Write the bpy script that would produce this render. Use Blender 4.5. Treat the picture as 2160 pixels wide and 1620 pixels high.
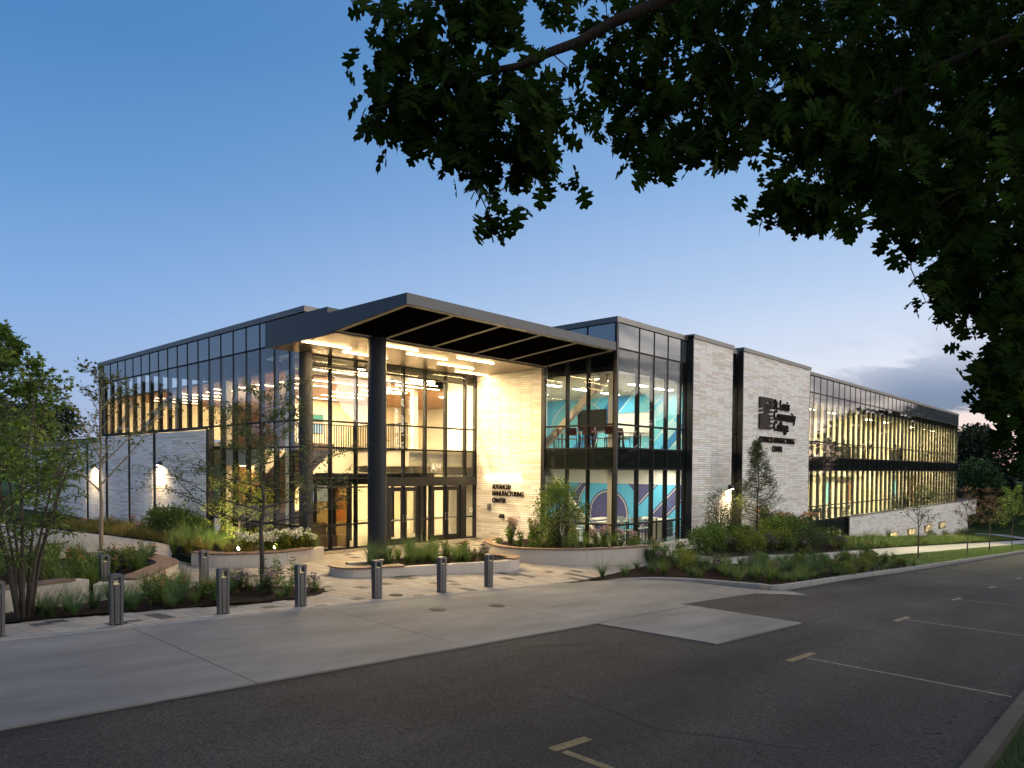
import bpy, bmesh, math, random
import numpy as np
from mathutils import Vector, Matrix, Euler
from mathutils.geometry import intersect_point_tri_2d
R = math.radians
SC = bpy.context.scene
COL = SC.collection
for o in list(bpy.data.objects):
    bpy.data.objects.remove(o)

# ------------------------------------------------------------------ camera
YAW, PITCH, ROLL = 0.7435, -0.0258, 0.00682
CAM = Vector((-22.846, -15.576, 3.2))
_fw = Vector((math.cos(YAW) * math.cos(PITCH), math.sin(YAW) * math.cos(PITCH), math.sin(PITCH)))
_rt = Vector((math.sin(YAW), -math.cos(YAW), 0))
_up = _rt.cross(_fw)
_r2 = _rt * math.cos(ROLL) + _up * math.sin(ROLL)
_u2 = -_rt * math.sin(ROLL) + _up * math.cos(ROLL)
cd = bpy.data.cameras.new('camera')
cam = bpy.data.objects.new('camera', cd)
COL.objects.link(cam)
M = Matrix.Identity(4)
for i in range(3):
    M[i][0], M[i][1], M[i][2], M[i][3] = _r2[i], _u2[i], -_fw[i], CAM[i]
cam.matrix_world = M
cd.sensor_width = 36.0
cd.lens = 24.912
cd.shift_y = 0.1001
cd.clip_start = 0.05
cd.clip_end = 3000
SC.camera = cam

# ------------------------------------------------------------------ render settings
SC.render.engine = 'CYCLES'
cy = SC.cycles
cy.use_denoising = True
cy.denoiser = 'OPENIMAGEDENOISE'
cy.use_adaptive_sampling = True
cy.adaptive_threshold = 0.015
cy.max_bounces = 8
cy.diffuse_bounces = 3
cy.glossy_bounces = 3
cy.transmission_bounces = 4
cy.transparent_max_bounces = 24
cy.sample_clamp_indirect = 4.0
cy.sample_clamp_direct = 30.0
cy.caustics_reflective = False
cy.caustics_refractive = False
cy.use_light_tree = True
SC.view_settings.view_transform = 'Standard'
SC.view_settings.look = 'None'
SC.view_settings.exposure = 0.22
SC.view_settings.gamma = 1.0
SC.view_settings.use_curve_mapping = False

# ------------------------------------------------------------------ sky at dusk
SUN_AZ = R(-24)                      # building axes: +X along the right facade, +Y along the left one
SUN_EL = R(1.5)
W = bpy.data.worlds.new('World')
SC.world = W
W.use_nodes = True
nt = W.node_tree
N, Lk = nt.nodes, nt.links
bg = N['Background']
def nd(t, **k):
    n = N.new(t)
    for a, b in k.items():
        setattr(n, a, b)
    return n
def mth(op, a, b=None, clamp=False):
    n = nd('ShaderNodeMath', operation=op, use_clamp=clamp)
    for i, v in enumerate((a, b)):
        if v is None:
            continue
        if isinstance(v, (int, float)):
            n.inputs[i].default_value = v
        else:
            Lk.new(v, n.inputs[i])
    return n.outputs[0]
def mixc(f, a, b, bt='MIX'):
    n = nd('ShaderNodeMix', data_type='RGBA', blend_type=bt, clamp_factor=True)
    for i, v in ((0, f), (6, a), (7, b)):
        if isinstance(v, (int, float)):
            n.inputs[i].default_value = v
        elif isinstance(v, tuple):
            n.inputs[i].default_value = (*v, 1)
        else:
            Lk.new(v, n.inputs[i])
    return n.outputs[2]
def ramp(f, stops, interp='LINEAR'):
    n = nd('ShaderNodeValToRGB')
    n.color_ramp.interpolation = interp
    e = n.color_ramp.elements
    while len(e) > 1:
        e.remove(e[-1])
    e[0].position, e[0].color = stops[0][0], (*stops[0][1], 1)
    for p, c in stops[1:]:
        x = e.new(p)
        x.color = (*c, 1)
    Lk.new(f, n.inputs[0])
    return n.outputs[0]
tc = nd('ShaderNodeTexCoord')
sep = nd('ShaderNodeSeparateXYZ')
Lk.new(tc.outputs['Generated'], sep.inputs[0])
dx, dy, dz = sep.outputs
hor = mth('SQRT', mth('ADD', mth('MULTIPLY', dx, dx), mth('ADD', mth('MULTIPLY', dy, dy), 1e-5)))
cs = mth('DIVIDE', mth('ADD', mth('MULTIPLY', dx, math.cos(SUN_AZ)), mth('MULTIPLY', dy, math.sin(SUN_AZ))), hor)
zc = mth('MAXIMUM', dz, 0.0)
anti = ramp(zc, [(0, (.34, .40, .56)), (.07, (.33, .44, .68)), (.2, (.215, .385, .68)), (.33, (.125, .285, .58)), (.47, (.070, .210, .48)), (1, (.04, .13, .36))])
sol = ramp(zc, [(0, (.95, .62, .50)), (.05, (.86, .70, .66)), (.13, (.70, .74, .82)), (.24, (.46, .58, .78)), (.36, (.27, .44, .70)), (.5, (.15, .32, .60)), (1, (.045, .14, .38))])
fz = nd('ShaderNodeMapRange', interpolation_type='SMOOTHSTEP')
Lk.new(cs, fz.inputs[0])
fz.inputs[1].default_value, fz.inputs[2].default_value = -.30, .92
skyc = mixc(fz.outputs[0], anti, sol)
# afterglow close to where the sun has set
gl = mth('MULTIPLY', mth('POWER', mth('MAXIMUM', cs, 0.0), 6.0), mth('POWER', mth('SUBTRACT', 1.0, zc), 9.0))
skyc = mixc(gl, skyc, (.95, .72, .66))
# streaky dusk clouds on the sunset side
cmb = nd('ShaderNodeCombineXYZ')
inv = mth('ADD', zc, .10)
Lk.new(mth('DIVIDE', dx, inv), cmb.inputs[0])
Lk.new(mth('DIVIDE', dy, inv), cmb.inputs[1])
mp = nd('ShaderNodeMapping')
Lk.new(cmb.outputs[0], mp.inputs[0])
mp.inputs['Rotation'].default_value = (0, 0, R(38))
mp.inputs['Scale'].default_value = (.62, 1.5, 1)
nz = nd('ShaderNodeTexNoise')
nz.inputs['Scale'].default_value = 1.0
nz.inputs['Detail'].default_value = 7
nz.inputs['Roughness'].default_value = .62
nz.inputs['Distortion'].default_value = .5
Lk.new(mp.outputs[0], nz.inputs[0])
cm = nd('ShaderNodeMapRange', interpolation_type='SMOOTHSTEP')
Lk.new(nz.outputs[0], cm.inputs[0])
cm.inputs[1].default_value, cm.inputs[2].default_value = .42, .54
side = nd('ShaderNodeMapRange', interpolation_type='SMOOTHSTEP')
Lk.new(cs, side.inputs[0])
side.inputs[1].default_value, side.inputs[2].default_value = .68, .80
low = nd('ShaderNodeMapRange', interpolation_type='SMOOTHSTEP')
Lk.new(zc, low.inputs[0])
low.inputs[1].default_value, low.inputs[2].default_value = .19, .085
cmask = mth('MULTIPLY', mth('MULTIPLY', cm.outputs[0], side.outputs[0]), low.outputs[0])
ccol = ramp(zc, [(0, (.78, .45, .44)), (.035, (.74, .48, .50)), (.06, (.14, .185, .31)), (.11, (.17, .23, .37)), (.2, (.40, .45, .58)), (.5, (.40, .40, .46))])
skyc = mixc(mth('MULTIPLY', cmask, .97), skyc, ccol)
# a high bank of broken cloud over the road side, still catching the afterglow
b2 = mth('DIVIDE', mth('ADD', mth('MULTIPLY', dx, math.cos(R(-82))), mth('MULTIPLY', dy, math.sin(R(-82)))), hor)
bank = nd('ShaderNodeMapRange', interpolation_type='SMOOTHSTEP')
Lk.new(b2, bank.inputs[0])
bank.inputs[1].default_value, bank.inputs[2].default_value = .12, .62
n2 = nd('ShaderNodeTexNoise')
n2.inputs['Scale'].default_value = 1.7
n2.inputs['Detail'].default_value = 6
n2.inputs['Roughness'].default_value = .6
n2.inputs['Distortion'].default_value = .7
Lk.new(mp.outputs[0], n2.inputs[0])
bcol = ramp(n2.outputs[0], [(.36, (.50, .53, .60)), (.46, (.80, .80, .82)), (.55, (1.55, 1.45, 1.36)), (.68, (2.4, 2.12, 1.9))])
skyc = mixc(mth('MULTIPLY', bank.outputs[0], .93), skyc, bcol)
st = nd('ShaderNodeTexSky')
st.sky_type = 'NISHITA'
st.sun_disc = False
st.sun_elevation = SUN_EL
st.sun_rotation = R(90) - SUN_AZ
st.ozone_density = 4
skyc = mixc(.06, skyc, st.outputs[0], 'ADD')
below = nd('ShaderNodeMapRange')
Lk.new(dz, below.inputs[0])
below.inputs[1].default_value, below.inputs[2].default_value = -.02, -.005
skyc = mixc(below.outputs[0], (.03, .035, .03), skyc)
Lk.new(skyc, bg.inputs[0])
bg.inputs[1].default_value = 0.9

sl = bpy.data.lights.new('sun', 'SUN')
sl.energy = 0.8
sl.angle = R(18)
sl.color = (1.0, .84, .72)
so = bpy.data.objects.new('sun', sl)
COL.objects.link(so)
sdir = Vector((math.cos(R(-48)) * math.cos(R(9)), math.sin(R(-48)) * math.cos(R(9)), math.sin(R(9))))
so.rotation_euler = sdir.to_track_quat('Z', 'Y').to_euler()
# ------------------------------------------------------------------ materials
MATS = {}
def mat(name, col, rough=.6, metal=0., var=0., vscale=3., bump=0., bscale=40., spec=None, tint=False, emis=None, est=0., detail=4, dist=0.02, stretch=None, trans=0.):
    if name in MATS:
        return MATS[name]
    m = bpy.data.materials.new(name)
    m.use_nodes = True
    t = m.node_tree
    b = t.nodes['Principled BSDF']
    b.inputs['Roughness'].default_value = rough
    b.inputs['Metallic'].default_value = metal
    if spec is not None:
        b.inputs['Specular IOR Level'].default_value = spec
    if emis:
        b.inputs['Emission Color'].default_value = (*emis, 1)
        b.inputs['Emission Strength'].default_value = est
    src = None
    c = t.nodes.new('ShaderNodeRGB')
    c.outputs[0].default_value = (*col, 1)
    src = c.outputs[0]
    if tint:
        a = t.nodes.new('ShaderNodeAttribute')
        a.attribute_name = 'tint'
        mx = t.nodes.new('ShaderNodeMix')
        mx.data_type = 'RGBA'
        mx.blend_type = 'MULTIPLY'
        mx.inputs[0].default_value = 1
        t.links.new(src, mx.inputs[6])
        t.links.new(a.outputs['Color'], mx.inputs[7])
        src = mx.outputs[2]
    co = t.nodes.new('ShaderNodeTexCoord')
    vec = co.outputs['Object']
    if stretch:
        mp = t.nodes.new('ShaderNodeMapping')
        mp.inputs['Scale'].default_value = stretch
        t.links.new(vec, mp.inputs[0])
        vec = mp.outputs[0]
    if var > 0:
        n = t.nodes.new('ShaderNodeTexNoise')
        n.inputs['Scale'].default_value = vscale
        n.inputs['Detail'].default_value = detail
        n.inputs['Roughness'].default_value = .65
        t.links.new(vec, n.inputs[0])
        mr = t.nodes.new('ShaderNodeMapRange')
        mr.inputs[1].default_value, mr.inputs[2].default_value = .25, .75
        mr.inputs[3].default_value, mr.inputs[4].default_value = 1 - var, 1 + var
        t.links.new(n.outputs[0], mr.inputs[0])
        mx = t.nodes.new('ShaderNodeMix')
        mx.data_type = 'RGBA'
        mx.blend_type = 'MULTIPLY'
        mx.inputs[0].default_value = 1
        t.links.new(src, mx.inputs[6])
        t.links.new(mr.outputs[0], mx.inputs[7])
        src = mx.outputs[2]
    t.links.new(src, b.inputs['Base Color'])
    if bump > 0:
        n = t.nodes.new('ShaderNodeTexNoise')
        n.inputs['Scale'].default_value = bscale
        n.inputs['Detail'].default_value = 5
        t.links.new(vec, n.inputs[0])
        bp = t.nodes.new('ShaderNodeBump')
        bp.inputs['Strength'].default_value = bump
        bp.inputs['Distance'].default_value = dist
        t.links.new(n.outputs[0], bp.inputs['Height'])
        t.links.new(bp.outputs[0], b.inputs['Normal'])
    if trans > 0:                                    # thin leaf: light comes through from behind
        tr = t.nodes.new('ShaderNodeBsdfTranslucent')
        t.links.new(src, tr.inputs[0])
        ms = t.nodes.new('ShaderNodeMixShader')
        ms.inputs[0].default_value = trans
        t.links.new(b.outputs[0], ms.inputs[1])
        t.links.new(tr.outputs[0], ms.inputs[2])
        t.links.new(ms.outputs[0], t.nodes['Material Output'].inputs[0])
    MATS[name] = m
    return m
def glow(name, col, st):
    if name in MATS:
        return MATS[name]
    m = bpy.data.materials.new(name)
    m.use_nodes = True
    t = m.node_tree
    t.nodes.remove(t.nodes['Principled BSDF'])
    e = t.nodes.new('ShaderNodeEmission')
    e.inputs[0].default_value = (*col, 1)
    e.inputs[1].default_value = st
    t.links.new(e.outputs[0], t.nodes['Material Output'].inputs[0])
    MATS[name] = m
    return m
def glass(name, tintc, base, gain, power=3.0, wob=.012):
    m = bpy.data.materials.new(name)
    m.use_nodes = True
    t = m.node_tree
    t.nodes.remove(t.nodes['Principled BSDF'])
    tr = t.nodes.new('ShaderNodeBsdfTransparent')
    tr.inputs[0].default_value = (*tintc, 1)
    g = t.nodes.new('ShaderNodeBsdfGlossy')
    g.inputs['Roughness'].default_value = 0.0
    g.inputs['Color'].default_value = (.95, .97, 1, 1)
    lw = t.nodes.new('ShaderNodeLayerWeight')
    lw.inputs[0].default_value = .5
    pw = t.nodes.new('ShaderNodeMath')
    pw.operation = 'POWER'
    pw.inputs[1].default_value = power
    t.links.new(lw.outputs['Facing'], pw.inputs[0])
    ma = t.nodes.new('ShaderNodeMath')
    ma.operation = 'MULTIPLY_ADD'
    ma.inputs[1].default_value = gain
    ma.inputs[2].default_value = base
    t.links.new(pw.outputs[0], ma.inputs[0])
    ms = t.nodes.new('ShaderNodeMixShader')
    t.links.new(ma.outputs[0], ms.inputs[0])
    t.links.new(tr.outputs[0], ms.inputs[1])
    t.links.new(g.outputs[0], ms.inputs[2])
    t.links.new(ms.outputs[0], t.nodes['Material Output'].inputs[0])
    # panes are never perfectly flat
    co = t.nodes.new('ShaderNodeTexCoord')
    nz = t.nodes.new('ShaderNodeTexNoise')
    nz.inputs['Scale'].default_value = .8
    nz.inputs['Detail'].default_value = 1
    t.links.new(co.outputs['Object'], nz.inputs[0])
    bp = t.nodes.new('ShaderNodeBump')
    bp.inputs['Strength'].default_value = .35
    bp.inputs['Distance'].default_value = wob
    t.links.new(nz.outputs[0], bp.inputs['Height'])
    t.links.new(bp.outputs[0], g.inputs['Normal'])
    MATS[name] = m
    return m

# ------------------------------------------------------------------ mesh building
class MB:
    def __init__(s):
        s.v, s.f, s.m, s.t = [], [], [], []
    def add(s, vs, fs, mi=0, tint=1.0):
        b = len(s.v)
        s.v += [tuple(p) for p in vs]
        s.f += [tuple(b + i for i in f) for f in fs]
        s.m += [mi] * len(fs)
        s.t += [tint] * len(fs)
        return s
    def box(s, a, b, mi=0, tint=1.0):
        x0, y0, z0 = a
        x1, y1, z1 = b
        if x0 > x1: x0, x1 = x1, x0
        if y0 > y1: y0, y1 = y1, y0
        if z0 > z1: z0, z1 = z1, z0
        return s.add([(x0, y0, z0), (x1, y0, z0), (x1, y1, z0), (x0, y1, z0), (x0, y0, z1), (x1, y0, z1), (x1, y1, z1), (x0, y1, z1)],
              [(0, 3, 2, 1), (4, 5, 6, 7), (0, 1, 5, 4), (1, 2, 6, 5), (2, 3, 7, 6), (3, 0, 4, 7)], mi, tint)
    def bar(s, p, q, w, h, mi=0, up=(0, 0, 1)):
        p, q = Vector(p), Vector(q)
        d = (q - p).normalized()
        u = Vector(up)
        a = d.cross(u)
        if a.length < 1e-4:
            a = d.cross(Vector((1, 0, 0)))
        a.normalize()
        c = a.cross(d).normalized()
        a, c = a * w / 2, c * h / 2
        vs = [p - a - c, p + a - c, p + a + c, p - a + c, q - a - c, q + a - c, q + a + c, q - a + c]
        return s.add(vs, [(0, 1, 2, 3), (7, 6, 5, 4), (0, 4, 5, 1), (1, 5, 6, 2), (2, 6, 7, 3), (3, 7, 4, 0)], mi)
    def prism(s, pts, z0, z1, mi=0):
        n = len(pts)
        f0 = z0 if callable(z0) else (lambda x, y: z0)
        f1 = z1 if callable(z1) else (lambda x, y: z1)
        vs = [(x, y, f0(x, y)) for x, y in pts] + [(x, y, f1(x, y)) for x, y in pts]
        fs = [tuple(range(n - 1, -1, -1)), tuple(range(n, 2 * n))] + [(i, (i + 1) % n, n + (i + 1) % n, n + i) for i in range(n)]
        return s.add(vs, fs, mi)
    def tube(s, pts, rad, sides=6, mi=0, cap=True):
        pts = [Vector(p) for p in pts]
        n = len(pts)
        rad = rad if isinstance(rad, (list, tuple)) else [rad] * n
        vs = []
        ref = Vector((.31, .17, .93))
        for i, p in enumerate(pts):
            d = (pts[min(i + 1, n - 1)] - pts[max(i - 1, 0)])
            d = d.normalized() if d.length > 1e-6 else Vector((0, 0, 1))
            a = d.cross(ref)
            if a.length < .05:
                a = d.cross(Vector((1, 0, 0)))
            a.normalize()
            c = d.cross(a)
            for k in range(sides):
                th = 2 * math.pi * k / sides
                vs.append(p + (a * math.cos(th) + c * math.sin(th)) * rad[i])
        fs = []
        for i in range(n - 1):
            for k in range(sides):
                k2 = (k + 1) % sides
                fs.append((i * sides + k, i * sides + k2, (i + 1) * sides + k2, (i + 1) * sides + k))
        if cap:
            fs.append(tuple(range(sides - 1, -1, -1)))
            fs.append(tuple((n - 1) * sides + k for k in range(sides)))
        return s.add(vs, fs, mi)
    def mesh(s, name, mats, smooth=False):
        me = bpy.data.meshes.new(name)
        me.from_pydata(s.v, [], s.f)
        for m in (mats if isinstance(mats, (list, tuple)) else [mats]):
            me.materials.append(m)
        if any(s.m):
            me.polygons.foreach_set('material_index', s.m)
        if smooth:
            me.polygons.foreach_set('use_smooth', [True] * len(s.f))
        if any(not (isinstance(x, float) and x == 1.0) for x in s.t):
            at = me.attributes.new('tint', 'FLOAT_COLOR', 'FACE')
            a = np.ones((len(s.f), 4), np.float32)
            for i, x in enumerate(s.t):
                a[i, :3] = x
            at.data.foreach_set('color', a.ravel())
        me.update()
        return me
    def build(s, name, mats, parent=None, smooth=False, loc=None, **tags):
        return link(name, s.mesh(name, mats, smooth), parent, loc, **tags)
def link(name, data, parent=None, loc=None, rot=None, **tags):
    o = bpy.data.objects.new(name, data)
    COL.objects.link(o)
    if parent is not None:
        o.parent = parent
    if loc is not None:
        o.location = loc
    if rot is not None:
        o.rotation_euler = rot
    for k, v in tags.items():
        if v is not None:
            o[k] = v
    return o
def empty(name, parent=None, loc=(0, 0, 0), rz=0, **tags):
    o = link(name, None, parent, loc, (0, 0, rz), **tags)
    o.empty_display_size = .2
    return o
KIDS = {}
def copy_tree(o, loc, rz=0, sc=1.0, label=None, group=None, name=None):
    c = o.copy()
    COL.objects.link(c)
    c.location = loc
    c.rotation_euler = (0, 0, rz)
    c.scale = (sc, sc, sc) if isinstance(sc, (int, float)) else sc
    if label: c['label'] = label
    if group: c['group'] = group
    kids = KIDS.get(o.name)
    if kids is None:
        kids = KIDS[o.name] = list(o.children)
    for ch in kids:
        d = ch.copy()
        COL.objects.link(d)
        d.parent = c
        for g in ch.children:
            e = g.copy()
            COL.objects.link(e)
            e.parent = d
    return c
def np_mesh(name, V, F, mats, tint=None, smooth=False, nper=None):
    """V (n,3), F (m,k) arrays of equal-sized faces; tint per vertex (n,3)."""
    me = bpy.data.meshes.new(name)
    m, k = F.shape
    me.vertices.add(len(V))
    me.vertices.foreach_set('co', np.ascontiguousarray(V, np.float32).ravel())
    me.loops.add(m * k)
    me.loops.foreach_set('vertex_index', np.ascontiguousarray(F, np.int32).ravel())
    me.polygons.add(m)
    me.polygons.foreach_set('loop_start', np.arange(0, m * k, k, dtype=np.int32))
    for mm in (mats if isinstance(mats, (list, tuple)) else [mats]):
        me.materials.append(mm)
    if smooth:
        me.polygons.foreach_set('use_smooth', np.ones(m, bool))
    if tint is not None:
        at = me.attributes.new('tint', 'FLOAT_COLOR', 'POINT')
        a = np.ones((len(V), 4), np.float32)
        a[:, :3] = tint
        at.data.foreach_set('color', a.ravel())
    me.update(calc_edges=True)
    me.validate()
    return me

# ------------------------------------------------------------------ terrain
def sm(a, b, x):
    t = min(1, max(0, (x - a) / (b - a)))
    return t * t * (3 - 2 * t)
def Rz(x):
    x = max(-45, min(95, x))
    return -.55 - .05 * x if x < 0 else -.55 - .06 * x
def Bz(x):
    return .1 * min(1, max(0, x / 5.4)) - .063 * max(0, min(x, 95) - 5.4)
def T(x, y):
    y0 = -2.4 - 4.4 * sm(-9, 0, x)
    y1 = 3.5 - 4.2 * sm(-4, 4, x)
    t = min(1, max(0, (y - y0) / (y1 - y0)))
    z = Rz(x) * (1 - t) + Bz(x) * t
    if y < -14.35:
        z += .32 * min(-14.35 - y, 5)
    return z
def inside(pts, x, y):
    c = False
    j = len(pts) - 1
    for i in range(len(pts)):
        xi, yi = pts[i]
        xj, yj = pts[j]
        if (yi > y) != (yj > y) and x < (xj - xi) * (y - yi) / (yj - yi) + xi:
            c = not c
        j = i
    return c
def smooth_line(pts, n=6, closed=False):
    out = []
    m = len(pts)
    rng = range(m if closed else m - 1)
    for i in rng:
        if closed:
            p0, p1, p2, p3 = (pts[(i + k) % m] for k in (-1, 0, 1, 2))
        else:
            p1, p2 = pts[i], pts[i + 1]
            p0 = pts[i - 1] if i > 0 else (2 * p1[0] - p2[0], 2 * p1[1] - p2[1])
            p3 = pts[i + 2] if i + 2 < m else (2 * p2[0] - p1[0], 2 * p2[1] - p1[1])
        for k in range(n):
            t = k / n
            out.append(tuple(.5 * (2 * p1[a] + (p2[a] - p0[a]) * t + (2 * p0[a] - 5 * p1[a] + 4 * p2[a] - p3[a]) * t * t + (3 * p1[a] - p0[a] - 3 * p2[a] + p3[a]) * t ** 3) for a in (0, 1)))
    if not closed:
        out.append(tuple(pts[-1]))
    return out
def sheet(name, pts, m, off=0., step=1.0, thick=0., parent=None, bumpf=None, **tags):
    bm = bmesh.new()
    vs = [bm.verts.new((x, y, 0)) for x, y in pts]
    f = bm.faces.new(vs)
    if f.normal.z < 0 or sum((pts[i][0] - pts[i - 1][0]) * (pts[i][1] + pts[i - 1][1]) for i in range(len(pts))) > 0:
        bmesh.ops.reverse_faces(bm, faces=[f])
    bmesh.ops.triangulate(bm, faces=bm.faces[:])
    for ax in (0, 1):
        lo, hi = min(p[ax] for p in pts), max(p[ax] for p in pts)
        k = math.floor(lo / step) + 1
        while k * step < hi:
            co, no = [0, 0, 0], [0, 0, 0]
            co[ax], no[ax] = k * step, 1
            bmesh.ops.bisect_plane(bm, geom=bm.verts[:] + bm.edges[:] + bm.faces[:], plane_co=co, plane_no=no)
            k += 1
    for v in bm.verts:
        v.co.z = T(v.co.x, v.co.y) + off + (bumpf(v.co.x, v.co.y) if bumpf else 0)
    if thick:
        r = bmesh.ops.extrude_face_region(bm, geom=bm.faces[:])
        top = [e for e in r['geom'] if isinstance(e, bmesh.types.BMVert)]
        for v in top:
            v.co.z += 0.0
        tops = set(top)
        for v in bm.verts:
            if v not in tops:
                v.co.z -= thick
        bmesh.ops.recalc_face_normals(bm, faces=bm.faces[:])
    me = bpy.data.meshes.new(name)
    bm.to_mesh(me)
    bm.free()
    me.materials.append(m)
    return link(name, me, parent, **tags)
# ------------------------------------------------------------------ materials of the ground
m_grass = mat('turf', (.040, .068, .018), .9, var=.35, vscale=.5, bump=.6, bscale=60, spec=.1)
def asphalt_mat():
    m = mat('asphalt', (.0315, .0305, .0295), .88, var=.28, vscale=.55, bump=.9, bscale=260, spec=.25, detail=8, dist=.012)
    t = m.node_tree
    b = t.nodes['Principled BSDF']
    src = b.inputs['Base Color'].links[0].from_socket
    co = t.nodes.new('ShaderNodeTexCoord')
    v = t.nodes.new('ShaderNodeTexVoronoi')
    v.inputs['Scale'].default_value = 58
    t.links.new(co.outputs['Object'], v.inputs[0])
    cr = t.nodes.new('ShaderNodeValToRGB')          # pale stone chips in the binder
    cr.color_ramp.elements[0].position, cr.color_ramp.elements[0].color = .0, (.30, .30, .30, 1)
    cr.color_ramp.elements[1].position, cr.color_ramp.elements[1].color = 1., (2.3, 2.26, 2.2, 1)
    t.links.new(v.outputs['Color'], cr.inputs[0])
    mx = t.nodes.new('ShaderNodeMix')
    mx.data_type, mx.blend_type = 'RGBA', 'MULTIPLY'
    mx.inputs[0].default_value = 1
    t.links.new(src, mx.inputs[6])
    t.links.new(cr.outputs[0], mx.inputs[7])
    # long tyre-polished bands and old patches along the road
    mp = t.nodes.new('ShaderNodeMapping')
    mp.inputs['Scale'].default_value = (.05, .45, 1)
    t.links.new(co.outputs['Object'], mp.inputs[0])
    n = t.nodes.new('ShaderNodeTexNoise')
    n.inputs['Scale'].default_value = 1.6
    n.inputs['Detail'].default_value = 5
    t.links.new(mp.outputs[0], n.inputs[0])
    mr = t.nodes.new('ShaderNodeMapRange')
    mr.inputs[1].default_value, mr.inputs[2].default_value, mr.inputs[3].default_value, mr.inputs[4].default_value = .3, .7, .72, 1.45
    t.links.new(n.outputs[0], mr.inputs[0])
    m2 = t.nodes.new('ShaderNodeMix')
    m2.data_type, m2.blend_type = 'RGBA', 'MULTIPLY'
    m2.inputs[0].default_value = 1
    t.links.new(mx.outputs[2], m2.inputs[6])
    t.links.new(mr.outputs[0], m2.inputs[7])
    # oil drips and old stains
    n3 = t.nodes.new('ShaderNodeTexNoise')
    n3.inputs['Scale'].default_value = 1.1
    n3.inputs['Detail'].default_value = 7
    n3.inputs['Roughness'].default_value = .7
    t.links.new(co.outputs['Object'], n3.inputs[0])
    r3 = t.nodes.new('ShaderNodeMapRange')
    r3.inputs[1].default_value, r3.inputs[2].default_value, r3.inputs[3].default_value, r3.inputs[4].default_value = .60, .72, 1.0, .62
    t.links.new(n3.outputs[0], r3.inputs[0])
    m3 = t.nodes.new('ShaderNodeMix')
    m3.data_type, m3.blend_type = 'RGBA', 'MULTIPLY'
    m3.inputs[0].default_value = 1
    t.links.new(m2.outputs[2], m3.inputs[6])
    t.links.new(r3.outputs[0], m3.inputs[7])
    t.links.new(m3.outputs[2], b.inputs['Base Color'])
    return m
m_asph = asphalt_mat()
m_conc = mat('apron_concrete', (.162, .162, .158), .8, var=.42, vscale=.9, bump=.25, bscale=120, detail=8, stretch=(.35, 1, 1), spec=.3, dist=.01)
m_kerb = mat('kerb_concrete', (.20, .20, .195), .85, var=.25, vscale=2.5, bump=.3, bscale=80)
m_kshade = mat('shaded_kerb_concrete', (.055, .048, .038), .9, var=.35, vscale=3, bump=.5, bscale=60)  # darker than the other kerb: the oak's shade is put into the colour
m_walk = mat('walk_concrete', (.36, .345, .32), .82, var=.12, vscale=1.5, bump=.2, bscale=110)
m_path = mat('path_concrete', (.46, .41, .34), .8, var=.10, vscale=1.2, bump=.2, bscale=90)
m_mulch = mat('mulch', (.019, .0135, .0105), .95, var=.6, vscale=14, bump=1., bscale=38, spec=.1, dist=.05)
m_bed = mat('paver_bedding', (.10, .085, .065), .95, var=.2, vscale=6)
m_paint = mat('road_paint', (.185, .14, .058), .8, var=.45, vscale=9, bump=.3, bscale=120, detail=8)
m_paintw = mat('worn_paint', (.215, .185, .12), .8, var=.5, vscale=9, bump=.3, bscale=120, detail=8)
def worn(m, k):
    t = m.node_tree
    b = t.nodes['Principled BSDF']
    src = b.inputs['Base Color'].links[0].from_socket
    co = t.nodes.new('ShaderNodeTexCoord')
    n = t.nodes.new('ShaderNodeTexNoise')
    n.inputs['Scale'].default_value = 38
    n.inputs['Detail'].default_value = 6
    n.inputs['Roughness'].default_value = .75
    t.links.new(co.outputs['Object'], n.inputs[0])
    mr = t.nodes.new('ShaderNodeMapRange')
    mr.inputs[1].default_value, mr.inputs[2].default_value = k, k + .05
    t.links.new(n.outputs[0], mr.inputs[0])
    mx = t.nodes.new('ShaderNodeMix')
    mx.data_type = 'RGBA'
    mx.inputs[6].default_value = (.036, .036, .036, 1)
    t.links.new(mr.outputs[0], mx.inputs[0])
    t.links.new(src, mx.inputs[7])
    t.links.new(mx.outputs[2], b.inputs['Base Color'])
worn(m_paint, .40)
worn(m_paintw, .44)
m_crack = mat('crack_filler', (.012, .012, .012), .9)
m_dirt = mat('road_dirt', (.020, .018, .015), .95, var=.4, vscale=20)
m_iron = mat('cast_iron', (.028, .027, .026), .7, 0., var=.3, vscale=8)

# ------------------------------------------------------------------ base terrain
def G(x, y):
    h = 6.2 * sm(84, 128, x - .25 * y) * sm(-30, 0, y) + 5 * sm(120, 300, y) + 6 * sm(70, 160, -x)
    if y < -14.35:
        h += 0
    return T(x, y) - .10 + h
def axis(lo, a, b, hi, s):
    near = list(np.arange(a, b + s, s))
    out, st, x = [], s, a
    while x > lo:
        st *= 1.25
        x -= st
        out.append(x)
    res = out[::-1] + near
    st, x = s, near[-1]
    while x < hi:
        st *= 1.25
        x += st
        res.append(x)
    return res
gx, gy = axis(-900, -45, 95, 1200, 1.5), axis(-700, -22, 34, 1100, .9)
gv = np.array([(x, y, G(x, y)) for y in gy for x in gx])
nx_, ny_ = len(gx), len(gy)
gf = np.array([(j * nx_ + i, j * nx_ + i + 1, (j + 1) * nx_ + i + 1, (j + 1) * nx_ + i) for j in range(ny_ - 1) for i in range(nx_ - 1)])
# a hole is not needed under the building: its floors sit above this sheet
link('ground', np_mesh('ground', gv, gf, m_grass, smooth=True), kind='structure')

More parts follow.
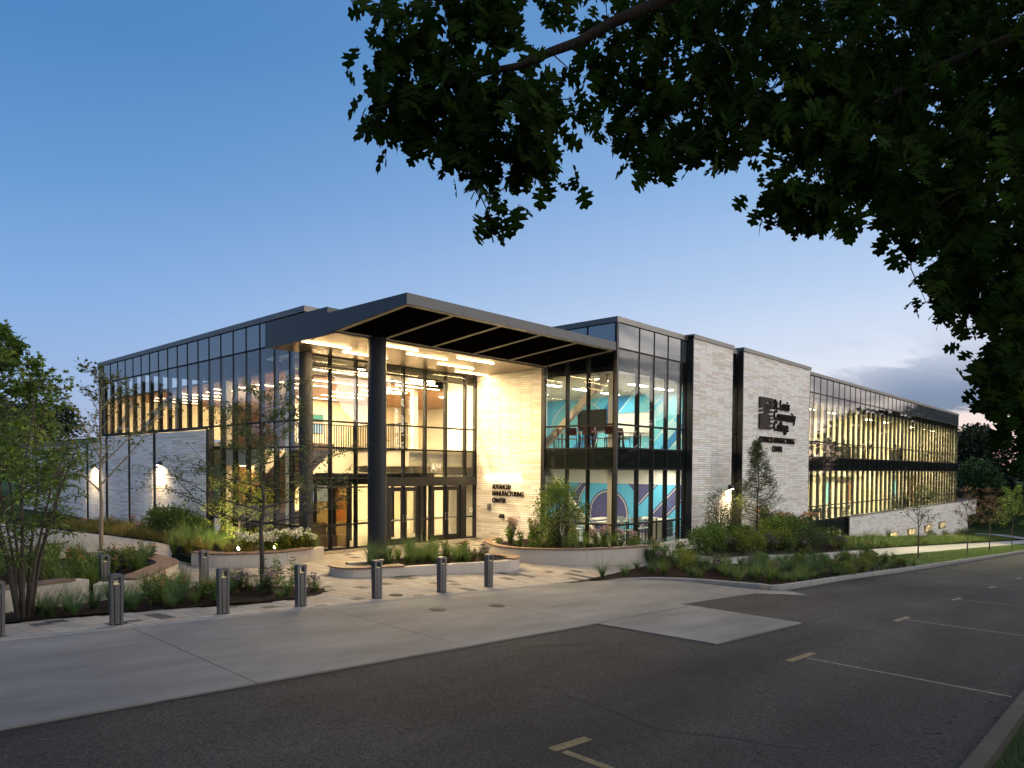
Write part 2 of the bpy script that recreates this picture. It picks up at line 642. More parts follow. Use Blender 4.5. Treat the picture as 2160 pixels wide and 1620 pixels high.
# ------------------------------------------------------------------ road and forecourt
sheet('road', [(-60, -14.15), (95, -14.15), (95, -7.05), (-.9, -7.1), (-2, -6.3), (-2.6, -4.6), (-3.9, -3.2), (-6, -2.4), (-60, -2.4)], m_asph, 0., 1.5, kind='structure')
ap = empty('concrete_apron', kind='structure', label='pale concrete apron in front of the paved plaza')
curbl = [(-40, -2.42), (-16.4, -2.42), (-12.3, -2.42), (-8.2, -2.52), (-5.5, -2.78), (-3.9, -3.28), (-2.7, -4.6), (-1.95, -6.4), (-1.2, -7.12), (5.2, -7.16), (15.6, -7.3), (49.4, -7.3), (95, -7.3)]
def slab(pts):
    return sheet('concrete_slab', pts, m_conc, .022, 1.5, .05, ap)
g = .008
slab([(-40, -2.44), (-22.1 - g, -2.44), (-22.1 - g, -6.93), (-40, -6.93)])
slab([(-22.1 + g, -2.44), (-18.3 - g, -2.44), (-18.35 - g, -6.95), (-22.1 + g, -6.95)])
slab([(-18.3 + g, -2.44), (-14.5 - g, -2.46), (-14.62 - g, -7.0), (-18.35 + g, -6.95)])
slab([(-14.5 + g, -2.46), (-10.8 - g, -2.5), (-11.0 - g, -7.04), (-14.62 + g, -7.0)])
slab([(-10.8 + g, -2.5), (-8.2, -2.55), (-5.5, -2.81), (-3.95, -3.31), (-2.75, -4.6), (-2.0, -6.4), (-1.35, -7.15), (-1.9, -8.05), (-2.5, -7.35), (-3.0, -6.93), (-4.6, -6.82), (-6.9, -6.72), (-7.1, -7.0 + g), (-11.0 + g, -7.04 + g)])
slab([(-10.98, -7.06 - g), (-7.1, -7.03 - g), (-6.88, -6.78), (-6.98, -9.75), (-10.8, -9.6)])
# cover plates
for k, (x, y, r) in enumerate([(-12.61, -3.96, .2), (-11.12, -4.33, .2), (-12.01, -1.76, .17)]):
    b = MB()
    b.tube([(0, 0, -.02), (0, 0, .006)], [r, r], 18)
    b.tube([(0, 0, .006), (0, 0, .012)], [r * .8, r * .8], 18)
    for a in range(3):
        b.box((-r * .6, (a - 1) * r * .4 - .012, .012), (r * .6, (a - 1) * r * .4 + .012, .017))
    b.build('manhole_cover', m_iron, None, loc=(x, y, T(x, y) + .026),
            label=['round iron cover in the concrete apron nearer the bollards', 'round iron cover in the concrete apron, the one on the right', 'small round iron cover set in the plaza pavers behind a bollard'][k], category='manhole cover', group='iron covers in the paving')
def paint(pts, m=m_paint):
    return sheet('parking_marking', pts, m, .004, 1.0, kind='structure')
def strip(p, q, w):
    p, q = Vector(p), Vector(q)
    d = (q - p).normalized()
    n = Vector((-d.y, d.x)) * w / 2
    return [tuple(p - n), tuple(q - n), tuple(q + n), tuple(p + n)]
for k, x in enumerate((-17.2, -10.5, -4.1, 2.0, 8.1, 14.6)):
    xa, xb = x - .52, x + .52
    if k == 0:
        xa = x - .06
    paint(strip((xa, -11.02), (xb, -11.06), .13), m_paint if k < 2 else m_paintw)
    paint(strip((x, -11.13), (x - .1, -14.05), .1 if k == 0 else .075), m_paint if k < 1 else m_paintw)
def crack(pts, w=.021, m=m_crack, off=.003, jit=.05):
    rr = random.Random(int(abs(pts[0][0]) * 100))
    line = []
    for (x0, y0), (x1, y1) in zip(pts, pts[1:]):
        k = max(2, int(math.dist((x0, y0), (x1, y1)) / .35))
        line += [(x0 + (x1 - x0) * i / k + rr.gauss(0, jit), y0 + (y1 - y0) * i / k + rr.gauss(0, jit)) for i in range(k)]
    line.append(pts[-1])
    b = MB()
    vs, fs = [], []
    for i, (x, y) in enumerate(line):
        p, q = line[max(0, i - 1)], line[min(len(line) - 1, i + 1)]
        L = math.dist(p, q) or 1
        nx, ny = -(q[1] - p[1]) / L, (q[0] - p[0]) / L
        h = w * rr.uniform(.35, 1) * (.3 if i in (0, len(line) - 1) else 1)
        z = Rz(x) + off + .001
        vs += [(x - nx * h, y - ny * h, z), (x + nx * h, y + ny * h, z)]
    fs = [(2 * i, 2 * i + 2, 2 * i + 3, 2 * i + 1) for i in range(len(line) - 1)]
    b.add(vs, fs)
    b.build('pavement_crack', m, kind='structure')
crack([(-14.2, -7.2), (-12.9, -8.1), (-11.0, -8.9), (-9.6, -10.2), (-8.8, -11.6)])
crack([(-10.7, -9.8), (-9.5, -10.5), (-7.5, -10.4), (-4.5, -10.7), (0, -10.5), (7, -10.7)], .012)
crack([(-6.9, -9.9), (-3, -9.2), (4, -9.4), (12, -9.0)], .014)
crack([(-16.2, -8.2), (-15.5, -9.6), (-15.8, -11.4), (-14.9, -13.2)], .012)
crack([(-18.2, -3.65), (-17.4, -3.7)], .006, off=.024, jit=.01)
crack([(-3.0, -6.9), (2, -8.0), (9, -8.3)], .014)
# dirt gathered along the apron edge
crack([(-24, -6.985), (-18.4, -7.0), (-14.6, -7.06), (-11.05, -7.1), (-10.85, -9.66), (-6.95, -9.8), (-6.84, -6.8)], .035, m_dirt, .004, .012)
crack([(-6.8, -6.78), (-4.6, -6.88), (-3.0, -7.0), (-2.5, -7.42), (-1.9, -8.12), (-1.3, -7.2)], .03, m_dirt, .004, .012)
# ------------------------------------------------------------------ kerbs
def kerb(name, line, w, h0, hf, m, seg=3.0, parent=None):
    """kerb stones along a line; hf(s) gives the height above the road at distance s"""
    pts = smooth_line(line, 8)
    s = 0
    cur, cl, out = [pts[0]], 0, []
    for a, b in zip(pts, pts[1:]):
        d = math.dist(a, b)
        cl += d
        cur.append(b)
        if cl > seg:
            out.append(cur)
            cur, cl = [b], 0
    if len(cur) > 1:
        out.append(cur)
    for c in out:
        b = MB()
        n = len(c)
        ring = []
        for i, (x, y) in enumerate(c):
            ax, ay = c[max(0, i - 1)]
            bx, by = c[min(n - 1, i + 1)]
            L = math.dist((ax, ay), (bx, by)) or 1
            nx, ny = -(by - ay) / L, (bx - ax) / L
            e = 0.004 if i in (0, n - 1) else 0
            z, h = Rz(x), hf(x, y)
            sx, sy = (bx - ax) / L * (e if i == 0 else -e), (by - ay) / L * (e if i == 0 else -e)
            pr = [(-.0, -.2), (-.0, h * .45), (.02, h - .012), (.045, h), (w, h), (w, -.2)]
            ring.append([(x + nx * a + sx, y + ny * a + sy, z + q) for a, q in pr])
        vs = [p for r in ring for p in r]
        k = 6
        fs = [tuple(range(k)), tuple(range((n - 1) * k + k - 1, (n - 1) * k - 1, -1))]
        for i in range(n - 1):
            for j in range(k):
                fs.append((i * k + j, (i + 1) * k + j, (i + 1) * k + (j + 1) % k, i * k + (j + 1) % k))
        b.add(vs, fs)
        b.build('kerb_stone', m, parent)
kp = empty('kerb', kind='structure')
kerb('kerb', curbl[1:], .16, 0, lambda x, y: .03 + .145 * sm(-5.6, -2.4, x) , m_kerb, 3.0, kp)
kerb('kerb', [(-40, -2.43), (-28, -2.42), (-16.4, -2.42)], .16, 0, lambda x, y: .03, m_kerb, 3.0, kp)
kc = empty('old_kerb', kind='structure')
kerb('kerb', [(95, -14.15), (40, -14.15), (10, -14.15), (-30, -14.12), (-60, -14.1)], .2, 0, lambda x, y: .10, m_kshade, 2.2, kc)

# ------------------------------------------------------------------ beds, walks, lawn
BED_FRONT = smooth_line([(-12.85, .05), (-13.0, .55), (-14.15, 2.2), (-15.6, 3.0), (-17.5, 2.1), (-21, 1.7), (-26, 1.6), (-26, .15), (-19.6, .12), (-17.5, -.2), (-15.0, -.8), (-13.6, -.6)], 4, True)
BED_R2 = [(-5.5, -2.6), (-3.8, -2.45), (-.8, -2.1), (.9, -2.65), (1.4, -3.3), (2.5, -4.1), (6, -4.5), (10, -4.75), (16.2, -4.85), (16.2, -7.12), (5.2, -6.98), (-1.0, -6.94), (-1.75, -6.25), (-2.5, -4.5), (-3.75, -3.12)]
BED_R1 = [(1.75, -1.4), (3.0, -1.62), (7, -1.55), (11.0, -1.35), (12.2, -.5), (20, -.2), (30, -.25), (70, -.3), (76, -3.4), (25, -3.45), (10.3, -3.66), (5, -3.4), (2.5, -3.0)]
BED_R3 = [(-.45, -1.75), (-.7, -2.0), (.85, -2.5), (1.2, -2.2), (1.15, -.75), (.2, -.6)]
BED_L = [(-8.95, 15.3), (-11.3, 13.0), (-12.9, 9.3), (-13.1, 7.6), (-12.5, 6.6), (-11.6, 6.0), (-10.4, 5.8), (-9.3, 6.2), (-8.95, 7.3)]
BED_LW = [(-8.98, 15.3), (-11.35, 13.0), (-11.2, 15.2), (-11.6, 19.1), (-12.2, 23.0), (-13.5, 32), (-8.98, 38)]
BED_C = smooth_line([(-10.75, 2.35), (-10.6, 1.7), (-10.0, 1.4), (-8.8, 1.05), (-7.0, .4), (-6.2, .3), (-5.9, 1.0), (-6.2, 2.2), (-7.3, 3.1), (-9.4, 2.75)], 5, True)
BED_RP = [(-3.9, 2.95), (-4.4, 1.7), (-4.2, .6), (-3.3, -.3), (-1.75, -.95), (-.25, -1.35), (-.1, -.12), (-.12, 3.55), (-2.6, 3.55)]
BED_FL = smooth_line([(-14.75, 8.0), (-14.75, 5.3), (-15.7, 3.9), (-16.5, 3.2), (-17.6, 3.4), (-19.5, 3.5), (-21, 4.5), (-20, 8), (-17, 10.5)], 4, True)
def hump(a):
    return lambda x, y: a * (math.sin(x * 2.1 + y) * math.cos(y * 1.7 - x * .6)) * .5
for nm, pts, off, st in (('front_mulch', BED_FRONT, .045, .6), ('kerb_mulch', BED_R2, .035, .5), ('slope_mulch', BED_R1, .07, .9), ('corner_mulch', BED_R3, .05, .6),
                         ('planter_mulch', BED_C, .22, .5), ('planter_mulch', BED_RP, .30, .5), ('planter_mulch', BED_L, .26, .6), ('wall_mulch', BED_LW, .05, 1.0), ('planter_mulch', BED_FL, .25, .6)):
    sheet(nm, pts, m_mulch, off, st, bumpf=hump(.022), kind='structure', label='dark bark mulch of a planting bed')
sheet('sidewalk', [(1.3, -2.4), (2.4, -3.05), (5, -3.42), (10.3, -3.7), (25, -3.5), (95, -3.6), (95, -4.9), (16, -4.85), (10, -4.72), (6, -4.45), (2.6, -4.05), (1.4, -3.2)], m_walk, .045, 1.2, kind='structure')
sheet('entrance_walk', [(-.1, -.02), (.1, -.6), (1.2, -.75), (1.25, -2.3), (2.4, -3.0), (3.0, -1.75), (7, -1.5), (11, -1.3), (12.2, -.45), (12.2, -.05)], m_walk, .05, .8, kind='structure')
sheet('left_path', [(-11.3, 13.05), (-12.95, 9.4), (-14.2, 9.5), (-14.6, 11.5), (-16.2, 12.6), (-24, 12.9), (-30, 16), (-30, 40), (-14.5, 40), (-13.5, 32), (-12.2, 23), (-11.6, 19.1), (-11.2, 15.2)], m_path, .03, 1.5, kind='structure')
sheet('driveway', [(80, -3.6), (80, 2), (79, 7), (83, 7), (86, 1), (95, -1), (95, -3.6)], m_walk, .12, 2, kind='structure')

# ------------------------------------------------------------------ the plaza, paver by paver
PLZ = [(-24, -2.26), (-8.3, -2.3), (-5.6, -2.55), (-.8, -2.0), (-.4, -.5), (0, 0), (0, 7.6), (-8.8, 7.6), (-9.2, 6.0), (-11.5, 5.4), (-13.0, 7.2), (-12.9, 9.3), (-14.3, 9.5), (-14.3, 5.2), (-15.5, 3.6), (-17, 2.2), (-24, 2.2)]
sheet('paver_bedding', PLZ, m_bed, -.012, .8, kind='structure')
m_pav = [mat('paver_pale', (.305, .285, .255), .8, var=.12, vscale=9, bump=.25, bscale=130), mat('paver_pink', (.275, .235, .20), .8, var=.14, vscale=9, bump=.25, bscale=130),
         mat('paver_dark', (.050, .050, .052), .75, var=.2, vscale=9, bump=.25, bscale=130), mat('paver_grey', (.25, .238, .22), .8, var=.14, vscale=9, bump=.25, bscale=130)]
PAVM = {}
def paver_mesh(L, k):
    if (L, k) not in PAVM:
        w, l, c = .1485, L / 2 - .004, .005
        b = MB()
        b.add([(-w, -l, -.06), (w, -l, -.06), (w, l, -.06), (-w, l, -.06), (-w, -l, -c), (w, -l, -c), (w, l, -c), (-w, l, -c), (-w + c, -l + c, 0), (w - c, -l + c, 0), (w - c, l - c, 0), (-w + c, l - c, 0)],
              [(8, 9, 10, 11), (4, 5, 9, 8), (5, 6, 10, 9), (6, 7, 11, 10), (7, 4, 8, 11), (0, 1, 5, 4), (1, 2, 6, 5), (2, 3, 7, 6), (3, 0, 4, 7)])
        PAVM[(L, k)] = b.mesh('paver', m_pav[k])
    return PAVM[(L, k)]
rng = random.Random(5)
pav = []
x = -23.9
holes = [BED_FRONT, BED_C, BED_RP, BED_L]
while x < 0:
    y = -3.2
    while not inside(PLZ, x + .1525, y) and y < 2:
        y += .02
    first_ = True
    while y < 9.4:
        L = rng.choice((.305, .46, .46, .61, .75))
        if first_:
            L, first_ = rng.choice((.155, .305, .46, .61)), False
        cx_, cy_ = x + .1525, y + L / 2
        ok = inside(PLZ, cx_, cy_) and not any(inside(h, cx_, cy_) for h in holes)
        if ok:
            k = rng.choices((0, 1, 2, 3), (.40, .26, .15, .19))[0]
            if k == 2 and L > .5: k = 3
            pav.append((cx_, cy_, L, k))
        y += L
    x += .305
pav.sort(key=lambda q: (q[0] - CAM.x) ** 2 + (q[1] - CAM.y) ** 2)
plaza = empty('plaza_paving', kind='structure', label='plaza of long pale, pink and dark pavers laid in rows')
def slope(x, y):
    return (T(x, y + .2) - T(x, y - .2)) / .4, (T(x + .2, y) - T(x - .2, y)) / .4
near = [q for q in pav if q[0] > -21.5][:300]
ns = set(near)
for (x, y, L, k) in near:
    a, b_ = slope(x, y)
    link('paver', paver_mesh(L, k), plaza, (x, y, T(x, y) + .012 + rng.uniform(-.002, .002)), (math.atan(a), -math.atan(b_), 0))
rest = MB()
for q in pav:
    if q in ns:
        continue
    x, y, L, k = q
    w, l = .1475, L / 2 - .005
    c = [(x - w, y - l), (x + w, y - l), (x + w, y + l), (x - w, y + l)]
    dz_ = .012 + rng.uniform(-.002, .002)
    rest.add([(p, r, T(p, r) - .05) for p, r in c] + [(p, r, T(p, r) + dz_) for p, r in c], [(4, 5, 6, 7), (0, 1, 5, 4), (1, 2, 6, 5), (2, 3, 7, 6), (3, 0, 4, 7)], k)
rest.build('pavers_beyond', m_pav, plaza, kind='stuff')
# ------------------------------------------------------------------ the college building
XL, YE, HP, PAN, MID, BT, BB, LOW = -8.88, 7.66, 9.06, 7.86, 4.935, 4.017, 3.195, 1.0
XR0, XR1, HB = 20.1, 61.4, .11
m_dark = mat('dark_bronze_metal', (.026, .027, .030), .42, .55, var=.12, vscale=2, bump=.05, bscale=30)
m_fasc = mat('slate_metal_panel', (.050, .058, .068), .5, .25, var=.08, vscale=1.2)
m_mul = mat('black_mullion_metal', (.010, .010, .011), .6, 0, spec=.15)
m_col = mat('dark_column_metal', (.020, .022, .028), .5, .1, spec=.3)
m_cop = mat('grey_metal_coping', (.12, .12, .12), .4, .5, var=.1, vscale=1.5)
m_brk = mat('limestone_brick', (.84, .825, .795), .85, var=.10, vscale=7, bump=.35, bscale=60, tint=True)
m_mort = mat('mortar', (.27, .26, .245), .95)
m_span = mat('dark_spandrel_glass', (.010, .013, .013), .04, spec=.9)
m_pan = mat('grey_shadow_box_glass', (.060, .074, .092), .035, spec=.5)
m_pan.node_tree.nodes['Principled BSDF'].inputs['IOR'].default_value = 2.5
m_cream = mat('cream_plaster', (.74, .68, .54), .8, var=.04, vscale=2)
m_white = mat('white_plaster', (.80, .78, .72), .8, var=.03, vscale=2)
m_floor = mat('polished_floor', (.46, .43, .38), .18, var=.12, vscale=1.5)
m_ceil = mat('ceiling_white', (.70, .67, .58), .9, var=.04, vscale=2)
m_wood = mat('ceiling_wood', (.26, .13, .06), .5, var=.3, vscale=3, stretch=(.4, 6, 6))
m_dwood = mat('dark_wood', (.10, .045, .022), .45, var=.35, vscale=3, stretch=(5, .5, 5))
m_door = mat('door_wood', (.42, .20, .07), .45, var=.2, vscale=4, stretch=(6, 6, .5))
m_glass = glass('window_glass', (.95, .96, .94), .020, .46, 2.6)
m_roof = mat('roof_membrane', (.20, .20, .20), .9, var=.1, vscale=1)
m_steel = mat('brushed_steel', (.45, .44, .42), .3, .9, var=.1, vscale=20)
m_black = mat('black_metal', (.012, .012, .012), .5, .3)

BLD = empty('college_building', None, (0, 0, 0), 0, label='two storey college building of pale brick and glass with a dark entrance canopy', category='building')
rngb = random.Random(11)
TONES = [(1.0, 1.0, 1.0), (.86, .82, .76), (.93, .915, .89), (1.04, 1.045, 1.06), (.79, .77, .735)]
TW = (.38, .20, .20, .16, .06)

# ---- brick facing
BRM = {}
SINGLE = [0]
def brickwork(O, A, Nn, L, zlo, zhi, singles=0, course=.1, mod=.6, name='brick_wall', back=.18, holes=()):
    """facing bricks laid in stacked courses; O start point, A direction, Nn outward; zlo may be a function of distance"""
    O, A, Nn = Vector((*O, 0)), Vector((*A, 0)), Vector((*Nn, 0))
    zl = zlo if callable(zlo) else (lambda s: zlo)
    zmin = min(zl(0), zl(L), zl(L / 2))
    def P(s, n, z):
        q = O + A * s + Nn * n
        return (q.x, q.y, z)
    bk = MB()
    nseg = max(1, int(L / 4))
    def quadbox(s0, s1, z0, z1):
        bk.add([P(s0, -back, z0), P(s1, -back, z0), P(s1, -.02, z0), P(s0, -.02, z0), P(s0, -back, z1), P(s1, -back, z1), P(s1, -.02, z1), P(s0, -.02, z1)],
               [(0, 3, 2, 1), (4, 5, 6, 7), (0, 1, 5, 4), (1, 2, 6, 5), (2, 3, 7, 6), (3, 0, 4, 7)])
    if holes:
        xs = sorted({0, L, *[h[0] for h in holes], *[h[1] for h in holes]})
        for a, b in zip(xs, xs[1:]):
            hh = [h for h in holes if h[0] <= a and h[1] >= b]
            if hh:
                quadbox(a, b, zmin, hh[0][2])
                quadbox(a, b, hh[0][3], zhi)
            else:
                quadbox(a, b, zmin, zhi)
    else:
        quadbox(0, L, zmin, zhi)
    wall = bk.build(name, m_mort, BLD)
    g = .013
    cells = []
    nr = int((zhi - zmin) / course + .5)
    for r in range(nr):
        z1 = zhi - r * course
        z0 = z1 - course
        s = 0
        run = 0
        while s < L - .01:
            e = min(L, s + mod)
            sc_ = (s + e) / 2
            if z1 > zl(sc_) + .02:
                if run <= 0:
                    k = rngb.choices(range(5), TW)[0]
                    run = rngb.choice((1, 1, 1, 2))
                run -= 1
                if not any(e > h[0] and s < h[1] and z1 > h[2] + .01 and z0 < h[3] - .01 for h in holes):
                    cells.append((s, e, max(z0, zl(sc_)), z1, k))
                else:
                    for h in holes:
                        if e > h[0] and s < h[1] and z1 > h[2] + .01 and z0 < h[3] - .01:
                            if s < h[0] - .02: cells.append((s, h[0], z0, z1, k))
                            if e > h[1] + .02: cells.append((h[1], e, z0, z1, k))
            s = e
    cells.sort(key=lambda c: c[2])
    jo = MB()
    rot = math.atan2(A.y, A.x)
    for i, (s0, s1, z0, z1, k) in enumerate(cells):
        pr = rngb.uniform(-.002, .003)
        if i < singles:
            w, h = s1 - s0 - g, z1 - z0 - g
            key = (round(w, 3), round(h, 3), k, Nn.x > 0 or Nn.y > 0)
            if key not in BRM:
                b = MB()
                b.box((-w / 2, -.022, -h / 2), (w / 2, .0, h / 2), 0, TONES[k])
                BRM[key] = b.mesh('brick', m_brk)
            # local -y is outward when A is +x and the outward normal is -y
            p = P((s0 + s1) / 2, pr, (z0 + z1) / 2)
            q = P((s0 + s1) / 2, pr - .022, (z0 + z1) / 2)
            out_local = Vector((math.sin(rot), -math.cos(rot), 0))
            at = q if out_local.dot(Nn) > 0 else p
            link('brick', BRM[key], wall, at, (0, 0, rot))
        else:
            a, b_ = s0 + g / 2, s1 - g / 2
            c, d = z0 + g / 2, z1 - g / 2
            jo.add([P(a, -.02, c), P(b_, -.02, c), P(b_, pr, c), P(a, pr, c), P(a, -.02, d), P(b_, -.02, d), P(b_, pr, d), P(a, pr, d)],
                   [(2, 3, 7, 6), (4, 5, 6, 7), (0, 3, 2, 1), (1, 2, 6, 5), (3, 0, 4, 7)], 0, tuple(t * rngb.uniform(.96, 1.04) for t in TONES[k]))
    if jo.f:
        jo.build('brick_courses', m_brk, wall, kind='stuff')
    return wall
# recess wall beside the doors: singles; the others joined
RECESS = brickwork((-.0, 3.75), (0, 1), (-1, 0), 3.89, -.05, 7.5, singles=300)
brickwork((5.45, -.30), (1, 0), (0, -1), 3.85, -.1, HP - .12)
brickwork((10.47, -.30), (1, 0), (0, -1), 8.85, lambda s: -.2 - .063 * s, HP - .05)
LW = XL - .10
for a, b in ((15.55, 21.1), (21.5, 24.5), (24.85, 27.86), (28.3, 31.14), (31.6, 37.2), (37.6, 46)):
    brickwork((LW, a), (0, 1), (-1, 0), b - a, 0.0, 4.80 if b < 29 else 4.72)
wins = [(9.0, 12.1, -2.25, -1.62), (14.5, 17.55, -2.25, -1.62), (20.1, 23.15, -2.25, -1.62), (25.6, 28.7, -2.25, -1.62)]
brickwork((27.45, -.12), (1, 0), (0, -1), 39.4, lambda s: max(-4.1, -1.5 - .063 * s), .09, holes=wins)
brickwork((66.85, -.12), (1, 0), (0, -1), 4.3, -1.52, .09)

def pil(p, q):
    part_ = MB()
    part_.box(p, q)
    part_.build('dark_pilaster', m_dark, BLD)
# dark return strips and pilasters
pil((5.40, -.32, -.05), (5.45, .02, HP - .02))
pil((10.40, -.32, -.3), (10.47, .02, HP - .02))
pil((9.30, -.30, 0), (9.33, .02, HP - .1))
pil((19.32, -.28, -1.4), (19.36, .02, HP - .1))
for a, b in ((15.3, 15.55), (21.1, 21.5), (24.5, 24.85), (27.86, 28.3), (31.14, 31.6), (37.2, 37.6)):
    pil((LW + .02, a, -.02), (XL + .12, b, 4.82 if b < 29 else 4.72))
pil((-.06, 3.56, -.02), (.06, 3.75, 7.5))
pil((27.22, -.14, -1.9), (27.45, .05, .08))
cp = MB()
def coping(a, b, h0, h1, m=0):
    cp.box((min(a[0], b[0]), min(a[1], b[1]), h0), (max(a[0], b[0]), max(a[1], b[1]), h1), m)
coping((-.05, -.05), (5.42, .5), 8.85, HP)
coping((5.40, -.36), (9.36, .5), HP - .12, HP + .06)
coping((9.36, -.1), (10.40, .5), 8.85, HP - .01)
coping((10.40, -.36), (19.40, .5), HP - .05, HP + .13)
coping((19.40, -.05), (XR1 + .08, .5), 8.88, HP)
coping((-.05, .5), (.45, YE), 8.85, HP)
coping((XL - .06, YE - .15), (XL + .45, 29.6), 8.85, HP)
coping((XL + .45, YE - .15), (-.05, YE + .4), 8.85, HP)
coping((XL - .14, 15.5), (XL + .0, 29.6), 4.83, 4.925, 1)
coping((XL - .14, 29.6), (XL + .4, 46), 4.73, 4.80, 1)
coping((27.2, -.17), (71.2, .35), .09, .15, 1)
cp.build('parapet_coping', [m_cop, m_dark], BLD)
# slab edges, roof and shell that close the volume
sh = MB()
sh.box((XL + .3, YE + .3, 8.6), (XR1 - .1, 29.4, 8.8))
sh.box((.3, .3, 8.6), (XR1 - .1, YE + .3, 8.79))
sh.box((XL - .2, 29.6, 4.5), (XR1, 46, 4.7))
sh.build('roof', m_roof, BLD)

# ---- curtain walls
PANEM = {}
def pane(parent, name, w, h, m, P, rz, th=.024):
    key = (round(w, 3), round(h, 3), m.name, th)
    if key not in PANEM:
        b = MB()
        b.box((-w / 2, -th / 2, -h / 2), (w / 2, th / 2, h / 2))
        PANEM[key] = b.mesh(name, m)
    link(name, PANEM[key], parent, P, (0, 0, rz))
def curtain(label, O, A, In, xs, rows, skip=(), ends=(True, True), heads=True, depth=.17):
    """xs: mullion stations along A; rows: (z0, z1, kind); In points into the building"""
    O, A, In = Vector((*O, 0)), Vector((*A, 0)), Vector((*In, 0))
    rz = math.atan2(A.y, A.x)
    cw = empty('curtain_wall', BLD, label=label)
    def P(s, n, z):
        q = O + A * s + In * n
        return (q.x, q.y, z)
    def bx(b, s0, s1, n0, n1, z0, z1):
        p, q = P(s0, n0, z0), P(s1, n1, z1)
        b.box(p, q)
    zlo, zhi = min(r[0] for r in rows), max(r[1] for r in rows)
    for i, s in enumerate(xs):
        if (i == 0 and not ends[0]) or (i == len(xs) - 1 and not ends[1]):
            continue
        b = MB()
        bx(b, s - .029, s + .029, .027, .027 + depth, zlo, zhi)
        bx(b, s - .026, s + .026, -.02, -.002, zlo, zhi)
        b.build('mullion', m_mul, cw)
    for z in sorted({r[0] for r in rows} | {r[1] for r in rows}):
        segs = []
        for i in range(len(xs) - 1):
            if any(sk[0] == i and sk[1] < z < sk[2] for sk in skip):
                continue
            segs.append(i)
        if not segs:
            continue
        b = MB()
        for i in segs:
            bx(b, xs[i] + .030, xs[i + 1] - .030, .027, .027 + depth * .75, z - .032, z + .032)
            bx(b, xs[i] + .027, xs[i + 1] - .027, -.016, -.002, z - .03, z + .03)
        b.build('transom', m_mul, cw)
    for i in range(len(xs) - 1):
        for (z0, z1, k) in rows:
            zc_ = (z0 + z1) / 2
            if any(sk[0] == i and sk[1] < zc_ < sk[2] for sk in skip):
                continue
            w, h = xs[i + 1] - xs[i], z1 - z0
            nm, m = {'v': ('glass_pane', m_glass), 's': ('spandrel_panel', m_span), 'p': ('shadow_box_panel', m_pan)}[k]
            pane(cw, nm, w - .006, h - .006, m, P((xs[i] + xs[i + 1]) / 2, .012, zc_), rz)
    return cw
FULL = [(HB, LOW, 'v'), (LOW, BB, 'v'), (BB, BT, 's'), (BT, MID, 'v'), (MID, PAN, 'v'), (PAN, 8.85, 'p')]
BLK = [(.04, LOW, 'v'), (LOW, BB, 'v'), (BB, BT, 's'), (BT, MID, 'v'), (MID, PAN, 'v'), (PAN, 8.85, 'p')]
curtain('corner block glazing facing the road', (0, 0), (1, 0), (0, 1), [.03, 1.58, 2.70, 3.81, 4.93, 5.40], BLK, depth=.15)
curtain('corner block glazing facing the entrance', (0, 0), (0, 1), (1, 0), [.06, 1.40, 2.45, 3.56], BLK, ends=(False, False))
pst = MB()
pst.box((-.03, -.03, 0), (.09, .09, 8.85))
pst.build('corner_post', m_dark, BLD)
xs = [19.38, 20.15] + [20.85 + 1.108 * i for i in range(37)]
xs[-1] = XR1
curtain('long glazing above the low brick base', (0, 0), (1, 0), (0, 1), xs, FULL, depth=.15)
curtain('tall slot window between the two brick pylons', (0, 0), (1, 0), (0, 1), [9.34, 10.38], [(2.05, BB, 'v'), (BB, BT, 's'), (BT, MID, 'v'), (MID, PAN, 'v'), (PAN, 8.85, 'v')])
curtain('basement glazing beside the low brick base', (0, .02), (1, 0), (0, 1), [19.38, 20.15, 21.26, 22.37, 23.48, 24.6, 25.7, 26.8, 27.2], [(-2.0, -.62, 'v'), (-.62, HB - .04, 's')])
ly = [7.9, 8.63, 9.75, 10.88, 12.0, 13.12, 14.25, 15.38] + [15.38 + 1.115 * i for i in range(1, 13)] + [29.5]
LROW = [(.05, .98, 'v'), (.98, 3.94, 'v'), (3.94, MID, 'v'), (MID, PAN, 'v'), (PAN, 8.85, 'p')]
curtain('left glazing rising from the planter', (XL, 0), (0, 1), (1, 0), ly[:8], LROW)
curtain('left glazing above the brick wall', (XL, 0), (0, 1), (1, 0), ly[7:], LROW[3:], ends=(False, True))
ex = [-8.52, -7.70, -6.54, -5.36, -4.19, -3.02, -1.85, -.67, -.03]
ER = [(.05, .98, 'v'), (.98, 2.42, 'v'), (2.42, 2.77, 'v'), (2.77, 3.94, 'v'), (3.94, MID, 'v'), (MID, 6.98, 'v'), (6.98, 7.36, 'v')]
curtain('entrance glazing behind the round column', (0, YE), (1, 0), (0, 1), ex, ER, skip=[(i, 0, 2.77) for i in (3, 4, 5, 6, 7)] )
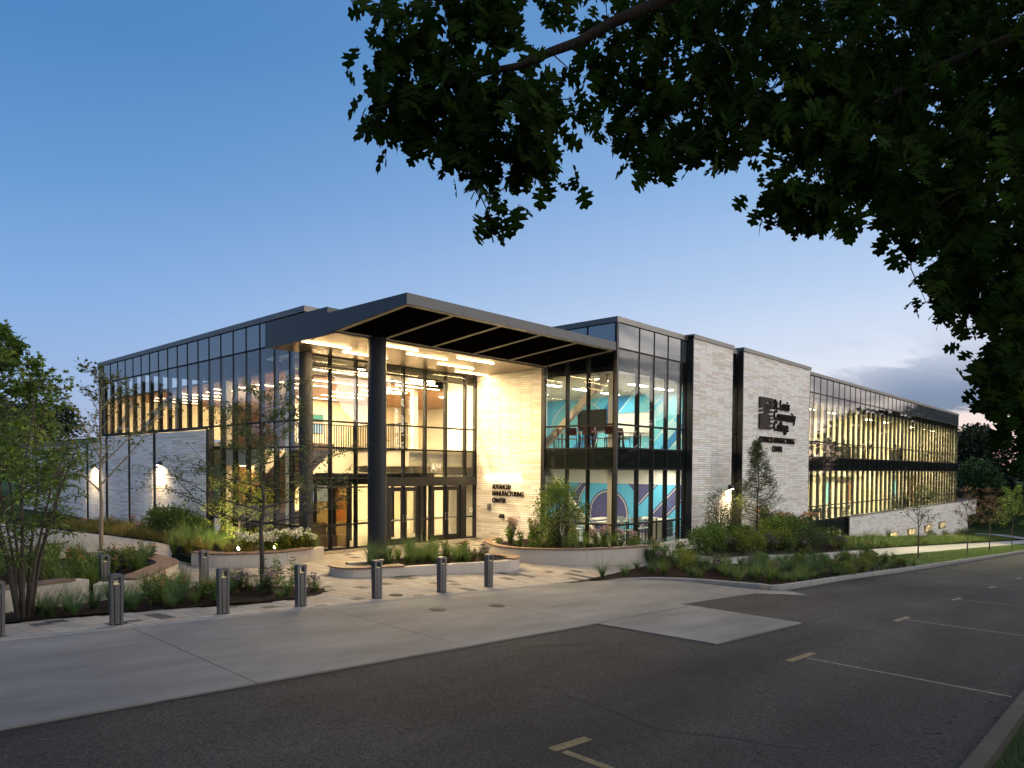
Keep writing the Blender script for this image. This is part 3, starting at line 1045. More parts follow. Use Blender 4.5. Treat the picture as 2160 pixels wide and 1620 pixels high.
# doors under a dark head band
hb_ = MB()
hb_.box((-5.36, YE - .06, 2.42), (-.02, YE + .22, 2.80))
hb_.box((-5.36, YE - .03, 0), (-5.02, YE + .18, 2.42))
hb_.box((-.99, YE - .03, 0), (-.70, YE + .18, 2.42))
hb_.box((-.06, YE - .03, 0), (-.02, YE + .18, 2.42))
hb_.box((-2.74, YE - .03, 0), (-2.69, YE + .18, 2.42))
hb_.box((-3.36, YE - .03, 0), (-3.28, YE + .18, 2.42))
hb_.box((-.70, YE, .96), (-.06, YE + .12, 1.02))
hb_.box((-3.28, YE, .96), (-2.74, YE + .12, 1.02))
hb_.box((-.70, YE, .0), (-.06, YE + .12, .06))
hb_.box((-3.28, YE, .0), (-2.74, YE + .12, .06))
hb_.build('door_surround', m_dark, BLD)
for (x0, x1) in ((-.70, -.06), (-3.28, -2.74)):
    pane(BLD, 'glass_pane', x1 - x0 - .01, 1.36, m_glass, ((x0 + x1) / 2, YE + .05, 1.72), 0)
    pane(BLD, 'glass_pane', x1 - x0 - .01, .88, m_glass, ((x0 + x1) / 2, YE + .05, .51), 0)
def door_leaf(x0, x1, y, hinge_left, h=2.38):
    d = MB()
    st_, bt_ = .15, .26
    d.box((x0, y, .015), (x0 + st_, y + .05, h))
    d.box((x1 - st_, y, .015), (x1, y + .05, h))
    d.box((x0 + st_, y + .002, .015), (x1 - st_, y + .048, bt_))
    d.box((x0 + st_, y + .002, h - .17), (x1 - st_, y + .048, h))
    dr = d.build('door', m_dark, BLD)
    pane(dr, 'glass_pane', x1 - x0 - 2 * st_ - .01, h - .17 - bt_ - .01, m_glass, ((x0 + x1) / 2, y + .025, (bt_ + h - .17) / 2), 0)
    hx = x1 - .08 if hinge_left else x0 + .08
    hd = MB()
    hd.tube([(hx, y - .0, .93), (hx, y - .06, .93), (hx, y - .06, 1.23), (hx, y - .0, 1.23)], .014, 6)
    hd.build('handle', m_steel, dr)
    pb = MB()
    pb.box((x0 + .12, y + .055, .98), (x1 - .12, y + .10, 1.04))
    pb.build('push_bar', m_steel, dr)
for a, b in ((-5.0, -3.38), (-2.67, -1.01)):
    mid_ = (a + b) / 2
    door_leaf(a, mid_ - .004, YE + .02, True)
    door_leaf(mid_ + .004, b, YE + .02, False)

# ---- canopy
CN = empty('canopy', BLD, label='dark entrance canopy with black soffit panels')
m_sof = mat('black_perforated_soffit', (.004, .0035, .003), .9, var=.2, vscale=60, spec=.0)
m_rib = mat('champagne_metal_trim', (.60, .53, .42), .45, .3)
m_plank = mat('champagne_ceiling_panel', (.34, .27, .19), .30, .85, var=.06, vscale=1.5)
XC = -10.28
def zs_(y):
    return 7.76 - (7.76 - 7.44) * min(1, max(0, y / 3.55))
fj = [XC, -8.16, -6.16, -4.12, -2.13, -.01]
for a, b in zip(fj, fj[1:]):
    f = MB()
    f.box((a + .004, 0, 7.75), (b - .004, .05, 8.06))
    f.build('fascia_panel', m_fasc, CN)
for (y0, y1) in ((.052, 3.915), (3.925, 7.85)):
    f = MB()
    hi = 8.055 if y0 < 1 else 8.25
    n = 1
    lo = lambda y: zs_(y) - .02 if y < 3.6 else 7.36
    f.add([(XC, y0, lo(y0)), (XC + .05, y0, lo(y0)), (XC + .05, y1, lo(y1) if y1 > 3.95 else lo(3.55)), (XC, y1, lo(y1) if y1 > 3.95 else lo(3.55)),
           (XC, y0, hi), (XC + .05, y0, hi), (XC + .05, y1, hi), (XC, y1, hi)],
          [(0, 3, 2, 1), (4, 5, 6, 7), (0, 1, 5, 4), (1, 2, 6, 5), (2, 3, 7, 6), (3, 0, 4, 7)])
    f.build('fascia_panel', m_fasc, CN)
r = MB()
r.box((XC + .05, .05, 7.98), (-.02, 3.92, 8.045))
r.box((XC + .05, 3.925, 7.98), (-.02, YE - .2, 8.24))
r.box((XC + .05, YE - .2, 7.98), (XL - .05, 7.85, 8.24))
r.box((XC + .05, 7.80, 7.40), (XL - .03, 7.85, 7.98))
r.build('canopy_deck', m_fasc, CN)
rx = [XC + .14, -8.36, -6.30, -4.30, -2.30, -.12]
def sof(b, x0, x1, y0, y1, dz0, dz1, mi=0):
    vs = []
    for dz_ in (dz0, dz1):
        vs += [(x0, y0, zs_(y0) + dz_), (x1, y0, zs_(y0) + dz_), (x1, y1, zs_(y1) + dz_), (x0, y1, zs_(y1) + dz_)]
    b.add(vs, [(0, 3, 2, 1), (4, 5, 6, 7), (0, 1, 5, 4), (1, 2, 6, 5), (2, 3, 7, 6), (3, 0, 4, 7)], mi)
for a, b in zip(rx, rx[1:]):
    s = MB()
    sof(s, a + .06, b - .06, .20, 3.47, .012, .04)
    s.build('soffit_panel', m_sof, CN)
for x in rx[1:-1]:
    s = MB()
    sof(s, x - .058, x - .012, .2, 3.47, -.004, .05)
    sof(s, x + .012, x + .058, .2, 3.47, -.004, .05)
    sof(s, x - .012, x + .012, .2, 3.47, .02, .05)
    s.build('soffit_rib', m_rib, CN)
s = MB()
sof(s, XC + .05, -.02, .055, .195, -.004, .05)
sof(s, XC + .05, XC + .195, .2, 3.47, -.004, .05)
sof(s, -.175, -.02, .2, 3.47, -.004, .05)
sof(s, XC + .05, -.02, 3.475, 3.56, -.006, .05)
s.build('soffit_trim', m_rib, CN)
yy = 3.565
k = 0
while yy < 7.6:
    y1 = min(yy + .585, 7.63)
    for a, b in zip([XC + .05, -8.3 + (k % 2) * 1.2, -5.2 + (k % 2) * 1.0, -2.4 + (k % 2) * .9], [-8.3 + (k % 2) * 1.2, -5.2 + (k % 2) * 1.0, -2.4 + (k % 2) * .9, -.03]):
        p = MB()
        p.box((a + .004, yy + .004, 7.375), (b - .004, y1 - .004, 7.40))
        p.build('ceiling_panel', m_plank, CN)
    yy += .585
    k += 1
p = MB()
p.box((XC + .05, 7.632, 7.375), (XL - .03, 7.80, 7.40))
p.build('ceiling_panel', m_plank, CN)
# round columns clad in dark metal, with recessed joints
def column(x, y, r, z1, joints, label):
    c = empty('column', BLD, (x, y, 0), label=label)
    zz = [-.15] + joints + [z1]
    for a, b in zip(zz, zz[1:]):
        m = MB()
        m.tube([(0, 0, a + .012), (0, 0, b - .012)], r, 36, 0, False)
        o = m.build('column_casing', m_col, c)
        for pl in o.data.polygons:
            pl.use_smooth = len(pl.vertices) == 4
    m = MB()
    m.tube([(0, 0, -.15), (0, 0, z1)], r - .012, 24)
    for a_ in (0, 2.1, 4.2):
        m.box((math.cos(a_) * r - .004, math.sin(a_) * r - .004, -.1), (math.cos(a_) * r + .004, math.sin(a_) * r + .004, z1 - .1))
    m.build('column_core', m_black, c)
column(-8.66, 3.52, .305, 7.44, [.80, 4.01, 5.09], 'round dark column in front of the doors')
column(-8.84, 7.58, .24, 7.37, [.98, 4.0], 'round dark column at the corner of the glazing')

# ---- interior
m_b1 = mat('mural_sky_blue', (.11, .50, .78), .7)
m_b2 = mat('mural_deep_blue', (.03, .20, .46), .7)
m_b3 = mat('mural_teal', (.17, .52, .62), .7)
m_b4 = mat('mural_violet', (.085, .08, .22), .7)
m_b5 = mat('mural_cream', (.72, .70, .55), .7)
def part(name, m, *boxes, parent=BLD):
    b = MB()
    for p, q in boxes:
        b.box(p, q)
    return b.build(name, m, parent)
part('floor_slab', m_floor, ((XL + .2, YE + .2, -.15), (7.55, 29.4, .02)), ((.2, .2, -.15), (7.55, YE + .2, .021)), ((7.75, .2, -.6), (XR1 - .1, 6, -.28)))
# upper floor: open above the lobby in front of x=-3.8, y=11.8
m_slab = mat('floor_edge_white', (.72, .67, .56), .8)
part('upper_floor', m_slab, ((-3.75, YE + .25, 3.25), (7.55, 11.75, 4.0)), ((-8.4, 11.75, 3.25), (7.55, 20.2, 4.0)), ((-3.0, 20.2, 3.25), (7.55, 29.3, 4.0)), ((-8.6, 20.2, 3.25), (-3.0, 29.3, 4.0)),
     ((.22, .25, 3.22), (7.55, YE + .25, 3.99)), ((7.75, .25, 3.22), (XR1 - .1, 6.4, 3.99)))
part('upper_ceiling', m_ceil, ((XL + .25, YE + .25, 7.42), (7.55, 10.8, 7.5)), ((.4, .25, 6.95), (7.55, 9.9, 7.05)), ((7.75, .25, 7.35), (XR1 - .1, 6.3, 7.45)))
part('wood_ceiling', m_wood, ((XL + .6, 10.8, 6.98), (7.5, 29.2, 7.08)))
part('interior_wall', m_cream, ((-3.2, 20.2, 4.0), (7.5, 20.35, 7.0)), ((-2.5, 20.2, 0), (7.5, 20.35, 3.25)), ((XL + .3, 29.25, 4.9), (7.5, 29.4, 7.0)), ((.6, 20.4, 4), (.75, 29.2, 7)))
part('interior_wall', m_white, ((.25, 3.8, .022), (.4, 9.9, 3.22)), ((.25, 3.8, 4.0), (.4, 9.9, 7.42)), ((.3, 9.9, 0.02), (7.5, 10.05, 3.22)), ((.3, 9.9, 4.0), (7.5, 10.05, 6.95)), ((7.60, .25, -.3), (7.74, 20.2, 8.5)))
part('interior_wall', m_cream, ((7.76, 3.6, -.3), (XR1 - .1, 3.75, 3.22)), ((7.76, 6.2, 4.0), (XR1 - .1, 6.35, 7.4)), ((XR1 - .25, .25, -.3), (XR1 - .1, 6.2, 7.4)), ((19.2, .3, -2.2), (19.3, 3.6, 7.4)), ((14.0, .3, 0), (14.1, 3.5, 7.4)),
     ((27.3, .3, -2.2), (27.4, 3.6, -.6)), ((19.3, 2.6, -2.2), (27.3, 2.7, -.6)), ((33.5, .9, 4.0), (33.6, 6.2, 7.35)), ((46, .9, 4.0), (46.1, 6.2, 7.35)), ((40, .6, -.28), (40.1, 3.6, 3.2)))
for i, x in enumerate((25.2, 31.6, 37.4, 43.8, 49.9, 56.2)):
    part('interior_column', m_slab, ((x, .75, -.28), (x + .28, 1.03, 7.36)))
    part('wall_panel', (m_span, m_b3, m_dwood)[i % 3], ((x + 1.2, 3.52, .7), (x + 3.1, 3.59, 2.3)))
    part('wall_panel', (m_dwood, m_span, m_b2)[i % 3], ((x + .8, 6.12, 4.9), (x + 2.6, 6.19, 6.3)))
    part('bulkhead', m_slab, ((x + .3, 2.6, 2.75), (x + 4.6, 3.58, 3.2)))
# lower-lobby partition, lowered ceiling, duct
part('soffit_beam', m_slab, ((-8.3, 11.7, 2.95), (7.5, 12.3, 3.25)))
part('exposed_duct', mat('duct_grey', (.10, .095, .085), .6, .2), ((-8.3, 9.4, 7.0), (-1.0, 10.2, 7.4)), ((-5.5, 8.2, 7.1), (1, 8.6, 7.4)))
# guard rail of the upper floor
gr = empty('guard_rail', BLD, label='dark balustrade along the upper floor')
def guard(p, q):
    p, q = Vector(p), Vector(q)
    L = (q - p).length
    b = MB()
    b.bar(p + Vector((0, 0, 1.07)), q + Vector((0, 0, 1.07)), .05, .05)
    b.bar(p + Vector((0, 0, .02)), q + Vector((0, 0, .02)), .04, .05)
    b.build('hand_rail', m_black, gr)
    n = int(L / .125)
    for i in range(n + 1):
        a = p + (q - p) * (i / n)
        key = 'bal'
        if key not in PANEM:
            bb = MB()
            bb.box((-.011, -.022, -.1), (.011, .022, 1.05))
            PANEM[key] = bb.mesh('baluster', m_black)
        link('baluster', PANEM[key], gr, a, (0, 0, math.atan2(q.y - p.y, q.x - p.x) + math.pi / 2))
guard((-8.3, 11.72, 4.0), (-3.78, 11.72, 4.0))
guard((-3.78, 11.72, 4.0), (-3.78, 8.0, 4.0))
# glass vestibule inside the doors
vs_ = MB()
for x in (-6.72, -5.0, -3.35, -2.7, -1.0, -.3):
    vs_.box((x - .05, 10.3, 0), (x + .05, 10.42, 2.45))
vs_.box((-6.77, 10.28, 2.45), (-.25, 10.44, 2.9))
vs_.box((-6.77, YE + .3, 2.45), (-6.67, 10.28, 2.9))
vs_.box((-6.77, 8.9, 0), (-6.67, 9.0, 2.45))
vs_.box((-6.77, YE + .3, 0), (-6.67, YE + .38, 2.45))
vs_.box((-6.7, YE + .3, 2.9), (-.25, 10.4, 2.95))
vs_.build('vestibule_frame', m_dark, BLD)
pane(BLD, 'vestibule_glass', 6.4, 2.4, m_glass, (-3.5, 10.36, 1.25), 0)
m_tint = glass('tinted_glass', (.42, .38, .28), .05, .4)
pane(BLD, 'vestibule_glass', 2.3, 2.4, m_tint, (-6.72, 9.1, 1.25), math.pi / 2)
# stair with timber underside climbing along the left glazing
stp = MB()
for i in range(22):
    y = 16.2 - i * .30
    z = .18 * (i + 1)
    stp.box((XL + .75, y - .32, z - .05), (XL + 2.5, y, z))
    stp.box((XL + .75, y - .02, z - .18), (XL + 2.5, y, z - .05))
stp.build('stair_tread', m_dwood, BLD)
su = MB()
su.add([(XL + .7, 16.3, -.1), (XL + 2.55, 16.3, -.1), (XL + 2.55, 9.6, 3.95), (XL + .7, 9.6, 3.95), (XL + .7, 16.3, .1), (XL + 2.55, 16.3, .1), (XL + 2.55, 9.6, 4.15), (XL + .7, 9.6, 4.15)],
       [(0, 1, 2, 3), (7, 6, 5, 4), (0, 4, 5, 1), (1, 5, 6, 2), (2, 6, 7, 3), (3, 7, 4, 0)])
su.build('stair_underside', m_dwood, BLD)
for i, (y, h) in enumerate(((8.2, .45), (9.0, .9), (9.8, 1.35))):
    part('seating_step', m_dwood, ((XL + .6, y + .6, .02), (XL + 2.2, y + 4.5, h)))
part('stair_core_wall', m_dwood, ((XL + 2.7, 13.2, 0.02), (XL + 2.85, 20.0, 6.9)))
# inner columns and braces seen through the glass
for (x, y, z0, z1) in ((XL + .75, 9.9, 0, 7.0), (XL + .75, 15.2, 0, 7), (XL + .75, 20.4, 4, 7), (XL + .75, 25.6, 4, 7), (.55, .55, 0, 6.95), (-.6, 11.4, 0, 7)):
    part('interior_column', m_slab, ((x - .13, y - .13, z0), (x + .13, y + .13, z1)))
br = MB()
br.bar((.5, .8, 6.9), (.5, 4.2, 4.0), .2, .26)
br.bar((.5, 3.9, 3.2), (.5, .9, .05), .2, .26)
br.bar((XL + .75, 25.4, 4.9), (XL + .75, 20.6, 7), .2, .25)
br.bar((XL + .75, 25.8, 7), (XL + .75, 29, 4.9), .2, .25)
br.build('steel_brace', m_slab, BLD)
# low windows in the brick base
for (a, b, z0, z1) in wins:
    x0, x1 = 27.45 + a, 27.45 + b
    w = empty('window', BLD)
    f = MB()
    f.box((x0, -.10, z0), (x0 + .07, .1, z1)); f.box((x1 - .07, -.10, z0), (x1, .1, z1))
    f.box((x0 + .07, -.10, z0), (x1 - .07, .1, z0 + .05)); f.box((x0 + .07, -.10, z1 - .05), (x1 - .07, .1, z1))
    for t in (.33, .67):
        f.box((x0 + (x1 - x0) * t - .03, -.09, z0 + .05), (x0 + (x1 - x0) * t + .03, .1, z1 - .05))
    f.build('frame', m_dark, w)
    pane(w, 'pane', x1 - x0 - .15, z1 - z0 - .1, m_glass, ((x0 + x1) / 2, -.02, (z0 + z1) / 2), 0)
    part('window_niche', m_cream, ((x0 - .3, 1.2, z0 - .3), (x1 + .3, 1.25, z1 + .3)), ((x0 - .3, .12, z1 + .05), (x1 + .3, 1.2, z1 + .08)))
# recessed service door below the far end of the base
part('service_recess', m_dark, ((61.5, .3, -4.2), (66.7, .5, -1.5)), ((66.8, -.1, -1.56), (71.1, 6, -1.5)), ((66.75, .0, -4.2), (66.83, 6, -1.5)))
sr = empty('roof_terrace_rail', BLD)
b = MB()
b.bar((61.5, .2, 1.2), (71, .2, 1.2), .05, .05)
b.bar((71, .2, 1.2), (71, 6, 1.2), .05, .05)
for i in range(33):
    b.bar((61.5 + i * .296, .2, .15), (61.5 + i * .296, .2, 1.2), .02, .03)
b.build('rail_bars', m_black, sr)
part('terrace', m_roof, ((61.4, .05, -.2), (71.1, 12, .1)))
part('far_end_wall', m_dark, ((XR1 - .08, .05, .1), (XR1, 30, 8.8)))
# slot door
part('slot_door_frame', m_dark, ((9.34, -.05, 1.98), (10.4, .1, 2.05)), ((9.34, -.03, 0), (9.42, .1, 1.98)), ((10.3, -.03, 0), (10.38, .1, 1.98)))
pane(BLD, 'glass_pane', .86, 1.9, m_glass, (9.86, .03, .98), 0)

# ---- murals on the party wall, as painted bands
def clip(poly, y0, y1, z0, z1):
    def cut(p, f):
        out = []
        for i in range(len(p)):
            a, b = p[i - 1], p[i]
            fa, fb = f(a), f(b)
            if fa >= 0:
                out.append(a)
            if (fa >= 0) != (fb >= 0):
                t = fa / (fa - fb)
                out.append((a[0] + (b[0] - a[0]) * t, a[1] + (b[1] - a[1]) * t))
        return out
    for f in (lambda q: q[0] - y0, lambda q: y1 - q[0], lambda q: q[1] - z0, lambda q: z1 - q[1]):
        poly = cut(poly, f)
        if len(poly) < 3:
            return []
    return poly
class Mural:
    def __init__(s, y0, y1, z0, z1, base):
        s.r = (y0, y1, z0, z1)
        s.n = 1
        s.root = part('mural', base, ((7.585, y0, z0), (7.60, y1, z1)))
        s.mb = {}
    def poly(s, pts, m, lvl=None):
        p = clip(pts, *s.r)
        if len(p) < 3:
            return
        s.n += 1
        x = 7.583 - .0006 * s.n
        s.mb.setdefault(m.name, MB()).add([(x, y, z) for y, z in p], [tuple(range(len(p)))])
    def band(s, c0, c1, m, k=1.0, y0=None, y1=None):
        # z = c - k*y : rises to the right as seen from outside
        ya, yb = (s.r[0] if y0 is None else y0), (s.r[1] if y1 is None else y1)
        s.poly([(ya, c0 - k * ya), (yb, c0 - k * yb), (yb, c1 - k * yb), (ya, c1 - k * ya)], m)
    def ring(s, y, z, r0, r1, m, a0=0, a1=360):
        n = 28
        for i in range(n):
            t0, t1 = R(a0 + (a1 - a0) * i / n), R(a0 + (a1 - a0) * (i + 1) / n)
            s.poly([(y + r0 * math.cos(t0), z + r0 * math.sin(t0)), (y + r1 * math.cos(t0), z + r1 * math.sin(t0)), (y + r1 * math.cos(t1), z + r1 * math.sin(t1)), (y + r0 * math.cos(t1), z + r0 * math.sin(t1))], m)
            s.n -= 1
    def done(s):
        for k, b in s.mb.items():
            b.build('painted_band', MATS[k], s.root)
lo = Mural(.3, 9.9, .02, 2.45, m_b4)
for c, w in ((9.9, 1.2), (4.1, 1.0), (2.1, .9)):
    lo.band(c, c + w, m_b1)
    lo.band(c - .16, c - .10, m_b5); lo.band(c + w + .1, c + w + .16, m_b5)
lo.ring(5.6, .9, 1.25, 1.95, m_b1); lo.ring(5.6, .9, 1.12, 1.17, m_b5); lo.ring(5.6, .9, 1.99, 2.04, m_b5)
lo.ring(3.4, .8, .50, .56, m_b5)
for i in range(11):
    c = -1.9 + i * .13
    lo.poly([(1.6, c + 1.6), (5.2, c + 5.2), (5.2, c + 5.26), (1.6, c + 1.66)], m_b5 if i % 2 else m_b2)
for i in range(9):
    c = 1.0 + i * .13
    lo.band(c, c + .055, m_b1, y0=.3, y1=2.4)
lo.done()
up = Mural(.3, 9.9, 4.05, 6.9, m_b1)
for c, w, m in ((13.2, .9, m_b3), (11.2, 1.1, m_b2), (9.4, .8, m_b3), (7.6, .9, m_b3), (6.3, .5, m_b2), (5.6, .5, m_b3)):
    up.band(c, c + w, m)
    up.band(c - .12, c - .06, m_b5)
up.ring(7.6, 4.9, 1.3, 1.9, m_b3); up.ring(7.6, 4.9, 1.95, 2.0, m_b5); up.ring(7.6, 4.9, 1.2, 1.25, m_b5)
for i in range(12):
    c = 2.1 + i * .14
    up.poly([(.3, c + .3), (2.6, c + 2.6), (2.6, c + 2.66), (.3, c + .36)], m_b5)
for i in range(5):
    c = 8.3 + i * .15
    up.band(c, c + .06, m_b5, y0=1.0, y1=3.5)
up.done()
# ------------------------------------------------------------------ lamps
WARM = (1.0, .68, .32)
WARM2 = (1.0, .73, .40)
YEL = (1.0, .83, .50)
COOL = (1.0, .93, .74)
g_can = glow('canopy_lamp_light', WARM, 340)
g_strip = glow('strip_lamp_light', WARM2, 560)
g_pan = glow('panel_lamp_light', YEL, 330)
g_pan2 = glow('classroom_lamp_light', COOL, 62)
g_road = glow('road_room_lamp_light', (1.0, .86, .48), 560)
g_lob = glow('lobby_lamp_light', (1.0, .72, .36), 950)
def strip_lamp(c, L, w, em, label, cat='ceiling light', group=None, ax='x', th=.03, name='ceiling_light'):
    x, y, z = c
    key = (round(L, 2), w, em.name, ax, th)
    t = empty(name, None, (x, y, z), label=label, category=cat, group=group)
    if key not in PANEM:
        h, l = MB(), MB()
        a, b_ = (L / 2, w / 2) if ax == 'x' else (w / 2, L / 2)
        h.box((-a, -b_, 0), (a, b_, th))
        l.box((-a + .01, -b_ + .006, -.008), (a - .01, b_ - .006, -.001))
        PANEM[key] = (h.mesh('housing', m_dark), l.mesh('diffuser', em))
    h, l = PANEM[key]
    link('housing', h, t)
    link('diffuser', l, t)
    return t
cl = [(-9.24, 5.55, 'the one nearest the left tip of the canopy'), (-7.09, 6.34, 'ending behind the left edge of the round column'), (-7.48, 4.08, 'starting behind the right edge of the round column'),
      (-5.37, 4.85, 'over the left pair of doors'), (-3.48, 4.18, 'closest to the black soffit panels'), (-2.95, 5.87, 'over the right pair of doors'), (-1.0, 6.96, 'shortest way from the brick recess wall')]
for x, y, s in cl:
    strip_lamp((x, y, 7.355), 1.98 if x > -9 else 1.9, .085, g_can, 'glowing linear lamp in the canopy ceiling, ' + s, group='linear lamps in the canopy ceiling', name='canopy_light', th=.018)
# timber ceiling of the upper lobby: rows of thin strips
k = 0
for i, y in enumerate(np.arange(11.6, 28.9, 1.75)):
    for (xa, L) in ((-6.0, 2.6), (-1.5, 2.6)):
        strip_lamp((xa + (i % 2) * .5, float(y), 6.955), L, .032, g_strip, 'thin warm strip lamp in the timber ceiling of the upper lobby', group='strip lamps in the timber ceiling', th=.02)
for (x, y, z, L) in ((-6.6, 8.9, 7.0, 2.4), (-3.0, 8.8, 6.9, 3.2), (-1.6, 9.9, 6.9, 2.6), (-5.5, 10.5, 6.8, 3.0)):
    strip_lamp((x, y, z), L, .06, g_strip, 'suspended strip lamp between the ducts just inside the entrance glazing', group='strip lamps inside the entrance glazing')
for (x, y) in ((-6, 13.5), (-6, 17), (-1.5, 13.5), (-1.5, 17.5), (3, 14), (3, 17.5)):
    strip_lamp((x, y, 3.22), 1.6, .22, g_lob, 'flat lamp under the upper floor in the ground floor lobby', group='lamps in the ground floor lobby')
for (x, y) in ((-1.6, 9.4), (-4.6, 9.4), (-1.0, 12.6), (3.0, 12.6), (-1.0, 16.6)):
    strip_lamp((x, y, 7.3 if y < 10 else 6.93), 1.6, .35, g_lob, 'bright lamp of the upper hall behind the entrance glazing', group='lamps of the upper hall')
for (x, y) in ((1.6, 1.6), (4.0, 1.6), (6.2, 1.6), (1.6, 4.6), (4.0, 4.6), (6.2, 4.6), (1.6, 7.4), (4.0, 7.4)):
    strip_lamp((x, y, 6.90), 1.25, .3, g_pan2, 'flat panel lamp in the ceiling of the upper mural classroom', group='panel lamps of the upper mural room')
for (x, y) in ((1.6, 1.8), (4.4, 1.8), (6.4, 2.2), (1.6, 5.2), (4.4, 5.2), (3, 8)):
    strip_lamp((x, y, 3.17), 1.25, .3, g_pan2, 'flat panel lamp in the ceiling of the lower mural room', group='panel lamps of the lower mural room')
for x in np.arange(21.5, 61, 4.3):
    strip_lamp((float(x), 2.0, 7.3), 1.3, .32, g_road, 'panel lamp in the upper rooms along the road', group='panel lamps of the upper road rooms')
    strip_lamp((float(x), 4.6, 7.3), 1.3, .32, g_road, 'panel lamp in the upper rooms along the road', group='panel lamps of the upper road rooms')
    strip_lamp((float(x), 1.9, 3.17), 1.5, .32, g_road, 'panel lamp in the lower rooms along the road', group='panel lamps of the lower road rooms')
for x in (21, 24):
    strip_lamp((x, 1.5, -.66), 1.3, .3, g_pan, 'panel lamp in the basement room', group='panel lamps of the basement room')
for (a, b, z0, z1) in wins:
    strip_lamp((27.45 + (a + b) / 2, .5, z1 + .03), 1.6, .25, g_lob, 'lamp inside a low basement window', group='lamps behind the low windows', th=.01)
strip_lamp((9.9, 1.6, 7.3), .8, .3, g_pan, 'lamp high in the stair behind the slot window', group='stair lamps')
strip_lamp((9.9, 1.6, 3.15), .8, .3, g_pan, 'lamp behind the slot door', group='stair lamps')

def area(loc, direction, sx, sy, power, col, name, parent=None, spread=180):
    l = bpy.data.lights.new(name, 'AREA')
    l.shape, l.size, l.size_y, l.energy, l.color = 'RECTANGLE', sx, sy, power, col
    l.spread = R(spread)
    o = bpy.data.objects.new(name, l)
    COL.objects.link(o)
    o.rotation_euler = Vector(direction).to_track_quat('-Z', 'Y').to_euler()
    o.location = loc
    if parent: o.parent = parent
    return o
m_lens = glow('lamp_lens', (1.0, .80, .48), 40)
def wall_lamp(P, out, label, power):
    rz = math.atan2(out[1], out[0]) - math.pi / 2 + math.pi      # local -y points out
    t = empty('wall_lamp', None, P, rz, label=label, category='wall lamp', group='hooded lamps on the brick walls')
    b = MB()
    b.add([(-.11, -.24, -.02), (.11, -.24, -.02), (.13, 0, -.09), (-.13, 0, -.09), (-.10, -.12, .13), (.10, -.12, .13), (.12, 0, .15), (-.12, 0, .15)],
          [(0, 3, 2, 1), (4, 5, 6, 7), (0, 1, 5, 4), (1, 2, 6, 5), (2, 3, 7, 6), (3, 0, 4, 7)])
    b.build('hood', m_dark, t)
    b = MB()
    b.add([(-.085, -.20, -.045), (.085, -.20, -.045), (.10, -.03, -.095), (-.10, -.03, -.095)], [(0, 3, 2, 1)])
    b.build('lens', m_lens, t)
    area((0, -.30, -.09), (0, .12, -1), .3, .16, power, WARM2, 'wall_lamp_beam', t, 160)
wall_lamp((LW - .0, 20.43, 3.28), (-1, 0), 'hooded lamp on the left brick wall beside the second dark pilaster', 85)
wall_lamp((LW - .0, 29.94, 3.16), (-1, 0), 'hooded lamp on the left brick wall behind the thin young tree', 85)
wall_lamp((9.12, -.30, 2.33), (0, -1), 'hooded lamp on the brick pylon beside the slot door', 80)
# bar lamp over the letters of the recess wall
t = empty('sign_lamp', None, (0, 5.97, 2.84), label='thin bar lamp on the recess wall above the raised letters', category='sign lamp')
b = MB()
b.box((-.17, -1.1, -.012), (-.14, 1.1, .02)); b.box((-.15, -1.0, -.006), (0, -.97, .008)); b.box((-.15, .97, -.006), (0, 1.0, .008))
b.build('lamp_bar', m_rib, t)
b = MB()
b.box((-.168, -1.08, -.017), (-.142, 1.08, -.0125))
b.build('diffuser', glow('sign_lamp_light', WARM2, 25), t)
area((-.13, 0, .05), (.75, 0, .4), 2.1, .05, 3.5, WARM2, 'sign_lamp_wash', t, 170)
area((-.13, 0, -.04), (.75, 0, -.5), 2.1, .05, 7, WARM2, 'sign_lamp_wash', t, 170)
# spot over the recess wall
t = empty('soffit_spot', None, (-.42, 6.78, 7.37), label='small round spot in the canopy ceiling close to the recess wall', category='spot lamp')
b = MB(); b.tube([(0, 0, -.012), (0, 0, .0)], .08, 16); b.build('trim_ring', m_dark, t)
b = MB(); b.tube([(0, 0, -.016), (0, 0, -.0125)], .055, 14); b.build('lens', m_lens, t)
area((0, 0, -.03), (.35, 0, -1), .1, .1, 26, WARM2, 'spot_beam', t, 120)
# uplights among the plants
for k, (x, y) in enumerate(((-11.55, 7.3), (-10.55, 6.75))):
    z = .30
    t = empty('garden_spot', None, (x, y, z), label=['small bright garden spot among the planter grasses, the left one', 'small bright garden spot among the white hydrangeas'][k], category='garden lamp', group='garden spots in the planter')
    b = MB(); b.tube([(0, 0, -.1), (0, 0, .05)], .02, 6); b.tube([(0, -.05, .06), (-.02, .07, .14)], [.05, .055], 10); b.build('housing', m_black, t)
    b = MB(); b.tube([(-.06, -.05, .13), (-.02, -.062, .15)], .05, 10); b.build('lens', glow('garden_lens', (1, .85, .5), 60), t)
    area((-.02, .06, .2), (.05, .7, .8), .1, .1, 90, (1, .86, .5), 'garden_beam', t, 150)
t = empty('garden_spot', None, (-16.9, 14.3, .25), label='small garden spot behind the multi-stemmed shrub at the left', category='garden lamp', group='garden spots in the planter')
b = MB(); b.tube([(0, 0, -.2), (0, 0, .1)], .03, 8); b.build('housing', m_black, t)
area((0, 0, .25), (-.3, -.2, 1), .1, .1, 140, (1, .86, .45), 'garden_beam', t, 140)

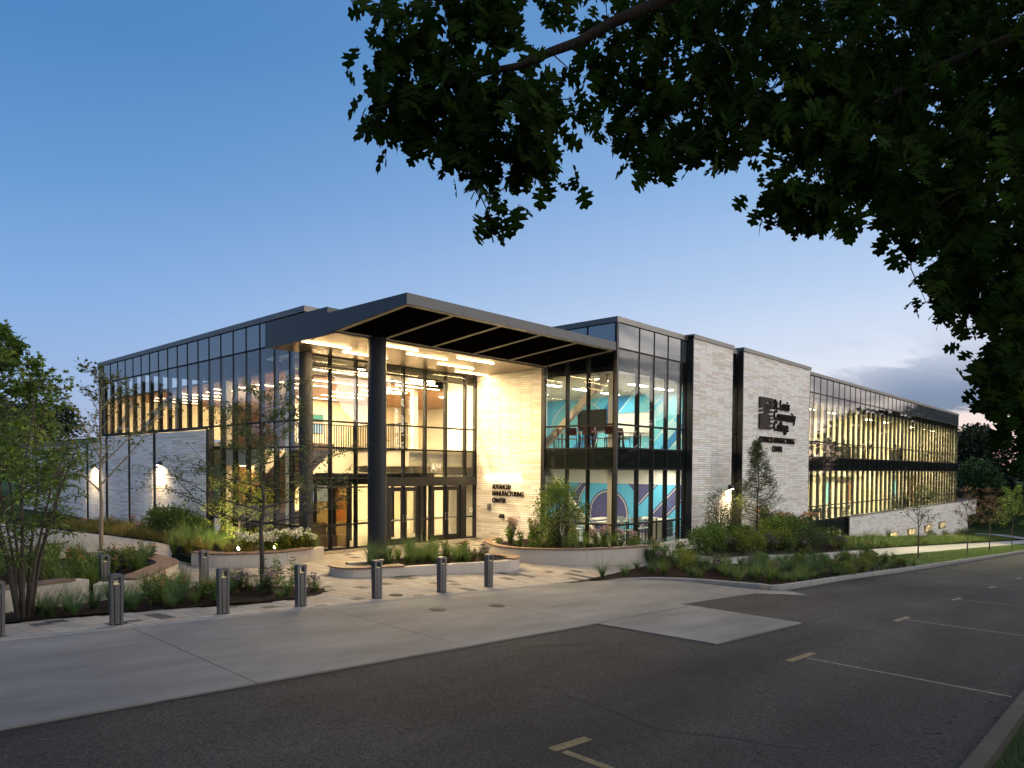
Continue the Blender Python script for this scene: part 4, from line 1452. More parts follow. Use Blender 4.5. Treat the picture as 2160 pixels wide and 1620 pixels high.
# ------------------------------------------------------------------ raised letters and emblem
m_let = mat('bronze_letters', (.014, .011, .009), .8, 0, spec=.1)
m_embl = mat('bronze_emblem', (.050, .041, .036), .8, 0, var=.12, vscale=2, spec=.15)
m_vin = mat('white_vinyl', (.92, .92, .90), .6)
def glyphs(txt, size, ext):
    """one mesh per character with its x offset"""
    def mk(s):
        cu = bpy.data.curves.new('t', 'FONT')
        cu.body, cu.size, cu.extrude, cu.resolution_u, cu.offset = s, size, ext, 2, size * .022
        o = bpy.data.objects.new('t', cu)
        COL.objects.link(o)
        me = bpy.data.meshes.new_from_object(o.evaluated_get(bpy.context.evaluated_depsgraph_get()))
        bpy.data.objects.remove(o)
        xs_ = [v.co.x for v in me.vertices] or [0]
        return me, min(xs_), max(xs_)
    out = []
    for i, c in enumerate(txt):
        if c == ' ':
            continue
        me, a, b_ = mk(c)
        _, _, pe = mk(txt[:i + 1])
        out.append((c, me, pe - b_))
    return out
def lettering(parent, txt, size, P, rot, m, sx=1.0, ext=.02, align='L', space=1.0, fit=None):
    gl = glyphs(txt, size, ext)
    if fit:
        sx = fit / (max(x + max(v.co.x for v in me.vertices) for _, me, x in gl))
    W_ = max(x for _, _, x in gl) * sx * space
    for c, me, x in gl:
        me.materials.append(m)
        me.name = 'letter'
        o = link('letter', me, parent)
        off = x * sx * space - (W_ / 2 + size * .25 if align == 'C' else 0)
        loc = Matrix.Translation(P) @ Euler(rot).to_matrix().to_4x4() @ Matrix.Translation((off, 0, 0)) @ Matrix.Diagonal((sx, 1, 1, 1))
        o.matrix_local = loc
sg = empty('wall_sign', None, (0, 0, 0), label='raised bronze letters reading ADVANCED MANUFACTURING CENTER on the recess wall', category='sign')
ro = (R(90), 0, R(-90))
for i, w in enumerate(('ADVANCED', 'MANUFACTURING', 'CENTER')):
    lettering(sg, w, .30, (-.045, 6.60, 2.275 - i * .305), ro, m_let, 1, .018, fit=(1.13, 1.88, .84)[i])
sg = empty('college_sign', None, (0, 0, 0), label='large bronze emblem with St. Louis Community College letters on the widest brick pylon', category='sign')
def elogo(pts, x0=12.28, z1=6.94, w=1.66, h=1.62):
    b = MB()
    p = []
    for (px, py) in pts:
        t_ = (px - 255) / 305
        top, bot = 190 + 50 * t_, 892 + 30 * t_
        p.append((x0 + t_ * w, z1 - (py - top) / (bot - top) * h))
    n = len(p)
    vs = [(x, -.325, z) for x, z in p] + [(x, -.40, z) for x, z in p]
    b.add(vs, [tuple(range(n)), tuple(range(2 * n - 1, n - 1, -1))] + [(i, n + i, n + (i + 1) % n, (i + 1) % n) for i in range(n)])
    b.build('emblem', m_embl, sg)
elogo([(255, 190), (560, 240), (556, 472), (492, 462), (488, 312), (470, 300), (440, 298), (412, 312), (385, 350), (355, 405), (330, 428), (300, 438), (255, 432)])
elogo([(255, 476), (300, 482), (335, 470), (362, 436), (395, 376), (418, 346), (442, 338), (462, 345), (468, 372), (470, 508), (552, 510), (552, 552), (455, 550), (440, 540), (436, 392), (418, 392), (392, 436), (362, 492), (330, 520), (255, 522)])
elogo([(255, 566), (330, 562), (372, 528), (405, 472), (424, 430), (430, 580), (470, 590), (455, 640), (450, 700), (458, 760), (480, 805), (470, 850), (500, 858), (552, 852), (552, 895), (520, 918), (255, 892)])
elogo([(500, 600), (552, 604), (552, 645), (510, 643), (488, 655), (478, 680), (552, 684), (552, 722), (478, 720), (486, 748), (508, 765), (552, 768), (552, 812), (505, 808), (480, 790), (462, 755), (458, 700), (464, 645), (478, 612)])
r2 = (R(90), 0, 0)
for i, w in enumerate(('St. Louis', 'Community', 'College')):
    lettering(sg, w, .74, (14.08, -.36, 6.43 - i * .57), r2, m_let, 1, .03, fit=(2.1, 3.0, 2.0)[i])
sg2 = empty('wall_sign', None, (0, 0, 0), label='raised bronze letters reading ADVANCED MANUFACTURING CENTER under the college emblem', category='sign')
lettering(sg2, 'ADVANCED MANUFACTURING', .42, (12.28, -.35, 4.64), r2, m_let, 1, .02, fit=4.72)
lettering(sg2, 'CENTER', .42, (13.96, -.35, 4.18), r2, m_let, 1, .02, fit=1.34)
sg3 = empty('door_sign', None, (0, 0, 0), label='white letters AM on the glass above the doors', category='sign')
lettering(sg3, 'AM', .47, (-2.76, YE - .02, 3.06), r2, m_vin, .86, .003)
# small fittings on the recess wall
t = empty('hose_connection', None, (-.01, 5.96, 1.08), label='small dark pipe outlet low on the recess wall', category='pipe outlet')
b = MB(); b.box((-.12, -.10, -.09), (0, .10, .09)); b.build('body', m_black, t)
b = MB(); b.tube([(-.12, -.05, 0), (-.20, -.05, -.03)], .04, 10); b.tube([(-.12, .05, 0), (-.20, .05, -.03)], .04, 10); b.build('outlet', m_dark, t)
t = empty('wall_plate', None, (-.01, 6.80, 1.45), label='square steel plate on the recess wall left of the pipe outlet', category='plate')
b = MB(); b.box((-.03, -.12, -.14), (0, .12, .14)); b.build('body', m_steel, t)
b = MB(); b.tube([(-.03, 0, 0), (-.05, 0, 0)], .05, 12); b.build('button', m_steel, t)
t = empty('card_reader', None, (-.36, YE - .02, 1.30), label='small white card reader on the glass beside the right door', category='card reader')
b = MB(); b.box((-.08, -.02, -.1), (.08, .0, .1)); b.build('body', m_white, t)
b = MB(); b.box((-.03, -.026, -.02), (.03, -.021, .04)); b.build('sensor', m_black, t)

# ------------------------------------------------------------------ bollards
m_bol = mat('bollard_grey_metal', (.115, .118, .122), .42, .6, var=.12, vscale=8)
g_bol = glow('bollard_light', (1.0, .80, .42), .45)
def bollard_proto():
    t = empty('bollard', None, (0, 0, 0))
    h, w, d = .914, .108, .075
    # outer loop: two flat legs joined by a rounded top
    b = MB()
    out, inn = [], []
    rr, ri = .045, .030
    for sx in (-1, 1):
        pass
    def arc(cx_, cz_, r, a0, a1, n=5):
        return [(cx_ + r * math.cos(R(a0 + (a1 - a0) * i / n)), cz_ + r * math.sin(R(a0 + (a1 - a0) * i / n))) for i in range(n + 1)]
    out = [(-w + .012, 0)] + arc(-w + rr, h - rr, rr, 180, 90) + arc(w - rr, h - rr, rr, 90, 0) + [(w - .012, 0)]
    inn = [(-w + .058, 0)] + arc(-w + .05 + ri, h - .045 - ri, ri, 180, 90) + arc(w - .05 - ri, h - .045 - ri, ri, 90, 0) + [(w - .058, 0)]
    n = len(out)
    vs = [(x, -d, z) for x, z in out] + [(x, -d, z) for x, z in inn] + [(x, d, z) for x, z in out] + [(x, d, z) for x, z in inn]
    fs = []
    for i in range(n - 1):
        fs += [(i, n + i, n + i + 1, i + 1), (2 * n + i, 2 * n + i + 1, 3 * n + i + 1, 3 * n + i), (i, i + 1, 2 * n + i + 1, 2 * n + i), (n + i, 3 * n + i, 3 * n + i + 1, n + i + 1)]
    b.add(vs, fs)
    b.build('frame', m_bol, t)
    b = MB()
    b.add([(-.036, -d - .004, .03), (.036, -d - .004, .03), (.036, d + .004, .03), (-.036, d + .004, .03), (-.044, -d - .004, .735), (.044, -d - .004, .735), (.044, d + .004, .735), (-.044, d + .004, .735)],
          [(0, 3, 2, 1), (4, 5, 6, 7), (0, 1, 5, 4), (1, 2, 6, 5), (2, 3, 7, 6), (3, 0, 4, 7)])
    b.box((-.05, -.05, .0), (.05, .05, .72), 1)
    b.build('core', [m_bol, m_black], t)
    b = MB()
    b.box((-.042, -.07, .736), (.042, .07, .744))
    b.build('lens', g_bol, t)
    b = MB()
    b.box((-w - .0, -d - .006, -.12), (w, d + .006, .008))
    b.build('base_plate', m_bol, t)
    return t
bp_ = bollard_proto()
BO = [(-18.33, -1.80, 'nearest bollard with the flower bed behind it'), (-16.38, -1.82, 'bollard second from the left along the kerb strip'), (-14.69, -1.88, 'bollard beside the tip of the front flower bed'),
      (-12.67, -1.88, 'bollard in front of the left end of the central planter'), (-10.68, -1.95, 'bollard in front of the middle of the central planter'), (-8.92, -1.92, 'last bollard on the right, between the central and the right planter'),
      (-20.10, -1.78, 'bollard cut by the left edge of the picture'), (-14.47, 3.35, 'lit bollard at the back of the flower bed, in open paving'), (-16.6, 4.30, 'lit bollard standing against the front left planter')]
for i, (x, y, s) in enumerate(BO):
    o = bp_ if i == 0 else copy_tree(bp_, (x, y, 0))
    o.location = (x, y, T(x, y) + .012)
    o.rotation_euler = (0, 0, R(-4 + i * 1.2))
    o['label'], o['category'], o['group'] = 'grey metal ' + s, 'bollard', 'grey bollards round the plaza'

# ------------------------------------------------------------------ planters with timber seats
m_pc = mat('planter_concrete', (.47, .43, .37), .75, var=.10, vscale=2.2, bump=.15, bscale=90, detail=7)
m_sl = mat('weathered_ipe', (.16, .10, .065), .6, var=.4, vscale=5, bump=.3, bscale=50, stretch=(1, 1, 1))
def ribbon(b, pts, a0, a1, z0, z1, closed=False, mi=0):
    """solid strip between offsets a0..a1 (left of travel) from z0 to z1 (numbers or functions)"""
    n = len(pts)
    f0 = z0 if callable(z0) else (lambda x, y: z0)
    f1 = z1 if callable(z1) else (lambda x, y: z1)
    vs = []
    for i, (x, y) in enumerate(pts):
        p, q = (pts[i - 1], pts[(i + 1) % n]) if closed else (pts[max(0, i - 1)], pts[min(n - 1, i + 1)])
        L = math.dist(p, q) or 1
        nx, ny = -(q[1] - p[1]) / L, (q[0] - p[0]) / L
        A_, B_ = (x + nx * a0, y + ny * a0), (x + nx * a1, y + ny * a1)
        vs += [(*A_, f0(*A_)), (*B_, f0(*B_)), (*B_, f1(*B_)), (*A_, f1(*A_))]
    fs = []
    for i in range(n if closed else n - 1):
        j = (i + 1) % n
        for k in range(4):
            fs.append((i * 4 + k, j * 4 + k, j * 4 + (k + 1) % 4, i * 4 + (k + 1) % 4))
    if not closed:
        fs += [(3, 2, 1, 0), tuple((n - 1) * 4 + k for k in range(4))]
    b.add(vs, fs, mi)
def planter(label, pts, ztop, w, caps, closed=False, cuts=(), side=1):
    t = empty('planter', None, (0, 0, 0), label=label, category='planter', group='curved concrete planters of the plaza')
    n = len(pts)
    cuts = [0] + list(cuts) + [n if closed else n - 1]
    for a, b_ in zip(cuts, cuts[1:]):
        seg = [pts[i % n] for i in range(a, b_ + 1)]
        if len(seg) < 2:
            continue
        e = .004
        s0, s1 = seg[0], seg[1]
        d = math.dist(s0, s1)
        seg[0] = (s0[0] + (s1[0] - s0[0]) * e / d, s0[1] + (s1[1] - s0[1]) * e / d)
        s0, s1 = seg[-1], seg[-2]
        d = math.dist(s0, s1)
        seg[-1] = (s0[0] + (s1[0] - s0[0]) * e / d, s0[1] + (s1[1] - s0[1]) * e / d)
        b = MB()
        ribbon(b, seg, 0, w * side, lambda x, y: T(x, y) - .2, ztop)
        b.build('concrete_wall', m_pc, t)
    for (a, b_, wd, nb) in caps:
        seg = [pts[i % n] for i in range(a, b_ + 1)]
        for k in range(nb):
            b = MB()
            u0 = -.035 + (wd + .035) * k / nb
            u1 = -.035 + (wd + .035) * (k + 1) / nb - .008
            ribbon(b, seg, u0 * side, u1 * side, ztop + .012, ztop + .052)
            b.build('seat_slat', m_sl, t)
        b = MB()
        ribbon(b, seg, .02 * side, (wd - .03) * side, ztop - .0, ztop + .012)
        b.build('seat_bearer', m_black, t)
    return t
pL = smooth_line([(-13.13, 7.3), (-12.95, 6.35), (-12.3, 5.75), (-11.5, 5.35), (-10.6, 5.3), (-9.8, 5.55), (-9.12, 5.95)], 6)
planter('curved planter under the left glazing with white hydrangeas', pL, .42, .42, [(0, 30, .44, 3)], cuts=(9, 22))
pRr = smooth_line([(-2.4, 4.1), (-3.3, 3.75), (-3.95, 3.05), (-4.5, 1.85), (-4.42, .75), (-3.6, -.38), (-2.2, -1.28), (-.45, -1.83)], 6)
planter('curved planter below the recess wall letters with a round shrub', pRr, .37, .36, [(0, len(pRr) - 1, .26, 2)], cuts=(12, 24, 33))
pC = smooth_line([(-11.1, 2.5), (-11.02, 1.7), (-10.3, 1.25), (-8.9, .78), (-7.1, .08), (-6.0, -.2), (-5.35, .25), (-5.45, 1.3), (-6.0, 2.45), (-7.2, 3.12), (-8.4, 3.02), (-9.5, 2.95), (-10.5, 3.15)], 5, True)
planter('low looped planter with timber seats in front of the round column', pC, .24, .22, [(0, 13, .46, 4), (25, 38, .42, 4), (60, 65, .46, 4)], True, cuts=(9, 18, 27, 36, 46, 56))
pF = smooth_line([(-15.2, 10.6), (-14.45, 9.6), (-14.15, 7.6), (-14.3, 5.5), (-15.05, 4.35), (-15.9, 3.3), (-16.8, 2.6), (-17.3, 2.85)], 6)
planter('planter at the left with a long curved timber seat and orange flowers', pF[::-1], .40, .46, [(9, len(pF) - 7, .56, 4)], cuts=(10, 22, 33))
pG = smooth_line([(-17.35, 2.95), (-18.2, 2.75), (-19.5, 2.5), (-21.5, 2.4)], 5)
planter('straight planter wall with timber seat behind the shrub at the left edge', pG[::-1], .52, .42, [(0, 13, .44, 3)], cuts=(7,))
pH = smooth_line([(-15.4, 12.4), (-16.3, 11.6), (-17.6, 11.2), (-19.5, 11.0)], 5)
planter('far planter wall with timber top beside the pale left path', pH[::-1], .46, .4, [(0, len(pH) - 1, .42, 3)], cuts=(7,))

# ------------------------------------------------------------------ furniture seen through the glass
m_mar = mat('maroon_plastic', (.10, .016, .022), .5)
m_seat2 = mat('grey_green_plastic', (.30, .36, .33), .5)
m_tab = mat('table_white', (.60, .56, .48), .4)
def chair_proto(name, m, high=0., label='', cat='chair'):
    t = empty(name, None, (0, 0, 0), label=label, category=cat)
    s = .45 + high
    b = MB(); b.box((-.22, -.21, s - .03), (.22, .21, s)); b.build('seat', m, t)
    b = MB()
    b.add([(-.21, .20, s + .12), (.21, .20, s + .12), (.21, .23, s + .12), (-.21, .23, s + .12), (-.19, .25, s + .44), (.19, .25, s + .44), (.19, .28, s + .44), (-.19, .28, s + .44)],
          [(0, 3, 2, 1), (4, 5, 6, 7), (0, 1, 5, 4), (1, 2, 6, 5), (2, 3, 7, 6), (3, 0, 4, 7)])
    b.build('backrest', m, t)
    for sx in (-1, 1):
        for sy in (-1, 1):
            b = MB()
            b.bar((sx * .19, sy * .18, s - .03), (sx * .22, sy * .23, 0), .022, .022)
            if sy > 0:
                b.bar((sx * .19, .19, s - .03), (sx * .17, .24, s + .3), .02, .02)
            b.build('leg', m_black, t)
    return t
def table_proto(name, L, D, h, m, label):
    t = empty(name, None, (0, 0, 0), label=label, category='table')
    b = MB(); b.box((-L / 2, -D / 2, h - .035), (L / 2, D / 2, h)); b.build('table_top', m, t)
    for sx in (-1, 1):
        for sy in (-1, 1):
            b = MB(); b.box((sx * (L / 2 - .08) - .025, sy * (D / 2 - .08) - .025, 0), (sx * (L / 2 - .08) + .025, sy * (D / 2 - .08) + .025, h - .035)); b.build('leg', m_black, t)
    return t
c0 = chair_proto('classroom_chair', m_mar, 0, 'maroon plastic chair on dark legs in the upper mural classroom')
spots = [(.55, .62, 2.0), (.75, 1.25, .4), (.6, 1.75, 1.9), (.9, 2.15, .7), (.65, 2.65, 2.2), (.7, 3.2, .9), (1.5, 1.0, 1.2), (1.6, 2.4, 2.4), (1.6, .75, -.3), (2.3, 1.5, 1.5)]
for i, (x, y, a) in enumerate(spots):
    o = c0 if i == 0 else copy_tree(c0, (0, 0, 0))
    o.location, o.rotation_euler, o['group'] = (x, y, 4.0), (0, 0, a), 'maroon chairs of the upper classroom'
t0 = table_proto('classroom_table', 1.5, .7, .74, m_tab, 'pale table among the maroon chairs of the upper mural classroom')
for i, (x, y, a) in enumerate([(1.2, 1.5, 1.57), (1.25, 3.2, 1.57), (2.9, .9, 0)]):
    o = t0 if i == 0 else copy_tree(t0, (0, 0, 0))
    o.location, o.rotation_euler, o['group'] = (x, y, 4.0), (0, 0, a), 'tables of the upper classroom'
t1 = table_proto('high_table', 1.6, .7, 1.02, m_tab, 'high pale table in the lower mural room')
for i, (x, y, a) in enumerate([(1.5, 1.2, 0), (2.6, 2.6, 0.1), (4.2, 1.4, 0)]):
    o = t1 if i == 0 else copy_tree(t1, (0, 0, 0))
    o.location, o.rotation_euler, o['group'] = (x, y, .02), (0, 0, a), 'high tables of the lower mural room'
c1 = chair_proto('bar_chair', m_seat2, .22, 'pale green bar chair with thin legs in the lower mural room')
for i, (x, y, a) in enumerate([(1.0, 2.6, 1.2), (2.1, 3.3, 2.4), (1.9, .7, .2), (2.9, .8, -.3), (3.4, 2.0, 1.9), (3.6, .9, .2), (1.2, 4.4, 2)]):
    o = c1 if i == 0 else copy_tree(c1, (0, 0, 0))
    o.location, o.rotation_euler, o['group'] = (x, y, .02), (0, 0, a), 'bar chairs of the lower mural room'
t = empty('cabinet', None, (5.6, 1.3, .02), R(6), label='grey blue drawer cabinet with cream ends in the lower mural room', category='cabinet')
b = MB(); b.box((-.6, -.3, .08), (.6, .3, .9)); b.build('body', m_cream, t)
m_dr = mat('drawer_blue_grey', (.10, .16, .22), .5)
for i in range(2):
    for j in range(2):
        b = MB(); b.box((-.56 + i * .57, -.33, .12 + j * .39), (-.02 + i * .57, -.301, .48 + j * .39)); d = b.build('drawer', m_dr, t)
        b = MB(); b.box((-.4 + i * .57, -.35, .38 + j * .39), (-.18 + i * .57, -.331, .40 + j * .39)); b.build('handle', m_steel, d)
m_scr = mat('screen_off', (.012, .011, .010), .55, spec=.15)
def screen(P, w, h, rz, label, m, frame=True):
    t = empty('wall_screen', None, P, rz, label=label, category='screen')
    b = MB(); b.box((-w / 2 - .03, .0, -h / 2 - .03), (w / 2 + .03, .06, h / 2 + .03)); b.build('bezel', m_black, t)
    b = MB(); b.box((-w / 2, -.004, -h / 2), (w / 2, -.001, h / 2)); b.build('display', m, t)
screen((7.45, 6.62, 5.75), 1.8, 1.04, R(-90), 'large dark screen on the blue mural of the upper classroom', m_scr)
t = empty('whiteboard', None, (7.49, 4.05, 5.43), R(-90), label='cream whiteboard on the blue mural right of the dark screen', category='whiteboard')
b = MB(); b.box((-1.02, 0, -.56), (1.02, .03, .56)); b.build('board', m_white, t)
b = MB(); b.box((-1.06, -.01, .565), (1.06, .04, .60)); b.box((-1.06, -.06, -.60), (1.06, .04, -.565)); b.build('frame', m_steel, t)
m_tv1 = glow('display_green', (.20, .55, .30), 1.0)
m_tv2 = glow('display_pale', (.55, .75, .75), 1.1)
screen((-.45, 20.13, 5.98), .62, .38, 0, 'upper screen with a green picture on the far wall of the upper lobby', m_tv1)
screen((-.45, 20.13, 5.40), .62, .52, 0, 'lower pale screen on the far wall of the upper lobby', m_tv2)
m_tv3 = glow('display_white', (.75, .80, 1.0), 2.6)
m_tv4 = glow('display_blue', (.08, .25, .85), 1.6)
screen((-.45, 20.13, 1.85), 1.5, 1.3, 0, 'bright white screen on the far wall of the ground floor lobby', m_tv3)
screen((-5.2, 16.0, 1.9), .8, 2.2, 0, 'tall blue screen in the lobby behind the corner column', m_tv4)
# timber doors inside
def inner_door(P, rz, label, w=.95, h=2.15):
    t = empty('interior_door', None, P, rz, label=label, category='door')
    b = MB(); b.box((-w / 2, -.05, 0), (w / 2, 0, h)); b.build('leaf', m_door, t)
    b = MB(); b.box((-w / 2 - .07, -.04, 0), (-w / 2 - .002, .02, h + .07)); b.box((w / 2 + .002, -.04, 0), (w / 2 + .07, .02, h + .07)); b.box((-w / 2, -.04, h + .002), (w / 2, .02, h + .07)); b.build('frame', m_dark, t)
    b = MB(); b.box((-.1, -.054, 1.25), (.30, -.051, 1.95)); b.build('vision_panel', m_tv2 if False else m_white, t)
    b = MB(); b.tube([(w / 2 - .1, -.05, 1.0), (w / 2 - .1, -.10, 1.0), (w / 2 - .22, -.10, 1.0)], .012, 6); b.build('handle', m_steel, t)
inner_door((1.05, 20.18, .02), 0, 'orange timber door with a pale window in the far wall of the ground floor lobby')
t = empty('door_lettering', None, (0, 0, 0), label='small dark lettering on the orange door of the ground floor lobby', category='sign')
for i, w in enumerate(('ADVANCED', 'MANUFACTURING', 'CENTER')):
    lettering(t, w, .13, (.68, 20.12, 1.02 - i * .16), (R(90), 0, 0), m_let, 1, .003, fit=(.46, .74, .34)[i])
inner_door((40.6, 3.58, -.28), 0, 'narrow orange timber door in the lower rooms along the road, the nearer one')
inner_door((61.0 - 1.4, 3.58, -.28), 0, 'wide orange timber door in the lower rooms near the far end', 1.8)
# desks, chairs and workstations along the long glazing
t2 = table_proto('lab_table', 1.7, .75, .9, m_scr, 'dark lab table standing close to the long glazing')
c2 = chair_proto('lab_stool', m_scr, .2, 'dark lab stool standing close to the long glazing', 'stool')
first = True
for i, (x, y, z) in enumerate([(21.6, 1.0, -.28), (24.4, 1.3, -.28), (28.8, 1.2, -.28), (44.5, 1.2, -.28), (48, 1.4, -.28), (52.5, 1.2, -.28), (21.0, .8, 4.0), (25.6, .9, 4.0), (32, .8, 4.0), (41, .8, 4.0), (55, .9, 4.0)]):
    o = t2 if i == 0 else copy_tree(t2, (0, 0, 0))
    o.location, o['group'] = (x, y, z), 'lab tables along the long glazing'
    for j in (-1, 1):
        s = c2 if first else copy_tree(c2, (0, 0, 0))
        first = False
        s.location, s.rotation_euler, s['group'] = (x + j * .5, y + .65 * j * (1 if i % 2 else -1) * .7, z), (0, 0, (0 if j * (1 if i % 2 else -1) > 0 else math.pi)), 'lab stools along the long glazing'
for i, (x, y, z) in enumerate([(22.6, 1.9, -.28), (46.2, 1.9, -.28), (50.5, 2.2, -.28), (28.0, 1.4, 4.0), (30.2, 1.2, 4.0), (43.5, 1.2, 4.0)]):
    t = empty('work_station', None, (x, y, z), label='dark lab machine with a screen behind the long glazing', category='machine', group='lab machines behind the long glazing')
    b = MB(); b.box((-.45, -.35, .1), (.45, .35, .85)); b.box((-.5, -.4, .85), (.5, .4, .9)); b.build('cabinet_body', m_dark, t)
    b = MB(); b.box((-.35, .05, 1.0), (.35, .1, 1.45)); b.bar((0, .1, .9), (0, .1, 1.1), .06, .06); b.build('monitor', m_scr, t)
    for sx in (-1, 1):
        b = MB(); b.box((sx * .4 - .03, -.3, 0), (sx * .4 + .03, .3, .1)); b.build('foot', m_black, t)
